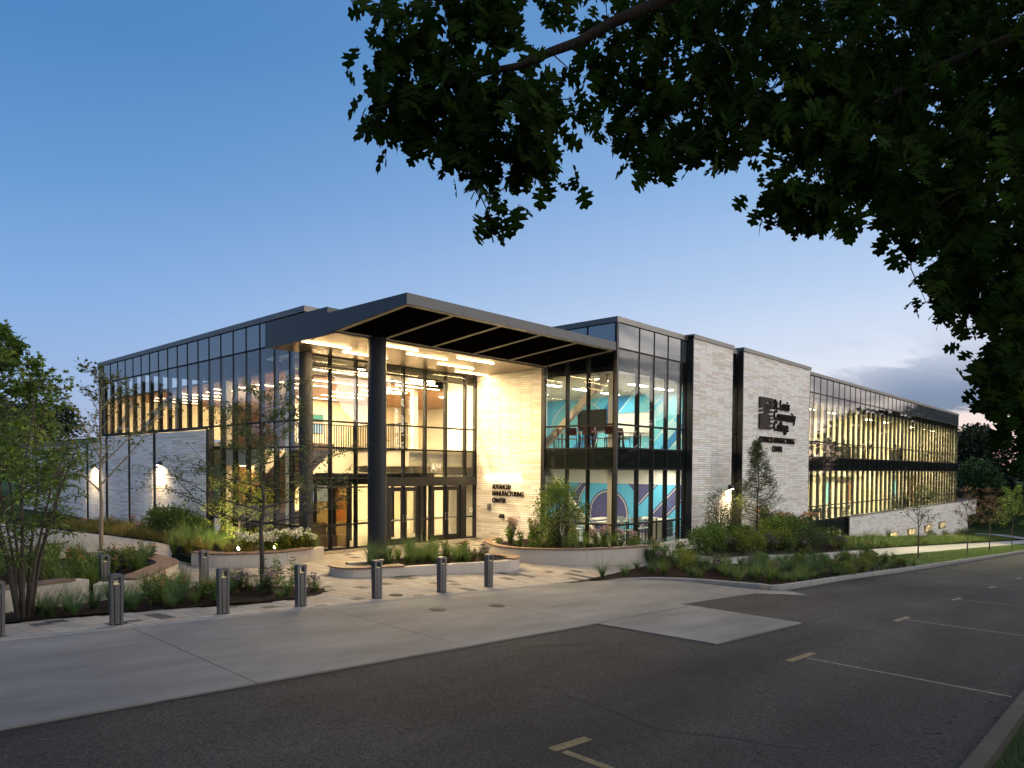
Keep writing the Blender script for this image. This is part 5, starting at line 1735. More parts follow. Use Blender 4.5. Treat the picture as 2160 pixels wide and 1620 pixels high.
OAK = [(-0.87,5.03,6.24), (-0.51,5.12,5.67), (-0.75,5.1,6.16), (-0.5,5.1,5.63), (-1.03,5.49,6.01), (-1.25,5.45,6.01), (-0.81,5.32,6.4), (-0.45,5.18,5.93), (-0.82,5.4,6.19), (-0.94,5,5.56), (-1.22,5.17,5.84), (-1.07,5.12,6.03), (-0.68,5.23,6.24), (-0.59,5.37,6.28), (-0.54,5.14,5.84), (-0.89,5.48,6.65), (-0.55,4.97,5.4), (-0.59,5.65,6.34), (-0.68,5.17,5.64), (-1.06,5.07,5.97), (-0.93,5.02,6.38), (-1.12,5.22,5.7), (-1.09,5.68,6.72), (-1.09,5.07,5.74), (-1.23,5.52,6.13), (-0.83,5.27,6.3), (-1.11,5.55,5.75), (-0.93,5.43,5.67), (-1.16,5.6,5.79), (-0.81,5.46,5.96), (-0.71,5.5,6.08), (-1.23,5.52,5.82), (-0.69,5.61,6.41), (-0.56,5.35,6.1), (-0.76,5.59,6.22), (-0.95,5.34,5.78), (-0.52,5.14,6.15), (-0.7,5.33,5.65), (-0.91,5.51,5.76), (-1.03,5.61,6.17), (-0.83,5.31,5.82), (-0.5,5.52,6.33), (-0.83,5.18,5.55), (-0.91,5.06,5.75), (-0.76,5.42,6.27), (-1.15,5.32,5.96), (-0.77,5.5,5.67), (-0.69,5.5,5.96), (-0.69,5.18,5.63), (-0.96,4.98,5.96), (-0.76,5.05,6.25), (-0.46,5.49,5.93), (-0.7,5.58,5.69), (-0.62,5.46,6.07), (-0.86,5.58,6.59), (-0.63,5.2,5.61), (-0.87,4.99,5.95), (-1.2,5.55,5.79), (-0.29,5.2,5.41), (0.1,5.45,5.97), (-0.18,5.44,5.17), (-0.25,5.49,5.43), (0.03,5.47,5.9), (0.24,5.1,5.29), (0.05,5.28,5.29), (-0.21,5.38,6.05), (-0.08,5.28,5.46), (-0.27,4.92,5.67), (0.08,5.56,6.11), (0.17,4.86,5.31), (-0.1,5.12,5.84), (0.17,5.14,5.68), (-0.15,5.38,5), (0.08,4.98,5.45), (0.28,5.4,5.84), (-0.16,5.45,5.44), (-0.34,5.02,5.84), (0.29,5.48,5.41), (-0.22,5.56,5.7), (-0.37,5.46,5.9), (-0.44,5.1,5.62), (0.19,5.01,5.83), (-0.37,5.25,5.52), (-0.05,5.39,5.73), (-0.31,5.27,5.81), (-0.32,5.1,5.29), (-0.2,5.52,5.37), (-0.35,5.56,5.82), (-0.08,5.09,5.94), (0.09,4.96,5.49), (0,5.37,5.44), (-0.48,5.43,5.65), (-0.13,5.31,5.74), (0.07,5.54,5.58), (-0.21,5.24,5.45), (-0.31,4.94,5.39), (0.32,5.37,5.98), (0.15,5.24,5.38), (-0.27,5.21,5.98), (0.22,5.2,5.81), (0.27,5.46,5.86), (0.03,5.25,5.49), (-0.21,5.06,5.59), (0.14,5.16,5.41), (-0.05,5.31,5.82), (-0.35,5.32,5.55), (-0.02,5.55,6.01), (0.28,5.1,5.49), (-0.25,5.33,5.69), (-0.32,5.55,5.95), (-0.16,5.18,5.76), (0.1,4.93,5.58), (0.3,5.11,5.61), (0.1,4.92,5.47), (-0.15,4.92,4.9), (-0.02,5.51,5.47), (-0.32,5.12,6.42), (-0.1,5.63,6.65), (-0.36,5.48,6.71), (-0.09,5.43,6.62), (-0.27,5.18,6.3), (-0.1,5.66,6.89), (-0.15,5.69,6.75), (-0.34,5.38,6.66), (-0.24,5.88,6.8), (-0.15,5.87,6.75), (-0.33,5.7,6.74), (-0.34,5.24,6.41), (-0.18,5.1,6.46), (-0.11,5.21,6.34), (-0.43,5.45,6.73), (-0.15,5.27,6.42), (-0.12,5.1,6.45), (-0.26,5.55,6.7), (0.34,5.83,6.92), (0.22,5.18,6.52), (0.22,5.79,7.07), (0.25,5.8,6.9), (0.38,5.76,6.95), (0.41,5.21,6.67), (0.19,5.79,6.97), (0.2,5.31,6.6), (1.79,5.73,5.73), (2.46,5.52,5.74), (2.7,5.9,6.13), (1.91,6.27,6.38), (1.08,6.14,5.9), (0.71,5.42,6.45), (1.67,6.16,7.27), (1.35,6.51,6.18), (1.08,6.21,6.06), (1.08,5.27,5.47), (1.39,5.54,6.08), (1.66,5.82,5.76), (2.49,6.88,7.58), (2.05,5.34,6.37), (1.1,6.02,6.11), (1.65,5.57,6.83), (1.58,6.61,6.81), (1.82,6.77,7.25), (2.36,6.57,6.35), (1.54,5.47,6.56), (2.33,6.73,6.44), (2.68,6.07,6.53), (1.8,5.53,6.06), (1.71,5.92,6.98), (1.07,6.31,6.97), (1.51,6.05,7.08), (2,5.73,6.66), (1.41,5.33,5.82), (2.35,6.75,7.75), (0.67,5.7,6.32), (2.13,5.47,5.78), (0.74,5.95,6.07), (1.41,5.88,6.67), (1.73,5.49,6.38), (2.62,6.77,6.52), (2.42,6.31,7.29), (1.58,5.37,5.73), (1.87,5.33,5.63), (2.3,6.5,7.17), (1.74,6.87,6.98), (1.02,6.59,6.99), (2.67,6.77,6.83), (2.56,6.29,5.99), (1.29,6.43,6.31), (1.06,5.38,6.31), (1.87,5.71,6.44), (0.77,5.44,6.05), (2.82,6.75,7.34), (1.49,5.53,5.63), (2.39,5.74,6.33), (1.46,6.32,7.06), (1.68,6.33,6.64), (2.42,5.75,6.04), (2.35,6.74,6.55), (1.32,5.88,6.22), (2.34,5.64,6.53), (1.64,6.34,6.77), (1.72,5.93,6.3), (2.76,6.54,6.08), (1.12,5.59,5.56), (0.78,5.54,6.23), (1.1,5.52,6.05), (1.61,5.54,6.28), (1.46,6.18,6.49), (1.72,6.27,6.75), (1.78,6.36,7.36), (1.4,5.48,5.65), (1.92,6.32,7.02), (2.51,6.2,6.35), (2.96,6.31,6.78), (0.84,5.56,6.96), (1.99,6.58,7.3), (1.09,6.73,6.59), (0.69,5.76,6.33), (1.08,6.5,7.55), (1.06,6.91,7.69), (2.24,6.33,6.96), (3.17,6.83,6.79), (1.81,5.3,6.75), (3.07,6.56,6.51), (1.95,5.37,5.92), (1.66,5.38,5.71), (1.74,6.12,6.44), (2.08,5.92,6.31), (1.34,5.71,5.98), (1.73,6.71,7.14), (2.11,5.68,6.69), (2.1,5.57,6.34), (0.94,6.34,6.29), (1.05,5.54,6.13), (1.32,6.56,7.17), (2.08,6.67,6.29), (1.35,5.38,5.49), (1.75,6.55,6.57), (1.19,5.6,6.49), (1.12,6.47,6.77), (1.62,5.65,5.8), (1.88,6.29,6.61), (1.38,5.92,6.17), (1.85,5.77,6.02), (2.64,6.87,6.36), (0.71,5.55,6.34), (2.71,6.83,6.31), (2.45,6.46,7.28), (2.06,6.57,7.23), (1.52,6.69,6.24), (0.85,5.65,5.69), (1.29,6.46,6.94), (0.84,6.5,7.21), (2.28,6.73,6.72), (2.31,6.87,7.25), (1.21,6.45,5.91), (1.57,5.99,6.76), (2.14,6.35,6.17), (2.37,5.81,6.33), (0.86,5.63,6.11), (0.98,5.41,6.56), (1.32,5.66,5.78), (1.26,6.28,7.28), (0.96,6.58,7.55), (0.98,5.45,6.48), (2.72,6.8,7.19), (2.16,6.02,6.4), (2.13,6.85,6.82), (1.27,6.92,7.62), (1.55,5.66,7.06), (2.49,6.27,7.05), (0.8,6.46,7.52), (1.19,6.22,6.59), (1.66,6.35,6.23), (2.41,6.12,5.92), (1.09,5.9,6.6), (1.66,6.88,6.28), (0.76,6.06,6.79), (2.58,5.97,6.36), (3.11,6.73,6.47), (2.17,6.08,6.06), (2.88,6.36,5.99), (2.09,6.02,7.18), (2.18,6.12,6.79), (1.18,6.64,6.52), (2.94,6.27,6.6), (3.14,6.68,6.33), (1.71,5.76,5.78), (1.13,5.38,6.57), (1.12,6.09,6.43), (1.21,6.38,6.03), (2.03,6.39,6.93), (2.73,6.02,6.53), (2.12,5.88,6.43), (1.7,5.82,5.82), (2.43,5.65,5.81), (2.15,5.86,6.76), (1.95,6.06,6.05), (1.79,6.78,6.09), (2.53,6.72,6.62), (1.46,6.57,7.14), (2,5.47,6.35), (2.38,6.13,5.93), (2.06,6.51,6.82), (1.1,5.32,6.11), (1.03,6.76,6.22), (1.92,6.71,6.86), (1.5,5.74,6.75), (1.44,6.05,7.25), (1.01,6.7,7.13), (0.98,5.74,5.79), (1.9,6.12,7.27), (2.04,6.49,6.89), (1.13,6.64,6.11), (2.88,6.67,7.08), (2.97,6.64,6.36), (1.38,6.15,6.99), (0.93,5.78,5.9), (1.67,5.35,5.95), (1.81,5.69,6.06), (1.17,6.04,6.39), (1.38,5.65,6.89), (2.09,6.86,7.28), (2.24,5.39,5.73), (0.95,6.09,6.24), (0.96,6.2,6.65), (2.78,6.21,6.42), (0.74,6.19,6.58), (1.75,5.41,6.88), (2.67,5.95,5.39), (2.67,5.75,5.25), (2.49,5.86,5.3), (2.23,5.5,5.2), (2.19,5.83,5.41), (2.25,5.95,5.3), (2.14,5.53,5.23), (2.19,5.85,5.33), (2.37,5.49,5.26), (2.1,5.73,5.32), (2.28,5.62,5.2), (2.53,5.6,5.12), (2.32,5.7,5.34), (2.15,5.64,5.27), (2.41,5.77,5.32), (2.08,5.64,5.29), (2.39,5.61,5.12), (2.37,5.47,5.2), (2.29,5.61,5.14), (2.37,5.64,5.32), (6.2,8.2,8.56), (4.07,6.43,7.1), (4.68,7.93,5.43), (5.47,7.35,7.2), (5.79,8.05,7.75), (5.1,8.13,5.87), (4.21,8.51,7.6), (3.87,7.34,6.68), (4.2,5.78,5.17), (5.13,6.79,7.49), (5.75,7.39,4.61), (4.21,7.05,5.66), (4.48,7.46,7.41), (4.11,7.37,7.66), (5.46,8.43,7.53), (5.06,7.81,8.55), (3.39,7.31,6.88), (5.33,7.26,7.35), (3.46,5.74,4.59), (3.55,5.69,5.43), (5.24,7.99,6.28), (4.43,7.53,7.97), (5.61,7.48,6.5), (5.97,7.57,8.37), (4.52,5.8,5.17), (4.67,6.59,5.5), (3.75,8.07,7.57), (5.32,7.87,6.62), (5.28,7.56,8.34), (5.05,6.44,3.99), (5.99,7.73,7.66), (4.56,6.39,7.45), (4.19,8.27,6.33), (4.71,6.56,4.15), (4.24,6.45,7.01), (5.29,7.25,7.67), (5.56,8.28,8.27), (3.94,5.77,4.63), (5,6.69,4.63), (4.54,6.93,6.24), (4.52,8.23,6.05), (4.96,7.67,6.49), (5.76,7.29,7.35), (4.8,6.26,5.16), (3.82,5.92,6.97), (3.84,6.88,5.36), (4.05,7.38,7.08), (5.06,6.96,6.24), (5.51,7.92,6.73), (3.27,7.33,6.96), (3.61,7.49,8.17), (5.28,8.1,5.21), (4.91,6.42,3.43), (3.98,7.81,8.3), (4.11,5.87,4.55), (4.96,7.09,6.94), (4.57,6.66,6.21), (6.03,8.05,5.19), (3.87,7.55,6.76), (5.18,7.07,5.01), (3.97,6.19,4.91), (3.41,5.89,5.52), (3.77,8.4,7.08), (6.4,8.36,8.3), (4.81,6.18,4.8), (4.43,7.26,7.5), (2.89,5.99,5.73), (4.54,5.99,3.93), (4.53,6.35,4.39), (4.84,6.58,7.48), (5.86,8.37,4.39), (4.45,7.9,6.3), (5.26,8.37,8.56), (3.84,6.61,7.06), (4.19,8.53,9.12), (4.83,8.38,7.08), (5.71,8.08,6.96), (4.96,6.79,3.85), (4.55,7.45,6.52), (4.03,5.78,5.13), (5.86,7.37,7.4), (3.52,6.31,7.34), (3.46,5.89,7.08), (3.62,5.73,5.57), (4.56,8.19,7.63), (6.46,8.21,3.96), (4.61,7.5,7.26), (5.18,7.83,8.1), (3.7,7.65,7.35), (4.74,6.82,7.27), (4.52,6.52,6.8), (5.1,8.32,8.36), (4.38,7.32,7.61), (3.9,6.53,7.7), (2.61,5.66,5.94), (3.81,6.55,6.15), (5.35,7.1,3.71), (5.57,7.15,8.05), (5.33,8.37,6.1), (3.87,5.92,6.82), (3.58,5.84,5.87), (4.7,7.74,6.35), (4.25,7.56,6.04), (4.86,7.62,7.53), (3.28,5.77,5.69), (5.3,8.18,5.9), (4.87,6.44,6.83), (4.16,5.71,3.66), (4.36,8.17,7.55), (5.6,7.84,7.27), (6.12,8.31,7.49), (4.5,6.81,7.62), (4.23,7.49,7.39), (5.05,8.27,5.73), (3.73,8.32,7.2), (3.93,5.72,3.85), (4.01,7.17,6.43), (5.33,7.71,7.35), (4.48,6.78,7.1), (4.11,7.84,7.53), (5.8,7.78,4.8), (6.13,8.32,6.28), (6.15,7.75,4.83), (3.36,7.27,7.34), (6,8.33,8.79), (5.96,7.81,8.41), (5.1,7.29,6.78), (4.24,8.3,6.54), (3.91,6.55,5.52), (4.36,7.44,5.66), (4.78,6.15,6.19), (3.82,7.2,6.95), (3.39,6.96,7.15), (3.72,8.28,6.76), (5.85,8.44,5.04), (4.89,7.82,7.57), (2.85,5.73,5.46), (3.86,7.41,6.92), (6.45,8.51,8.69), (3.17,5.67,6), (3.68,6.73,7.84), (4.88,6.36,4.92), (4.55,7.87,8.26), (5.1,7.53,4.86), (4.11,6.67,5.53), (4.04,7.41,7.95), (5.14,8.19,5.59), (4.46,5.87,3.3), (5.73,7.74,6.5), (4.19,5.75,6.8), (6.17,8.04,5.87), (4.86,7.57,7.94), (3.78,5.54,4.02), (4.27,6.45,6.17), (3.88,7.09,6.52), (6.16,8.01,7.66), (5.11,7.37,6.18), (4.97,8.24,7.35), (4.32,5.94,3.89), (5.27,8,7.62), (3.72,8.23,6.61), (5.8,8.52,7.89), (3.76,6.79,5.63), (3.94,7.39,5.7), (4.79,7.33,7.1), (3.81,5.59,4.92), (3.31,7.41,6.86), (4.45,5.79,4.34), (5.61,7.35,7.98), (4.54,6.38,4.08), (6.24,7.77,5.21), (4.32,8.6,7.63), (3.77,6.99,6.03), (3.27,7.29,7.98), (2.87,5.63,5.49), (4.79,7.55,7.13), (3.82,6.63,7.5), (4.79,7.51,8.13), (6.02,7.81,5.49), (3.66,7.92,8.41), (4.56,6.3,6.82), (5.21,7.26,6.71), (4.58,6.2,6.42), (3.63,8.06,7.77), (5.03,6.46,6.5), (4.58,6.34,7.2), (4.06,7.34,7.75), (4.47,7.86,8.16), (3.73,6.91,6.22), (5.78,8.35,4.03), (4.95,6.8,5.12), (6.79,8.54,7.52), (6.2,8.29,4.48), (3.67,7.84,8.22), (2.79,5.7,5.7), (4.02,6.43,6.04), (4.74,7.77,6.89), (4.11,7.4,7.44), (5.62,8.01,6.94), (3.51,5.9,4.91), (4.08,6.23,5.43), (5.15,6.95,5.17), (3.61,8,8.31), (4.87,8.08,7.47), (2.89,6.19,5.88), (6.06,7.69,6.49), (5.08,7.4,4.49), (4.3,6.77,5.75), (4.78,6.07,6.37), (4.01,8.31,8.13), (3.76,5.57,4.67), (4.69,6.04,5.44), (4.02,7.82,8.38), (4.16,5.82,4.87), (3.89,6.72,4.79), (3.87,8.57,8.84), (6.27,8.08,4.93), (4.96,7.3,6.66), (3.97,6.3,4.64), (6.24,8.07,5.44), (3.26,5.63,6.34), (3.46,6.87,7), (2.55,5.75,6.9), (3.67,5.85,5.26), (4.26,6.76,7), (3.96,5.93,5.1), (5.75,7.91,7.41), (4.64,6.12,3.78), (6.07,8.31,7.21), (5.36,8.24,5.43), (5.84,7.78,8.57), (2.74,6.03,6.17), (4.04,6.99,6.18), (6.07,7.99,6.98), (5.48,8.12,6.23), (5.06,6.84,5.47), (6.39,8.6,8.97), (2.74,6.16,7.33), (3.46,7.04,7.76), (4.31,5.81,4.52), (4.59,5.9,5.31), (6.53,8.06,4.28), (5.63,8.56,8.03), (5.95,7.87,4.54), (4.41,6.86,4.69), (3.46,6.83,7.7), (2.63,5.78,6.24), (5.38,8.07,6.32), (4.17,6.82,5.51), (6.38,8.06,4.44), (3.58,7.63,7.52), (4.18,6.88,7.77), (6.15,7.74,7.83), (3.47,6.15,6.94), (4.15,6.31,5.75), (3.58,7.21,8.05), (5.05,7.05,3.99), (4.42,8.17,8.63), (4.85,7.26,5.26), (3.89,8.38,7.54), (5.35,6.97,6.16), (4.04,8.07,8.15), (4.32,6.1,6.23), (5.11,8.47,8.53), (6.2,8.14,5.32), (3.56,7,6.97), (4.86,6.44,6.99), (4.66,7.95,8.11), (4.38,8.5,8.61), (5.97,8.35,7.5), (4.95,7.56,8.27), (3.27,5.82,5.09), (4.18,5.56,4.99), (4.92,8.53,8.04), (4.27,8.2,6.26), (3.78,7.94,6.35), (4.33,5.99,5.38), (3.79,6.11,6.02), (4.07,5.74,4.69), (6.09,8.27,4.76), (4.88,8.08,7.85), (4.58,8.45,7.32), (3.76,6.8,6.61), (4.18,6.95,5.88), (3.18,6.26,7.05), (5.64,7.58,4), (5.98,8.3,8.89), (4.76,7.96,5.34), (4.19,7.46,6.01), (5.87,8.21,5.23), (5.12,6.38,5.63), (4.56,7.85,7.29), (4.36,5.63,4.94), (4.68,6.48,7.08), (4.47,6.19,5.73), (5.1,6.73,3.48), (3.85,5.59,4.49), (3.8,6.11,5.8), (3.33,7.35,6.29), (5.29,7.81,6.44), (3.63,6.58,6.76), (5.04,8.22,7.44), (5.29,6.97,7.41), (4.28,5.84,4), (3.21,5.66,5.17), (5.07,6.64,6.6), (4.16,7.64,6.78), (5.19,6.83,5.39), (4.23,7.99,6.7), (3.92,5.84,7.03), (4.04,6.08,6.08), (3.92,5.97,6.09), (4.1,7.85,7.65), (2.7,5.6,5.47), (5.79,8.45,7.48), (3.82,6.71,6.86), (3.79,5.68,5.68), (4.34,7.2,7.59), (6.06,8.15,3.64), (4.23,7.8,6.23), (4.03,7.5,8.14), (4.61,6.51,6.82), (4.97,6.64,5.17), (4.54,6.4,6.49), (3.25,6.13,6.08), (5.69,8.27,8.07), (6.36,8.04,6.83), (2.97,5.57,5.55), (4.29,7.6,7.69), (3.95,6.46,4.7), (4.34,7.24,5.53), (4.71,7.78,6.71), (4.35,6.02,3.86), (5.2,7.09,8.07), (5.6,7.2,6.74), (3.93,8.45,8.45), (3.52,6.34,6.47), (3.46,7.66,7.82), (5.01,7.57,6.1), (5.63,7.6,4.11), (3.97,6.63,6.93), (5.03,6.23,4.34), (3.73,5.77,5.71), (5.47,7,3.74), (5.71,7.18,7.71), (5.99,8.47,5.05), (4.66,5.92,4.2), (4.39,8.21,7.1), (5.49,6.77,3.76), (4.06,6.27,5.2), (6.07,7.96,3.81), (4.13,6.47,6.36), (5.57,7.61,4.49), (3.91,8.14,6.98), (5.47,8.15,5.1), (5.24,6.8,7.17), (2.54,5.58,5.52), (4.94,8,6.18), (2.88,6.01,5.83), (5.91,7.34,5.02), (3.84,7.09,6.58), (6.5,8.07,6.02), (5.21,7.15,4.75), (3.2,6.57,6.88), (4.19,7.8,7.61), (4.2,5.94,4.9), (4.95,7.31,4.84), (4.01,7.52,5.91), (4.68,7.32,4.67), (4.71,6.7,4.39), (3.37,7.27,6.51), (3.09,6.53,6.1), (4.58,6.1,6.58), (3.94,6.86,6.45), (3.66,6.99,5.69), (5.12,7.47,5.58), (5.68,7.99,8.19), (4.91,8.57,6.52), (3.34,5.64,7), (5.72,7.21,3.83), (4.36,6.42,5.1), (4.38,6.47,4.52), (3.56,6.76,5.86), (4.72,6.82,5.69), (3.36,7.35,7.2), (6.5,8.26,7.13), (4.5,5.54,3.56), (6.58,8.29,4.16), (4.35,7.16,5.25), (4.7,7.37,5.42), (2.84,6.09,5.66), (6.02,7.93,3.74), (2.82,5.87,6.2), (3.73,6.38,5.57), (5.02,6.99,5.99), (3.11,6.5,7.6), (6.48,8.51,8.86), (3.33,6.04,5.42), (4.56,5.86,5.73), (3.88,6.25,4.75), (4.7,6.5,3.91), (5.57,7.24,4.43), (5.67,7.34,4.36), (5.17,6.99,4.35), (5.77,7.67,3.94), (4.43,6.45,4.05), (5.4,7.39,3.33), (5.86,7.72,4.03), (5.16,7.57,4.13), (4.82,6.39,3.85), (4.75,6.79,4.12), (6.11,8,4.31), (5.39,6.99,4.33), (5.14,7.08,4.38), (5.75,7.43,4.33), (4.82,6.24,4.06), (5.14,7.05,3.33), (4.59,6.4,3.62), (5.48,7.45,4.26), (5.73,7.34,4.39), (5,6.76,4.19), (5.08,6.45,3.24), (5.04,6.68,3.29), (5.15,6.96,4.34), (5.82,7.77,3.77), (5.4,7.95,4.1), (5.18,7.02,3.88), (4.91,6.25,3.68), (5.41,7.09,4.03), (4.77,6.87,3.87), (5.84,7.64,3.88), (4.94,7.06,3.54), (5.69,7.94,4.07), (4.68,6.55,3.59), (4.85,6.32,4.01), (6.36,8.13,4.36), (4.9,6.24,3.64), (4.73,7,4.15), (5.14,6.91,3.27), (4.46,6.49,3.7), (5.35,7.13,4.34), (5.25,6.98,3.51), (5.91,7.66,4.3), (5.48,7.2,3.38), (5.47,7.49,4.27), (4.57,6.58,4.31), (5.06,6.99,3.75), (5.6,8.11,3.94), (4.6,6.26,3.29), (5.75,7.3,3.37)]
# ------------------------------------------------------------------ vegetation
def leafm(name, col, tr=.35, rough=.55):
    return mat(name, col, rough, var=.0, tint=True, trans=tr, spec=.3)
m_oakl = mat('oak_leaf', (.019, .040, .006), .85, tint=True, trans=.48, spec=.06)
m_lf1 = leafm('leaf_mid_green', (.115, .180, .036))
m_lf2 = leafm('leaf_yellow_green', (.17, .20, .03))
m_lf3 = leafm('leaf_dark_green', (.082, .120, .032))
m_lf4 = leafm('leaf_red_brown', (.105, .058, .034))
m_lf5 = leafm('leaf_olive', (.085, .105, .032))
m_far = leafm('far_leaf', (.020, .036, .013), .2)
m_farl = leafm('far_leaf_light', (.050, .090, .020), .25)
m_blade = leafm('grass_blade', (.105, .165, .036), .3)
m_blue = leafm('blue_grass_blade', (.080, .145, .050), .3)
m_gold = leafm('gold_grass_blade', (.20, .17, .04), .3)
m_obark = mat('oak_bark', (.026, .021, .017), .95, var=.35, vscale=9, bump=1., bscale=30, stretch=(1, 1, .3), spec=.1)
m_dkb = leafm('shaded_grass_blade', (.030, .050, .014), .2)  # darker copy of the blade green, with the oak's shade painted in
m_bark = mat('bark', (.055, .045, .037), .9, var=.35, vscale=9, bump=.8, bscale=26, stretch=(1, 1, .25))
m_barkp = mat('pale_bark', (.17, .145, .115), .9, var=.3, vscale=9, bump=.6, bscale=26, stretch=(1, 1, .25))
m_twig = mat('twig_bark', (.05, .038, .030), .9, var=.3, vscale=9)
m_org = mat('orange_petal', (.55, .16, .02), .6)
m_eye = mat('flower_eye', (.05, .02, .012), .8)
m_pink = mat('pink_floret', (.48, .30, .27), .8, var=.2, vscale=30)
m_hyd = mat('white_floret', (.66, .66, .50), .8, var=.15, vscale=30)
m_peach = mat('peach_floret', (.62, .33, .16), .8, var=.2, vscale=30)
m_purp = mat('mauve_floret', (.22, .14, .20), .8, var=.2, vscale=30)
nr = np.random.default_rng(8)

def leafshape(half, curl=.18, fold=.12):
    """two rows of triangles either side of the midrib; half = outline of one side"""
    V, F = [], []
    xs_ = [p[0] for p in half]
    mr = []
    cur = 0
    for x in xs_:
        cur = max(cur, x)
        mr.append(cur)
    n = len(half)
    for i in range(n):
        V.append((mr[i], 0))
    for s in (1, -1):
        for x, y in half:
            V.append((x, y * s))
    V = np.array([(x, y, -curl * x * x + fold * abs(y)) for x, y in V])
    for i in range(n - 1):
        F += [(i, i + 1, n + i + 1), (i, n + i + 1, n + i)]
        F += [(i, 2 * n + i + 1, i + 1), (i, 2 * n + i, 2 * n + i + 1)]
    return V, np.array(F)
OAKH = [(0, .01), (.10, .02), (.17, .24), (.30, .26), (.30, .10), (.37, .11), (.40, .45), (.50, .33), (.63, .46), (.57, .12), (.65, .12), (.78, .32), (.89, .27), (.80, .09), (.90, .11), (1.0, .0)]
LF_OAK = leafshape(OAKH, .30, .10)
LF_OVAL = (np.array([(0, 0, 0), (.35, .21, .03), (.75, .15, .0), (1, 0, -.10), (.75, -.15, 0), (.35, -.21, .03)]), np.array([(0, 2, 1), (0, 3, 2), (0, 4, 3), (0, 5, 4)])[:, ::-1])
LF_LANCE = (np.array([(0, 0, 0), (.3, .09, .02), (.7, .08, -.04), (1, 0, -.18), (.7, -.08, -.04), (.3, -.09, .02)]), np.array([(0, 1, 2), (0, 2, 3), (0, 3, 4), (0, 4, 5)]))
LF_MAPLE = (np.array([(0, 0, 0), (.1, .22, 0), (-.02, .42, -.04), (.3, .30, 0), (.45, .52, -.06), (.55, .2, 0), (1, 0, -.1), (.55, -.2, 0), (.45, -.52, -.06), (.3, -.30, 0), (-.02, -.42, -.04), (.1, -.22, 0)]),
            np.array([(0, 1, 3), (1, 2, 3), (0, 3, 5), (3, 4, 5), (0, 5, 6), (0, 6, 7), (0, 7, 9), (7, 8, 9), (0, 9, 11), (9, 10, 11)]))
LF_QUAD = (np.array([(0, 0, 0), (.5, .36, .06), (1, 0, -.06), (.5, -.36, .06)]), np.array([(0, 1, 2), (0, 2, 3)]))

def orient(D, up_jit=.6, up=(0, 0, 1)):
    D = D / (np.linalg.norm(D, axis=1, keepdims=True) + 1e-9)
    U = np.array(up) + nr.normal(0, up_jit, D.shape)
    Y = np.cross(U, D)
    Y /= np.linalg.norm(Y, axis=1, keepdims=True) + 1e-9
    Z = np.cross(D, Y)
    return np.stack([D, Y, Z], axis=2)
def leaves(shape, P, D, S, jit=.6, tv=.25, tints=None):
    V, F = shape
    n = len(P)
    Rm = orient(D, jit)
    W_ = np.einsum('nij,kj->nki', Rm, V) * S[:, None, None] + P[:, None, :]
    k = len(V)
    Fa = (F[None] + (np.arange(n) * k)[:, None, None]).reshape(-1, F.shape[1])
    b = 1 + nr.normal(0, tv, n)
    t = np.stack([b * (1 + nr.normal(0, .12, n)), b, b * (1 + nr.normal(0, .15, n))], 1) if tints is None else tints
    return W_.reshape(-1, 3), Fa, np.repeat(np.clip(t, .25, 2.5), k, 0)
def join(parts):
    V, F, Tn, o = [], [], [], 0
    for v, f, t in parts:
        V.append(v); F.append(f + o); Tn.append(t)
        o += len(v)
    return np.concatenate(V), np.concatenate(F), np.concatenate(Tn)
def lmesh(name, parts, m):
    v, f, t = join(parts) if isinstance(parts, list) else parts
    return np_mesh(name, v, f, m, t)
def blades(n, h, spread, lean, w=.008, seg=3, hv=.3, base=.05):
    """tapered curved grass blades; returns quads"""
    a = nr.uniform(0, 2 * np.pi, n)
    H = h * (1 + nr.normal(0, hv, n)).clip(.35, 1.6)
    ln = np.abs(nr.normal(lean, .25 * lean + .05, n))
    r0 = base * np.sqrt(nr.uniform(0, 1, n))
    a0 = a + nr.normal(0, .7, n)
    dirx, diry = np.cos(a), np.sin(a)
    V = []
    for i in range(seg + 1):
        t = i / seg
        out = ln * H * t ** 1.8 + spread * t * .3
        z = H * (t - .28 * ln * t ** 2.4)
        ww = w * (1 - t * .92)
        cx_, cy_ = r0 * np.cos(a0) + dirx * out, r0 * np.sin(a0) + diry * out
        V.append(np.stack([np.stack([cx_ - diry * ww, cy_ + dirx * ww, z], 1), np.stack([cx_ + diry * ww, cy_ - dirx * ww, z], 1)], 1))
    V = np.stack(V, 1).reshape(n, -1, 3)
    F = np.array([(2 * i, 2 * i + 1, 2 * i + 3, 2 * i + 2) for i in range(seg)])
    k = V.shape[1]
    Fa = (F[None] + (np.arange(n) * k)[:, None, None]).reshape(-1, 4)
    b = np.clip(1 + nr.normal(0, .25, n), .4, 1.8)
    t = np.stack([b * (1 + nr.normal(0, .12, n)), b, b], 1)
    return V.reshape(-1, 3), Fa, np.repeat(t, k, 0)

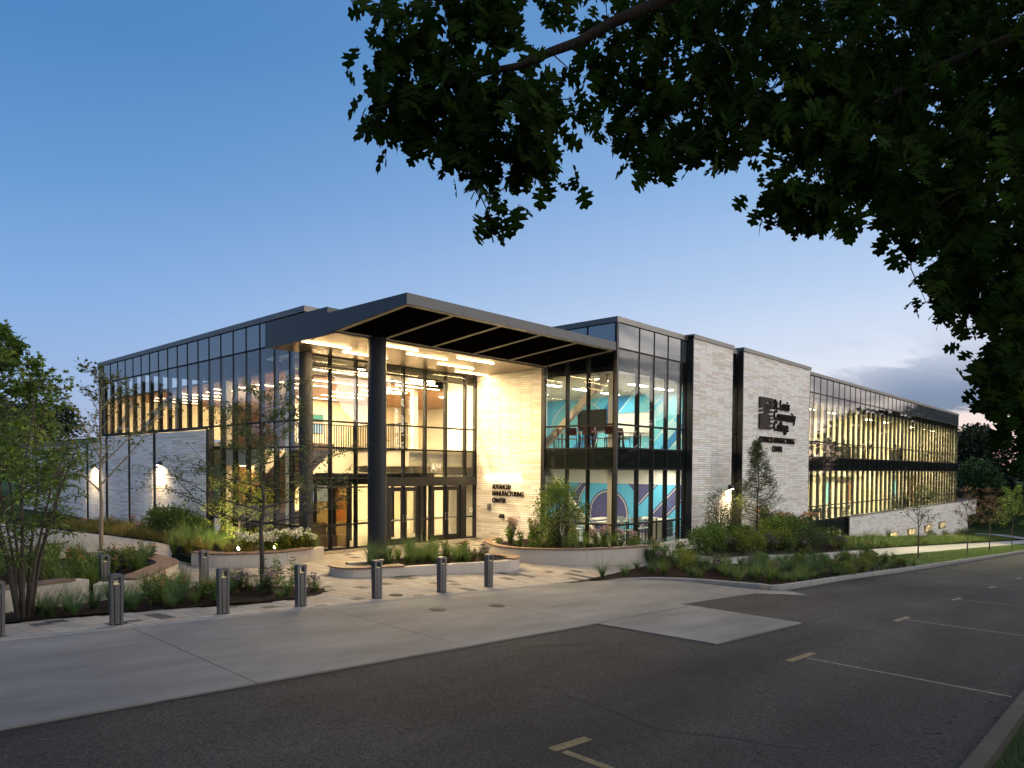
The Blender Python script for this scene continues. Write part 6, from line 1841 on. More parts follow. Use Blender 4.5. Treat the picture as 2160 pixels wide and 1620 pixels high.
# ---- little plants -------------------------------------------------
def tuft(label_kind, n, h, spread, lean, m, w=.008, cat='grass plant', name='grass_tuft'):
    t = empty(name, None, (0, 0, 0), label=label_kind, category=cat)
    link('blades', np_mesh('blades', *blades(n, h, spread, lean, w)[:2], m, blades.__defaults__ and None) if False else lmesh('blades', blades(n, h, spread, lean, w), m), t, kind='stuff')
    return t
def heads(b, pts, r, kind):
    for (x, y, z) in pts:
        rr = r * random.uniform(.8, 1.15)
        if kind == 'daisy':
            k = 9
            c = [(x, y, z + rr * .15)]
            vs = [(x + rr * math.cos(2 * math.pi * i / (2 * k)) * (1 if i % 2 == 0 else .45), y + rr * math.sin(2 * math.pi * i / (2 * k)) * (1 if i % 2 == 0 else .45), z - (rr * .35 if i % 2 == 0 else 0)) for i in range(2 * k)]
            b.add(c + vs, [(0, 1 + i, 1 + (i + 1) % (2 * k)) for i in range(2 * k)], 0)
            b.tube([(x, y, z), (x, y, z + rr * .35)], [rr * .42, rr * .25], 7, 1)
        else:
            n = 26
            for i in range(n):
                th, ph = random.uniform(0, 6.28), math.acos(random.uniform(-.5, 1))
                q = Vector((x + rr * math.sin(ph) * math.cos(th), y + rr * math.sin(ph) * math.sin(th), z + rr * .75 * math.cos(ph)))
                s = rr * .38
                a, c = Vector((random.gauss(0, 1), random.gauss(0, 1), random.gauss(0, 1))).normalized() * s, Vector((random.gauss(0, 1), random.gauss(0, 1), random.gauss(0, 1))).normalized() * s
                b.add([q - a, q + c, q + a, q - c], [(0, 1, 2, 3)], 0)
random.seed(21)
def herb(name, label, nst, h, r, leaf, lsize, nleaf, lm, headk=None, hr=.04, hm=None, nh=None, cat='flower plant', sm_=None):
    t = empty(name, None, (0, 0, 0), label=label, category=cat)
    b = MB()
    tips, P, D = [], [], []
    for i in range(nst):
        a, rr = random.uniform(0, 6.28), r * math.sqrt(random.random())
        H = h * random.uniform(.65, 1.05)
        p0 = Vector((math.cos(a) * rr * .35, math.sin(a) * rr * .35, 0))
        p1 = Vector((math.cos(a) * rr, math.sin(a) * rr, H))
        mid = (p0 + p1) / 2 + Vector((random.gauss(0, .02), random.gauss(0, .02), H * .06))
        b.tube([p0, mid, p1], [.005, .004, .003], 3, cap=False)
        tips.append(p1)
        for k in range(nleaf):
            f = random.uniform(.1, .97)
            q = p0.lerp(mid, f * 2) if f < .5 else mid.lerp(p1, f * 2 - 1)
            P.append(q)
            D.append((random.gauss(0, 1), random.gauss(0, 1), random.uniform(-.1, .9)))
    b.build('stems', sm_ or m_lf3, t)
    P, D = np.array(P), np.array(D)
    link('foliage', lmesh('foliage', leaves(leaf, P, D, lsize * nr.uniform(.6, 1.2, len(P))), lm), t, kind='stuff')
    if headk:
        b = MB()
        random.shuffle(tips)
        heads(b, tips[:nh or len(tips)], hr, headk)
        b.build('flowers', [hm, m_eye], t)
    return t
def shrub(name, label, h, r, n, leaf, ls, lm, stems=7, cat='shrub', shell=.55, zc=.55, bark=None, clump=26):
    t = empty(name, None, (0, 0, 0), label=label, category=cat)
    b = MB()
    P, D = [], []
    cl_ = []
    for i in range(clump):
        a, u_ = random.uniform(0, 6.28), random.uniform(-.75, 1)
        q = math.sqrt(1 - u_ * u_) * random.uniform(shell, 1)
        cl_.append(Vector((math.cos(a) * q * r, math.sin(a) * q * r, h * zc + u_ * h * (1 - zc) * random.uniform(.7, 1))))
    for i, c in enumerate(cl_):
        p0 = Vector((random.gauss(0, .04), random.gauss(0, .04), 0))
        b.tube([p0, Vector((c.x * .4, c.y * .4, c.z * .5)), c], [.012 + .006 * h * .5, .009, .004], 4, cap=False)
    b.build('stems', bark or m_twig, t)
    per = n // clump
    for c in cl_:
        for k in range(per):
            o_ = Vector((random.gauss(0, 1), random.gauss(0, 1), random.gauss(0, .8)))
            P.append(c + o_ * r * .24)
            D.append(o_ + Vector((c.x, c.y, .3 * h)) * .8)
    P = np.array(P)
    P[:, 2] = np.maximum(P[:, 2], .05)
    link('foliage', lmesh('foliage', leaves(leaf, P, np.array(D), ls * nr.uniform(.6, 1.25, len(P))), lm), t, kind='stuff')
    return t
def tree(name, label, H, r0, z_b, crown_r, nb, leaf, ls, lm, nleaf, bark, up=.7, cat='tree', wander=.12, sub=4, top=1.0, taper=.12, shape=lambda t: 1 - .55 * t):
    """single stem, side branches from z_b upward, leaves along the twigs"""
    t = empty(name, None, (0, 0, 0), label=label, category=cat)
    b = MB()
    pts = [Vector((random.gauss(0, wander * .1 * k), random.gauss(0, wander * .1 * k), H * k / 7)) for k in range(8)]
    pts[0].z = -.15
    b.tube(pts, [r0 * (1 - .93 * k / 7) for k in range(8)], 8)
    b.build('trunk', bark, t)
    def at(z):
        f = max(0, min(6.999, z / H * 7))
        i = int(f)
        return pts[i].lerp(pts[i + 1], f - i)
    bb = MB()
    tips = []
    for i in range(nb):
        f = (i + random.random() * .8) / nb
        z = z_b + (H * .96 - z_b) * f
        a = i * 2.4 + random.gauss(0, .35)
        L = crown_r * shape(f) * random.uniform(.75, 1.15)
        p0 = at(z)
        d = Vector((math.cos(a), math.sin(a), up * random.uniform(.7, 1.3)))
        p2 = p0 + d * L
        p1 = p0 + d * L * .5 + Vector((0, 0, -.06 * L))
        rb = r0 * (.42 - .26 * f)
        bb.tube([p0, p1, p2], [rb, rb * .6, .004], 4, cap=False)
        for k in range(sub):
            q0 = p0.lerp(p2, random.uniform(.25, .95))
            q1 = q0 + Vector((d.x + random.gauss(0, .7), d.y + random.gauss(0, .7), d.z + random.gauss(0, .45))) * L * .33
            bb.tube([q0, q1], [rb * .35, .003], 3, cap=False)
            tips.append((q0, q1))
        tips.append((p1, p2))
    bb.build('branches', bark, t)
    P, D = [], []
    for k in range(nleaf):
        a_, c_ = random.choice(tips)
        q = a_.lerp(c_, random.random() ** .7)
        o_ = Vector((random.gauss(0, 1), random.gauss(0, 1), random.gauss(-.15, .8)))
        P.append(q + o_ * ls * .5)
        D.append(o_ + (c_ - a_).normalized() * .7)
    link('crown', lmesh('crown', leaves(leaf, np.array(P), np.array(D), ls * nr.uniform(.6, 1.2, nleaf)), lm), t, kind='stuff')
    return t
def bigtree(name, label, H, cr, n, ls, lm, zb=.25, cat='tree', lob=16):
    t = empty(name, None, (0, 0, 0), label=label, category=cat)
    b = MB()
    b.tube([(0, 0, -1), (.1, 0, H * .3), (.0, .1, H * .75)], [H * .028, H * .02, H * .006], 7)
    for i in range(9):
        a = i * 2.3
        b.tube([(0, 0, H * (.25 + .04 * i)), (math.cos(a) * cr * .7, math.sin(a) * cr * .7, H * (.4 + .05 * i))], [H * .01, .03], 4, cap=False)
    b.build('trunk', m_bark, t)
    C_ = []
    for i in range(lob):
        a, u_ = random.uniform(0, 6.28), random.uniform(-.8, 1)
        q = math.sqrt(max(0, 1 - u_ * u_ * .9)) * random.uniform(.35, .95)
        C_.append((math.cos(a) * q * cr, math.sin(a) * q * cr, H * (zb + (1 - zb) * (.5 + .44 * u_))))
    C_ = np.array(C_)
    idx = nr.integers(0, lob, n)
    o_ = nr.normal(0, 1, (n, 3))
    o_ /= np.linalg.norm(o_, axis=1, keepdims=True)
    rad = cr * .42 * nr.uniform(.55, 1.08, (n, 1))
    P = C_[idx] + o_ * rad * np.array([1, 1, .8])
    link('crown', lmesh('crown', leaves(LF_QUAD, P, o_ + nr.normal(0, .5, (n, 3)), ls * nr.uniform(.6, 1.3, n), .8, .3), lm), t, kind='stuff')
    return t
def put(proto, spots, label, group, zoff=0.0, smin=.8, smax=1.2, labels=None):
    """first spot takes the prototype itself, the others are copies"""
    if not labels and 1 < len(spots) <= 9:            # few enough to be told apart by their order
        ords = ('first', 'second', 'third', 'fourth', 'fifth', 'sixth', 'seventh', 'eighth', 'ninth')
        def u_(s):
            d = Vector((s[0] - CAM.x, s[1] - CAM.y, 0))
            return d.dot(_rt) / max(.1, d.dot(Vector((_fw.x, _fw.y, 0))))
        od = sorted(range(len(spots)), key=lambda i: u_(spots[i]))
        if len(label.split()) <= 12:
            labels = [label + ', ' + ords[od.index(i)] + ' from the left' for i in range(len(spots))]
    for i, s in enumerate(spots):
        x, y = s[0], s[1]
        sc_ = s[2] if len(s) > 2 else random.uniform(smin, smax)
        lb = labels[i] if labels else label
        if proto.get('used'):
            o = copy_tree(proto, (0, 0, 0))
            if 'used' in o: del o['used']
        else:
            o = proto
        o['label'] = lb
        if group: o['group'] = group
        elif 'group' in o: del o['group']
        o.location = (x, y, T(x, y) + zoff)
        o.rotation_euler = (0, 0, random.uniform(0, 6.28))
        o.scale = (sc_, sc_, sc_ * random.uniform(.9, 1.1))
        proto['used'] = 1
def scatter(poly, n, mind=.3, fx=None):
    x0, x1 = min(p[0] for p in poly), max(p[0] for p in poly)
    y0, y1 = min(p[1] for p in poly), max(p[1] for p in poly)
    out = []
    tr_ = 0
    while len(out) < n and tr_ < 20000:
        tr_ += 1
        x, y = random.uniform(x0, x1), random.uniform(y0, y1)
        if inside(poly, x, y) and (fx is None or fx(x, y)) and all((x - a) ** 2 + (y - c) ** 2 > mind * mind for a, c in out):
            out.append((x, y))
    return out

# prototypes are parked and reused bed by bed
def proto_reset(p):
    p['used'] = 0
blueg = tuft('', 170, .62, .5, .55, m_blue, .006)
blueg2 = tuft('', 150, .75, .4, .40, m_blue, .006)
greeng = tuft('', 140, .60, .4, .38, m_blade, .007)
greeng2 = tuft('', 90, .34, .3, .55, m_blade, .007)
goldg = tuft('', 120, .50, .4, .5, m_gold, .007)
orangef = herb('coreopsis_plant', '', 16, .62, .20, LF_LANCE, .13, 14, m_lf1, 'daisy', .042, m_org, 7)
conef = herb('coneflower_plant', '', 14, .75, .22, LF_OVAL, .13, 12, m_lf1, 'daisy', .045, m_org, 9)
mauvef = herb('mauve_flower_plant', '', 16, .55, .22, LF_LANCE, .11, 12, m_lf5, 'ball', .045, m_purp, 9)
pinkf = herb('pink_flower_plant', '', 12, .85, .25, LF_OVAL, .15, 13, m_lf1, 'ball', .085, m_pink, 7)
hydr = herb('hydrangea_plant', '', 22, .72, .42, LF_OVAL, .17, 16, m_lf2, 'ball', .085, m_hyd, 16)
peach = herb('peach_hydrangea', '', 22, 1.15, .6, LF_OVAL, .20, 20, m_lf1, 'ball', .12, m_peach, 10)
lily = herb('tall_leafy_plant', '', 3, .95, .12, LF_LANCE, .16, 26, m_lf1, cat='leafy plant')
bushm = shrub('green_bush', '', .95, .55, 1500, LF_OVAL, .12, m_lf1, zc=.5)
bushd = shrub('dark_bush', '', .85, .6, 1500, LF_OVAL, .11, m_lf3, zc=.5)
bushy = shrub('yellow_green_bush', '', .8, .5, 1300, LF_OVAL, .10, m_lf2, zc=.5)

# far grass of the slope, uncountable
def grassfield(name, poly, n, h, m, label, w=.012, seg=2, zoff=.05, fx=None):
    pts = []
    x0, x1 = min(p[0] for p in poly), max(p[0] for p in poly)
    y0, y1 = min(p[1] for p in poly), max(p[1] for p in poly)
    while len(pts) < n:
        x, y = random.uniform(x0, x1), random.uniform(y0, y1)
        if inside(poly, x, y) and (fx is None or random.random() < fx(x, y)):
            pts.append((x, y))
    V, F, t = blades(n, h, .1, .45, w, seg, .35, .0)
    k = 2 * (seg + 1)
    off = np.array([(x, y, T(x, y) + zoff) for x, y in pts])
    V = V + np.repeat(off, k, 0)
    link(name, np_mesh(name, V, F, m, t), kind='stuff', label=label)

# front bed
FB = BED_FRONT
put(blueg, scatter(FB, 14, .42, lambda x, y: x < -16.2 and y < 1.5), 'fine blue green grass tuft in the dark front bed near the left bollards', 'blue grass tufts of the front bed', .05, .7, .95)
put(blueg, scatter(FB, 12, .4, lambda x, y: -20 < x < -15.6 and y < .9), 'blue green grass tuft along the paver edge of the front bed', 'blue grass tufts along the paver edge', .05, .65, .9)
put(greeng, scatter(FB, 14, .35, lambda x, y: -17.2 < x < -14.0 and y > -.5), 'upright green grass tuft in the middle of the front bed', 'green grass tufts of the front bed', .05, .6, .85)
put(orangef, scatter(FB, 8, .35, lambda x, y: -17.0 < x < -15.0), 'orange flowered plant in the middle of the front bed', 'orange flowers of the front bed', .05, .7, .9)
put(blueg2, scatter(FB, 7, .4, lambda x, y: -15.5 < x < -14.0 and y > .4), 'loose blue grass tuft near the trunk of the small dark tree', 'loose blue grass near the small tree', .05, .6, .8)
put(lily, [(-13.75, .75, .95), (-13.45, .55, 1.0), (-13.95, 1.1, .9), (-13.6, 1.05, .8)], 'tall leafy plant with no flowers at the right end of the front bed', 'tall leafy plants of the front bed', .05)
put(mauvef, [(-14.2, .3, 1.0), (-13.2, .1, .8), (-14.6, .9, 1.0)], 'mauve flowered plant near the right tip of the front bed', 'mauve flowers of the front bed', .05)
put(greeng2, [(-13.2, -.1, .8), (-14.4, -.5, .7), (-18.8, .5, 1), (-16.2, -.1, .8)], 'small low grass tuft on the mulch edge of the front bed', 'small tufts of the front bed', .04)
for p in (blueg, greeng, orangef, blueg2, lily, mauvef, greeng2): pass
# central planter
put(greeng, scatter(BED_C, 30, .2, lambda x, y: -9.6 < x < -6.6), 'bright green grass tuft in the low looped planter', 'grass tufts of the looped planter', .24, .65, 1.0)
put(conef, [(-7.0, 1.2, .9), (-6.6, 1.5, .9), (-7.4, 1.6, .8)], 'orange coneflower plant in the low looped planter', 'coneflowers of the looped planter', .24)
put(mauvef, [(-6.3, .9, 1.0), (-6.5, .7, .9), (-6.9, .8, .9)], 'mauve flowered plant at the right of the low looped planter', 'mauve flowers of the looped planter', .24)
put(blueg2, [(-9.9, 2.2, .85), (-9.2, 2.3, .9), (-8.2, 2.4, .9), (-10.1, 1.8, .6)], 'airy grass in front of the round dark column', 'airy grasses before the round column', .24)
# right planter
put(conef, scatter(BED_RP, 12, .35, lambda x, y: y > .6 and x > -4.0), 'orange coneflower plant in the planter below the recess wall letters', 'coneflowers of the right planter', .32, .85, 1.15)
put(pinkf, [(-3.2, 2.6, 1.05), (-2.9, 2.9, 1.1), (-2.3, 2.2, 1.0), (-1.0, -.3, 1.0), (-.6, -.6, .95), (-.35, -.9, .9), (-1.5, -.2, .9)], 'tall pink headed plant in the planter below the recess wall letters', 'pink headed plants of the right planter', .32)
put(greeng, scatter(BED_RP, 12, .4, lambda x, y: y < 1.2), 'green grass tuft in the planter with the round shrub', 'grass tufts of the right planter', .32, .7, 1.0)
put(orangef, scatter(BED_RP, 6, .5), 'orange flowered plant in the planter with the round shrub', 'orange flowers of the right planter', .32, .7, .9)
# left planter
put(hydr, [(-11.0, 6.3, .95), (-10.5, 6.05, 1.0), (-10.0, 6.1, .95), (-9.6, 6.3, .9), (-10.8, 6.9, 1.0), (-10.2, 6.8, 1.0), (-11.6, 6.6, .9)], 'white hydrangea in the lit planter under the left glazing', 'white hydrangeas of the left planter', .28)
put(goldg, [(-12.2, 6.6, 1.0), (-12.0, 7.1, 1.0), (-12.6, 7.4, 1.1), (-11.7, 6.2, .9), (-12.4, 8.0, 1.2), (-12.7, 8.6, 1.2)], 'glowing yellow grass tuft at the left end of the hydrangea planter', 'yellow grasses of the left planter', .26)
put(greeng, scatter(BED_L, 22, .45, lambda x, y: x < -10.8 and y > 8.3) + [(-9.25, 6.6, 1.3), (-9.35, 6.2, 1.1), (-12.5, 9.2, 1.3), (-12.2, 9.9, 1.3), (-11.9, 10.7, 1.2), (-11.4, 11.5, 1.2), (-11.6, 9.6, 1.2), (-11.2, 10.6, 1.2)], 'tall green grass tuft against the left glazing or the hydrangea planter end', 'tall grasses beside the hydrangea planter', .22)
# front left planter
put(greeng, scatter(BED_FL, 16, .45), 'green grass tuft in the planter with the long curved seat', 'grass tufts of the front left planter', .25, .9, 1.4)
put(orangef, scatter(BED_FL, 9, .45, lambda x, y: x > -17.5 and y < 7), 'orange flowered plant in the planter with the long curved seat', 'orange flowers of the front left planter', .25, 1.0, 1.3)
put(blueg2, scatter(BED_FL, 8, .5, lambda x, y: y > 5), 'airy grey grass at the back of the planter with the long curved seat', 'airy grasses of the front left planter', .25, .9, 1.3)
# strip along the left brick wall
put(goldg, scatter(BED_LW, 26, .45, lambda x, y: y < 27), 'short golden grass tuft along the foot of the left brick wall', 'golden grasses along the left brick wall', .05, .8, 1.15)
put(pinkf, scatter(BED_LW, 6, .8, lambda x, y: 17 < y < 26), 'small pink headed plant along the foot of the left brick wall', 'pink plants along the left brick wall', .05, .5, .65)
put(bushm, [(-9.95, 18.1, 1.15), (-9.8, 17.1, 1.2), (-9.75, 16.1, 1.1), (-9.6, 15.1, .95)], '', 'clipped bushes against the left brick wall', .05, labels=['round bush against the left brick wall, farthest from the glazing', 'tallest round bush against the left brick wall, second from the path end', 'round bush against the left brick wall, third from the path end', 'smallest round bush against the left brick wall next to the glazing'])
grassfield('wall_strip_grass', [(-9.1, 15.4), (-11.2, 13.4), (-11.05, 15.2), (-11.4, 19.1), (-12.0, 23.0), (-12.4, 26), (-9.1, 26)], 5200, .34, m_gold, 'low yellow green plants along the foot of the left brick wall', .010)
# bed along the kerb on the right
R2a = [p for p in scatter(BED_R2, 52, .38, lambda x, y: x < 6)]
put(blueg, R2a[:24], 'blue green grass tuft in the kerb bed where the kerb curves', 'blue grasses of the kerb bed', .06, .6, .85)
put(greeng2, R2a[24:], 'low green grass tuft in the kerb bed where the kerb curves', 'low grasses of the kerb bed', .06, .8, 1.4)
put(bushy, scatter(BED_R2, 7, .8, lambda x, y: -1 < x < 14), 'small yellow green bush in the kerb bed along the road', 'yellow bushes of the kerb bed', .06, .45, .7)
put(greeng, scatter(BED_R2, 66, .3, lambda x, y: 0 < x < 15.8 and y > -6.85), 'green grass tuft in the kerb bed along the road', 'green grasses of the kerb bed', .06, .42, .72)
put(bushm, scatter(BED_R2, 6, .9, lambda x, y: 2 < x < 15 and y > -6), 'low leafy bush in the kerb bed along the road', 'leafy bushes of the kerb bed', .06, .4, .55)
put(orangef, scatter(BED_R2, 12, .5, lambda x, y: 3 < x < 15.5), 'orange flowered plant in the kerb bed along the road', 'orange flowers of the kerb bed', .06, .75, 1.0)
put(mauvef, scatter(BED_R2, 7, .5, lambda x, y: -2 < x < 15.5), 'mauve flowered plant in the kerb bed along the road', 'mauve flowers of the kerb bed', .06, .7, .95)
put(blueg2, scatter(BED_R2, 10, .6, lambda x, y: 1 < x < 12), 'tall pale grass tuft in the kerb bed along the road', 'tall grasses of the kerb bed', .06, .55, .75)
put(orangef, scatter(BED_R3, 5, .4), 'orange flowered plant in the small bed beside the right planter end', 'orange flowers of the small corner bed', .05, 1.0, 1.3)
put(blueg2, [(-.55, -1.9, 1.1), (.5, -2.2, .9), (.95, -1.6, .8)], 'feathery grass in the small bed beside the right planter end', 'feathery grasses of the small corner bed', .05)
# slope bed under the pylons
put(bushm, [(3.0, -2.0, .85), (3.9, -2.2, .8), (4.6, -1.8, .95), (6.0, -1.9, .8), (7.5, -1.8, .9), (10.6, -1.9, 1.25), (11.8, -1.7, 1.35), (13.2, -1.6, 1.2)], 'leafy green bush on the slope below the brick pylons', 'green bushes of the slope bed', .07)
put(bushy, [(5.2, -2.7, .9), (6.2, -2.9, .8), (8.4, -2.6, .9), (9.6, -2.7, 1.0), (7.2, -2.4, .8)], 'yellow green bush on the slope below the brick pylons', 'yellow bushes of the slope bed', .07)
put(bushd, [(12.8, -2.6, 1.0), (15.0, -2.0, 1.1), (16.5, -1.6, 1.0), (17.8, -2.2, .9), (14.2, -1.0, 1.1), (9.0, -3.0, .7), (11.2, -2.9, .8)], 'dark green bush on the slope below the brick pylons', 'dark bushes of the slope bed', .07)
put(peach, [(12.0, -.95, 1.2), (13.3, -.9, 1.15), (14.9, -.95, 1.1), (17.2, -.9, 1.1)], '', None, .07, labels=['big peach headed hydrangea below the college emblem, the one nearest the slot door', 'big peach headed hydrangea below the college emblem, tallest of them', 'peach headed hydrangea right of the college emblem on the slope', 'peach headed hydrangea at the right edge of the wide brick pylon'])
put(mauvef, scatter(BED_R1, 12, .6, lambda x, y: 3 < x < 16 and y < -1.9), 'mauve flowered plant on the slope below the brick pylons', 'mauve flowers of the slope bed', .07, 1.0, 1.4)
put(greeng, scatter(BED_R1, 26, .6, lambda x, y: 14 < x < 34 and y < -.9), 'green grass tuft on the slope below the long glazing', 'grasses on the slope below the long glazing', .07, .7, 1.1)
put(goldg, scatter(BED_R1, 14, .9, lambda x, y: 14 < x < 40 and y < -.9), 'golden grass tuft on the slope below the long glazing', 'golden grasses on the slope below the long glazing', .07, .7, 1.0)
put(bushd, [(46.3, -1.0, .6), (51.8, -1.0, .6), (57.5, -1.0, .75), (60.5, -1.0, .8), (63.5, -1.0, .8)], 'dark bush against the low brick base near the small windows', 'dark bushes along the low brick base', .07)
grassfield('slope_grass', [(18, -1.0), (28, -1.3), (70, -1.5), (75, -3.4), (25, -3.4), (16, -3.3)], 15000, .30, m_blade, 'rough green grass covering the far slope below the long glazing', .014)
grassfield('lawn_grass', [(16.2, -4.92), (95, -4.95), (95, -6.95), (16.2, -7.0)], 26000, .07, m_blade, 'short lawn between the sidewalk and the kerb', .010, 2, .04, lambda x, y: 1.0 if x < 45 else .35)
grassfield('bank_grass', [(-22, -14.4), (-4, -14.4), (-4, -18), (-22, -18)], 16000, .09, m_dkb, 'dark grass behind the old kerb in the lower right corner', .005, 2, -.02)
sheet('lawn', [(16.2, -4.9), (95, -4.95), (95, -7.0), (16.2, -7.02)], m_grass, .03, 1.5, kind='structure')

# ---- small trees -----------------------------------------------------
o = tree('multi_stem_tree', '', 4.9, .05, .5, 1.5, 14, LF_LANCE, .15, m_lf1, 400, m_twig)
# replaced by a true clump of stems
for ch in list(o.children): bpy.data.objects.remove(ch)
b = MB(); tips = []
for i in range(9):
    a = i * .7 + .2
    rr = random.uniform(.35, 1.0)
    p = [Vector((math.cos(a) * .10, math.sin(a) * .10, -.1)), Vector((math.cos(a) * rr * .35, math.sin(a) * rr * .35, 1.1)), Vector((math.cos(a) * rr * .8, math.sin(a) * rr * .8, 2.4)), Vector((math.cos(a + .2) * rr * 1.2, math.sin(a + .2) * rr * 1.2, random.uniform(3.2, 4.3)))]
    b.tube(p, [.035, .028, .018, .006], 6)
    for k in range(15):
        f = random.uniform(.28, 1)
        s_ = f * 3
        q = p[int(min(2, s_))].lerp(p[int(min(2, s_)) + 1], s_ - int(min(2, s_)))
        th = random.uniform(0, 6.28)
        e = q + Vector((math.cos(th), math.sin(th), random.uniform(-.25, .6))) * random.uniform(.35, .85)
        b.tube([q, (q + e) / 2 + Vector((0, 0, .05)), e], [.010, .007, .003], 4, cap=False)
        tips.append((q, e))
b.build('stems', m_bark, o)
P, D = [], []
for q, e in tips:
    for k in range(19):
        f = random.uniform(.2, 1.03)
        P.append(q.lerp(e, f))
        D.append((e - q).normalized() * .5 + Vector((random.gauss(0, .8), random.gauss(0, .8), random.gauss(.0, .5))))
link('foliage', lmesh('foliage', leaves(LF_LANCE, np.array([tuple(p) for p in P]), np.array([tuple(d) for d in D]), nr.uniform(.10, .20, len(P)), .4, .22), m_lf1), o, kind='stuff')
put(o, [(-19.15, .75, 1.0)], 'multi-stemmed shrub with long narrow leaves at the left edge of the front bed', None, .05)
o2 = copy_tree(o, (-20.6, 1.6, .3), 2.1, .85, 'second multi-stemmed shrub half outside the left edge of the picture')
if 'used' in o2: del o2['used']

put(tree('maple_tree', '', 6.6, .10, 1.0, 2.0, 34, LF_MAPLE, .19, m_lf1, 5200, m_bark, .55, sub=5, shape=lambda t: 1.15 - .95 * t ** 1.4), [(-17.0, 13.4, 1.1)], 'dense green maple with a pointed crown rising behind the multi-stemmed shrub', None)
put(tree('young_tree', '', 6.4, .075, 2.2, 1.9, 17, LF_MAPLE, .12, m_lf5, 900, m_barkp, 1.1, sub=4, shape=lambda t: 1.1 - .9 * t), [(-14.9, 10.0, 1.0)], 'thin pale young tree with sparse small leaves in front of the left brick wall', None, .2)
put(tree('dark_young_tree', '', 5.3, .065, 1.5, 2.0, 26, LF_OVAL, .08, m_lf3, 5600, m_bark, .38, sub=7, shape=lambda t: 1.15 - .8 * t), [(-14.02, 1.05, 1.0)], 'small dark tree with wide wispy branches in front of the left glazing', None, .05)
put(tree('lit_small_tree', '', 2.7, .03, .35, 1.15, 20, LF_OVAL, .10, m_lf2, 2400, m_twig, .7, sub=5), [(-11.15, 8.1, 1.0)], 'small yellow green tree lit from below beside the left glazing', None, .25)
put(shrub('serviceberry', '', 2.35, .80, 5600, LF_OVAL, .09, m_lf1, zc=.58, clump=60), [(-2.75, .55, 1.0)], 'round dark shrub in the planter in front of the blue mural glazing', None, .30)
put(shrub('upright_shrub', '', 2.35, .62, 1700, LF_OVAL, .085, m_lf5, zc=.55, clump=40), [(6.0, -1.35, 1.0)], 'tall loose shrub in front of the slot door between the pylons', None, .05)
put(shrub('upright_shrub', '', 2.0, .5, 900, LF_OVAL, .075, m_lf5, zc=.6, clump=30), [(7.6, -1.2, 1.0)], 'thin loose shrub between the slot door and the narrow conifer', None, .05)
put(tree('narrow_conifer', '', 4.6, .055, .95, 1.05, 64, LF_LANCE, .12, m_lf3, 7000, m_bark, .28, sub=5, shape=lambda t: 1.0 * (1 - t) ** .9 + .06), [(8.97, -1.75, 1.0)], 'narrow pointed conifer in front of the wide brick pylon', None, .05)
st1 = tree('street_tree', '', 3.7, .045, 1.5, .95, 16, LF_OVAL, .12, m_lf5, 950, m_bark, 1.0, sub=4, shape=lambda t: 1.0 - .5 * t)
put(st1, [(20.77, -5.75, 1.0)], 'street tree with sparse olive leaves on the lawn strip, nearest to the kerb bed', 'young street trees on the lawn strip', .05)
st2 = tree('street_tree', '', 4.0, .045, 1.5, 1.0, 18, LF_OVAL, .12, m_lf4, 800, m_bark, .9, sub=4, shape=lambda t: 1.0 - .55 * t)
put(st2, [(33.8, -5.8, 1.0), (42.2, -5.8, 1.15), (64, -6.0, 1.2)], '', 'young street trees on the lawn strip', .05, labels=['red brown street tree in front of the low brick base', 'darker red brown street tree before the end of the low brick base', 'brownish street tree at the right edge of the picture'])
st3 = tree('street_tree', '', 4.2, .045, 1.3, 1.1, 20, LF_OVAL, .14, m_lf1, 2200, m_bark, .8, sub=4, shape=lambda t: 1.0 - .6 * t)
put(st3, [(52.5, -5.9, 1.15)], 'bright green street tree beyond the end of the building', 'young street trees on the lawn strip', .05)

# ---- big trees around ------------------------------------------------
bt = bigtree('broad_tree', '', 15, 6.5, 6500, .62, m_far)
bt2 = bigtree('broad_tree', '', 11, 5.2, 5200, .5, m_farl, .12)
bt3 = bigtree('tall_tree', '', 20, 6.0, 7000, .66, m_far, .2, lob=20)
put(bt2, [(96, 4.5, .95)], 'bright green round tree just beyond the far end of the building', 'trees beyond the far end of the building')
put(bt, [(118, 16, .95), (112, 6, .95), (104, -6, 1.0), (96, -12, 1.0), (88, -16, 1.05)], '', 'trees beyond the far end of the building', -.5, labels=['dark tree with the pale rounded top beside the roof end', 'dark broad tree behind the bright green tree', 'dark broad tree at the right edge over the ramp', 'dark tree behind the last street tree', 'dark broad tree at the far right beyond the road'])
put(bt3, [(130, -2, .95), (140, 12, .8)], 'tall dark tree at the far right beyond the road', 'tall trees beyond the road', -.5)
put(bt, [(-6, 74, .72), (-13, 66, .7), (-19, 60, .7), (2, 84, .75), (-27, 58, .7)], 'dark distant tree behind the low left end of the building', 'distant trees behind the left wall', -1)
put(bt2, [(-24, 34, .36), (-28, 26, .32)], 'green tree behind the far planter at the left edge', 'trees at the left edge', -.3)
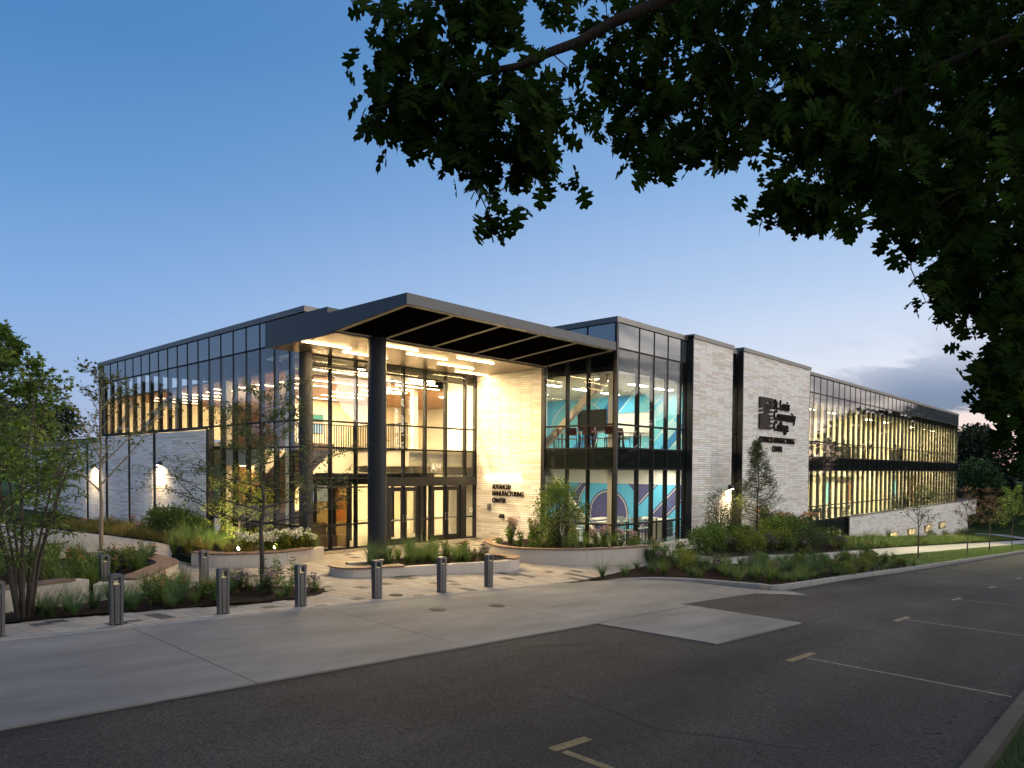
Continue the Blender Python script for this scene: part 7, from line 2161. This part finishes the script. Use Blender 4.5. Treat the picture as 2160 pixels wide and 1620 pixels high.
# trees on the other side of the road: they show in the glass
put(bt, [(-10, -62, .7), (18, -66, .7), (44, -62, .75), (-34, -44, .8), (58, -55, 1.15), (70, -52, 1.2), (83, -56, 1.25), (95, -52, 1.2), (108, -57, 1.1), (126, -53, .7), (142, -55, .72), (158, -51, .68), (176, -55, .75), (195, -52, .8), (215, -50, .85)], 'dark tree across the road mirrored in the glazing', 'trees across the road', -.5)
put(bt, [(120, -13, 1.0), (129, -12, 1.4), (140, -13, 1.6), (153, -15, 1.8), (168, -17, 2.0), (186, -20, 2.2)], 'dark tree farther down the road mirrored in the far end of the long glazing', 'trees farther down the road', -.5)
put(bt, [(-56, 14, .6), (-62, 26, .65), (-58, 38, .7), (-60, 50, .7), (-60, 4, .6)], 'dark tree across the left lawn mirrored in the left glazing', 'trees across the left lawn', -2)
put(bt3, [(-36, 66, .58), (-28, 74, .62), (-48, 60, .6)], 'dark tree beyond the left lawn mirrored in the left glazing', 'tall trees beyond the left lawn', -1)
for p in bpy.data.objects:
    if 'used' in p: del p['used']

# ---- the oak that hangs over the camera ------------------------------
FH, RH = Vector((math.cos(YAW), math.sin(YAW), 0)), Vector((math.sin(YAW), -math.cos(YAW), 0))
def cw_(r, f, z):
    p = Vector((CAM.x, CAM.y, 0)) + RH * r + FH * f
    return Vector((p.x, p.y, z))
oak = empty('oak_tree', None, (0, 0, 0), label='huge dark oak whose leafy branches hang over the upper right of the picture', category='tree')
tb = cw_(8.6, 4.6, 0)
tz = T(tb.x, tb.y)
b = MB()
trunk = [Vector((tb.x, tb.y, tz - .3)), Vector((tb.x, tb.y, tz + .6)), cw_(8.5, 4.7, tz + 2.4), cw_(8.4, 4.8, 6.2), cw_(8.6, 5.2, 9.5), cw_(8.3, 5.0, 13)]
b.tube(trunk, [.52, .38, .33, .30, .22, .10], 14)
b.build('trunk', m_obark, oak)
limbs = [
    [trunk[3], cw_(6.6, 4.9, 7.3), cw_(4.2, 5.1, 7.6), cw_(2.2, 5.2, 7.05), cw_(.95, 5.15, 6.50), cw_(.25, 5.1, 6.15), cw_(-.40, 5.15, 5.98), cw_(-.72, 5.2, 5.86)],
    [trunk[3], cw_(7.2, 5.6, 7.4), cw_(5.4, 6.0, 7.3), cw_(3.9, 6.1, 6.75), cw_(2.9, 6.1, 6.25), cw_(2.5, 6.05, 6.05)],
    [trunk[2], cw_(7.6, 6.0, 5.9), cw_(6.4, 7.0, 6.4), cw_(5.2, 7.2, 6.2), cw_(4.4, 7.1, 5.75)],
    [trunk[2], cw_(7.9, 6.4, 5.0), cw_(7.0, 7.6, 5.0), cw_(6.1, 8.0, 4.7)],
    [trunk[3], cw_(7.2, 4.3, 7.8), cw_(5.2, 4.8, 8.3), cw_(3.2, 5.2, 8.2), cw_(1.6, 5.3, 7.6), cw_(.4, 5.3, 7.0), cw_(-.3, 5.4, 6.7)],
    [trunk[3], cw_(7.0, 6.2, 8.0), cw_(5.6, 7.2, 8.3), cw_(4.4, 7.6, 7.8), cw_(3.2, 7.4, 7.0)]]
rads = [.085, .07, .07, .06, .07, .07]
lp = []
for L_, r_ in zip(limbs, rads):
    n = len(L_)
    pts = []
    for i in range(n - 1):                       # add bends
        for k in range(3):
            q = L_[i].lerp(L_[i + 1], k / 3)
            pts.append(q + (Vector((random.gauss(0, .03), random.gauss(0, .03), random.gauss(0, .03))) if k else Vector((0, 0, 0))))
    pts.append(L_[-1])
    m_ = len(pts)
    b = MB()
    b.tube(pts, [r_ * (1 - .97 * i / (m_ - 1)) + .004 for i in range(m_)], 8)
    o = b.build('limb', m_obark, oak, smooth=True)
    lp += pts[3:]
lpa = np.array([tuple(p) for p in lp])
tw = MB()
P, D, S = [], [], []
nodes = lpa.copy()
def _near(o):
    return float(((lpa - np.array(cw_(*o))) ** 2).sum(1).min())
for (r_, f_, z_) in sorted(OAK, key=_near):
    if r_ < -1.03 or (.02 < r_ < .47 and 6.05 < z_ < 6.62 and f_ < 5.7) or (.36 < r_ < .52 and 5.3 < z_ < 6.1):
        continue
    e = cw_(r_, f_, z_)
    d2 = ((nodes - np.array(e)) ** 2).sum(1) + np.maximum(0, np.array(e)[2] - nodes[:, 2]) * .6
    q = Vector(nodes[int(d2.argmin())])
    nodes = np.vstack([nodes, np.array(e)])
    L = (q - e).length
    if L > .12:
        md = (q + e) / 2 + Vector((random.gauss(0, .06), random.gauss(0, .06), .10 * L))
        tw.tube([q, md, e], [.004 + .006 * min(1, L), .004 + .003 * min(1, L), .003], 4, cap=False)
    nlf = random.randint(5, 9) + (6 if r_ > 2.4 else 0)
    e.z += .10
    for k in range(nlf):
        a = random.uniform(0, 6.28)
        st_ = e + Vector((random.gauss(0, .10), random.gauss(0, .10), random.gauss(0, .09)))
        P.append(tuple(st_))
        D.append((math.cos(a) * random.uniform(.25, .95), math.sin(a) * random.uniform(.25, .95), random.uniform(-1.15, -.05)))
        S.append(random.uniform(.11, .22))
tw.build('twigs', m_obark, oak)
P, D, S = np.array(P), np.array(D), np.array(S)
d_ = ((P - np.array(CAM)) ** 2).sum(1)
order = np.argsort(d_)
sel, restl = order[:300], order[300:]
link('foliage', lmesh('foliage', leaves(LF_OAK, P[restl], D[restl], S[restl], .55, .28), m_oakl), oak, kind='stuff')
Rm = orient(D[sel], .55)
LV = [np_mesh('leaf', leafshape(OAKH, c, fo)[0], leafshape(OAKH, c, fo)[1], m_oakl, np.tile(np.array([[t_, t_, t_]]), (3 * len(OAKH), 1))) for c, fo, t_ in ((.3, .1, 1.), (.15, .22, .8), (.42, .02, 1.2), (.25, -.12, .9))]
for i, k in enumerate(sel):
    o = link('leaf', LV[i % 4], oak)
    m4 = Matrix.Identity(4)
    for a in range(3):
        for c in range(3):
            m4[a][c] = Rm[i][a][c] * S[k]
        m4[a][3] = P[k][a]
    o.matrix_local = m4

# ---- pebble strip below the entrance glazing -------------------------
GP = [(-8.45, 7.5), (-8.6, 6.75), (-7.6, 6.65), (-6.3, 7.2), (-6.2, 7.55)]
sheet('pebble_bed', GP, m_bed, .02, .5, kind='structure')
b = MB()
for k in range(520):
    x, y = random.uniform(-8.6, -6.2), random.uniform(6.6, 7.55)
    if not inside(GP, x, y):
        continue
    s_ = random.uniform(.018, .04)
    a, c = random.uniform(.8, 1.4), random.uniform(0, 3.1)
    vs = [(s_ * a, 0, 0), (0, s_, 0), (-s_ * a, 0, 0), (0, -s_, 0), (0, 0, s_ * .6), (0, 0, -s_ * .6)]
    vs = [(x + p * math.cos(c) - q * math.sin(c), y + p * math.sin(c) + q * math.cos(c), T(x, y) + .03 + r_) for p, q, r_ in vs]
    b.add(vs, [(0, 1, 4), (1, 2, 4), (2, 3, 4), (3, 0, 4), (1, 0, 5), (2, 1, 5), (3, 2, 5), (0, 3, 5)], 0, random.uniform(.6, 1.3))
b.build('pebbles', mat('river_pebble', (.30, .26, .21), .8, tint=True), kind='stuff', label='brown river pebbles below the entrance glazing')

# ---- litter under the oak and dead leaves along the old kerb ----------
m_lit = mat('dry_leaf', (.085, .055, .028), .8, tint=True)
lp_ = [(random.uniform(-18.5, -4), -14.05 + abs(random.gauss(0, .35))) for k in range(260)] + [(random.uniform(-19, -6), random.uniform(-14, -7.5)) for k in range(110)] + [(random.uniform(-2, 14), -7.25 - abs(random.gauss(0, .12))) for k in range(60)]
Pl = np.array([(x, y, Rz(x) + .006) for x, y in lp_])
Dl = np.stack([nr.normal(0, 1, len(Pl)), nr.normal(0, 1, len(Pl)), nr.normal(0, .08, len(Pl))], 1)
link('leaf_litter', lmesh('leaf_litter', leaves(LF_OVAL, Pl, Dl, nr.uniform(.03, .085, len(Pl)), .15, .35), m_lit), kind='stuff', label='dry leaves scattered on the road under the oak')
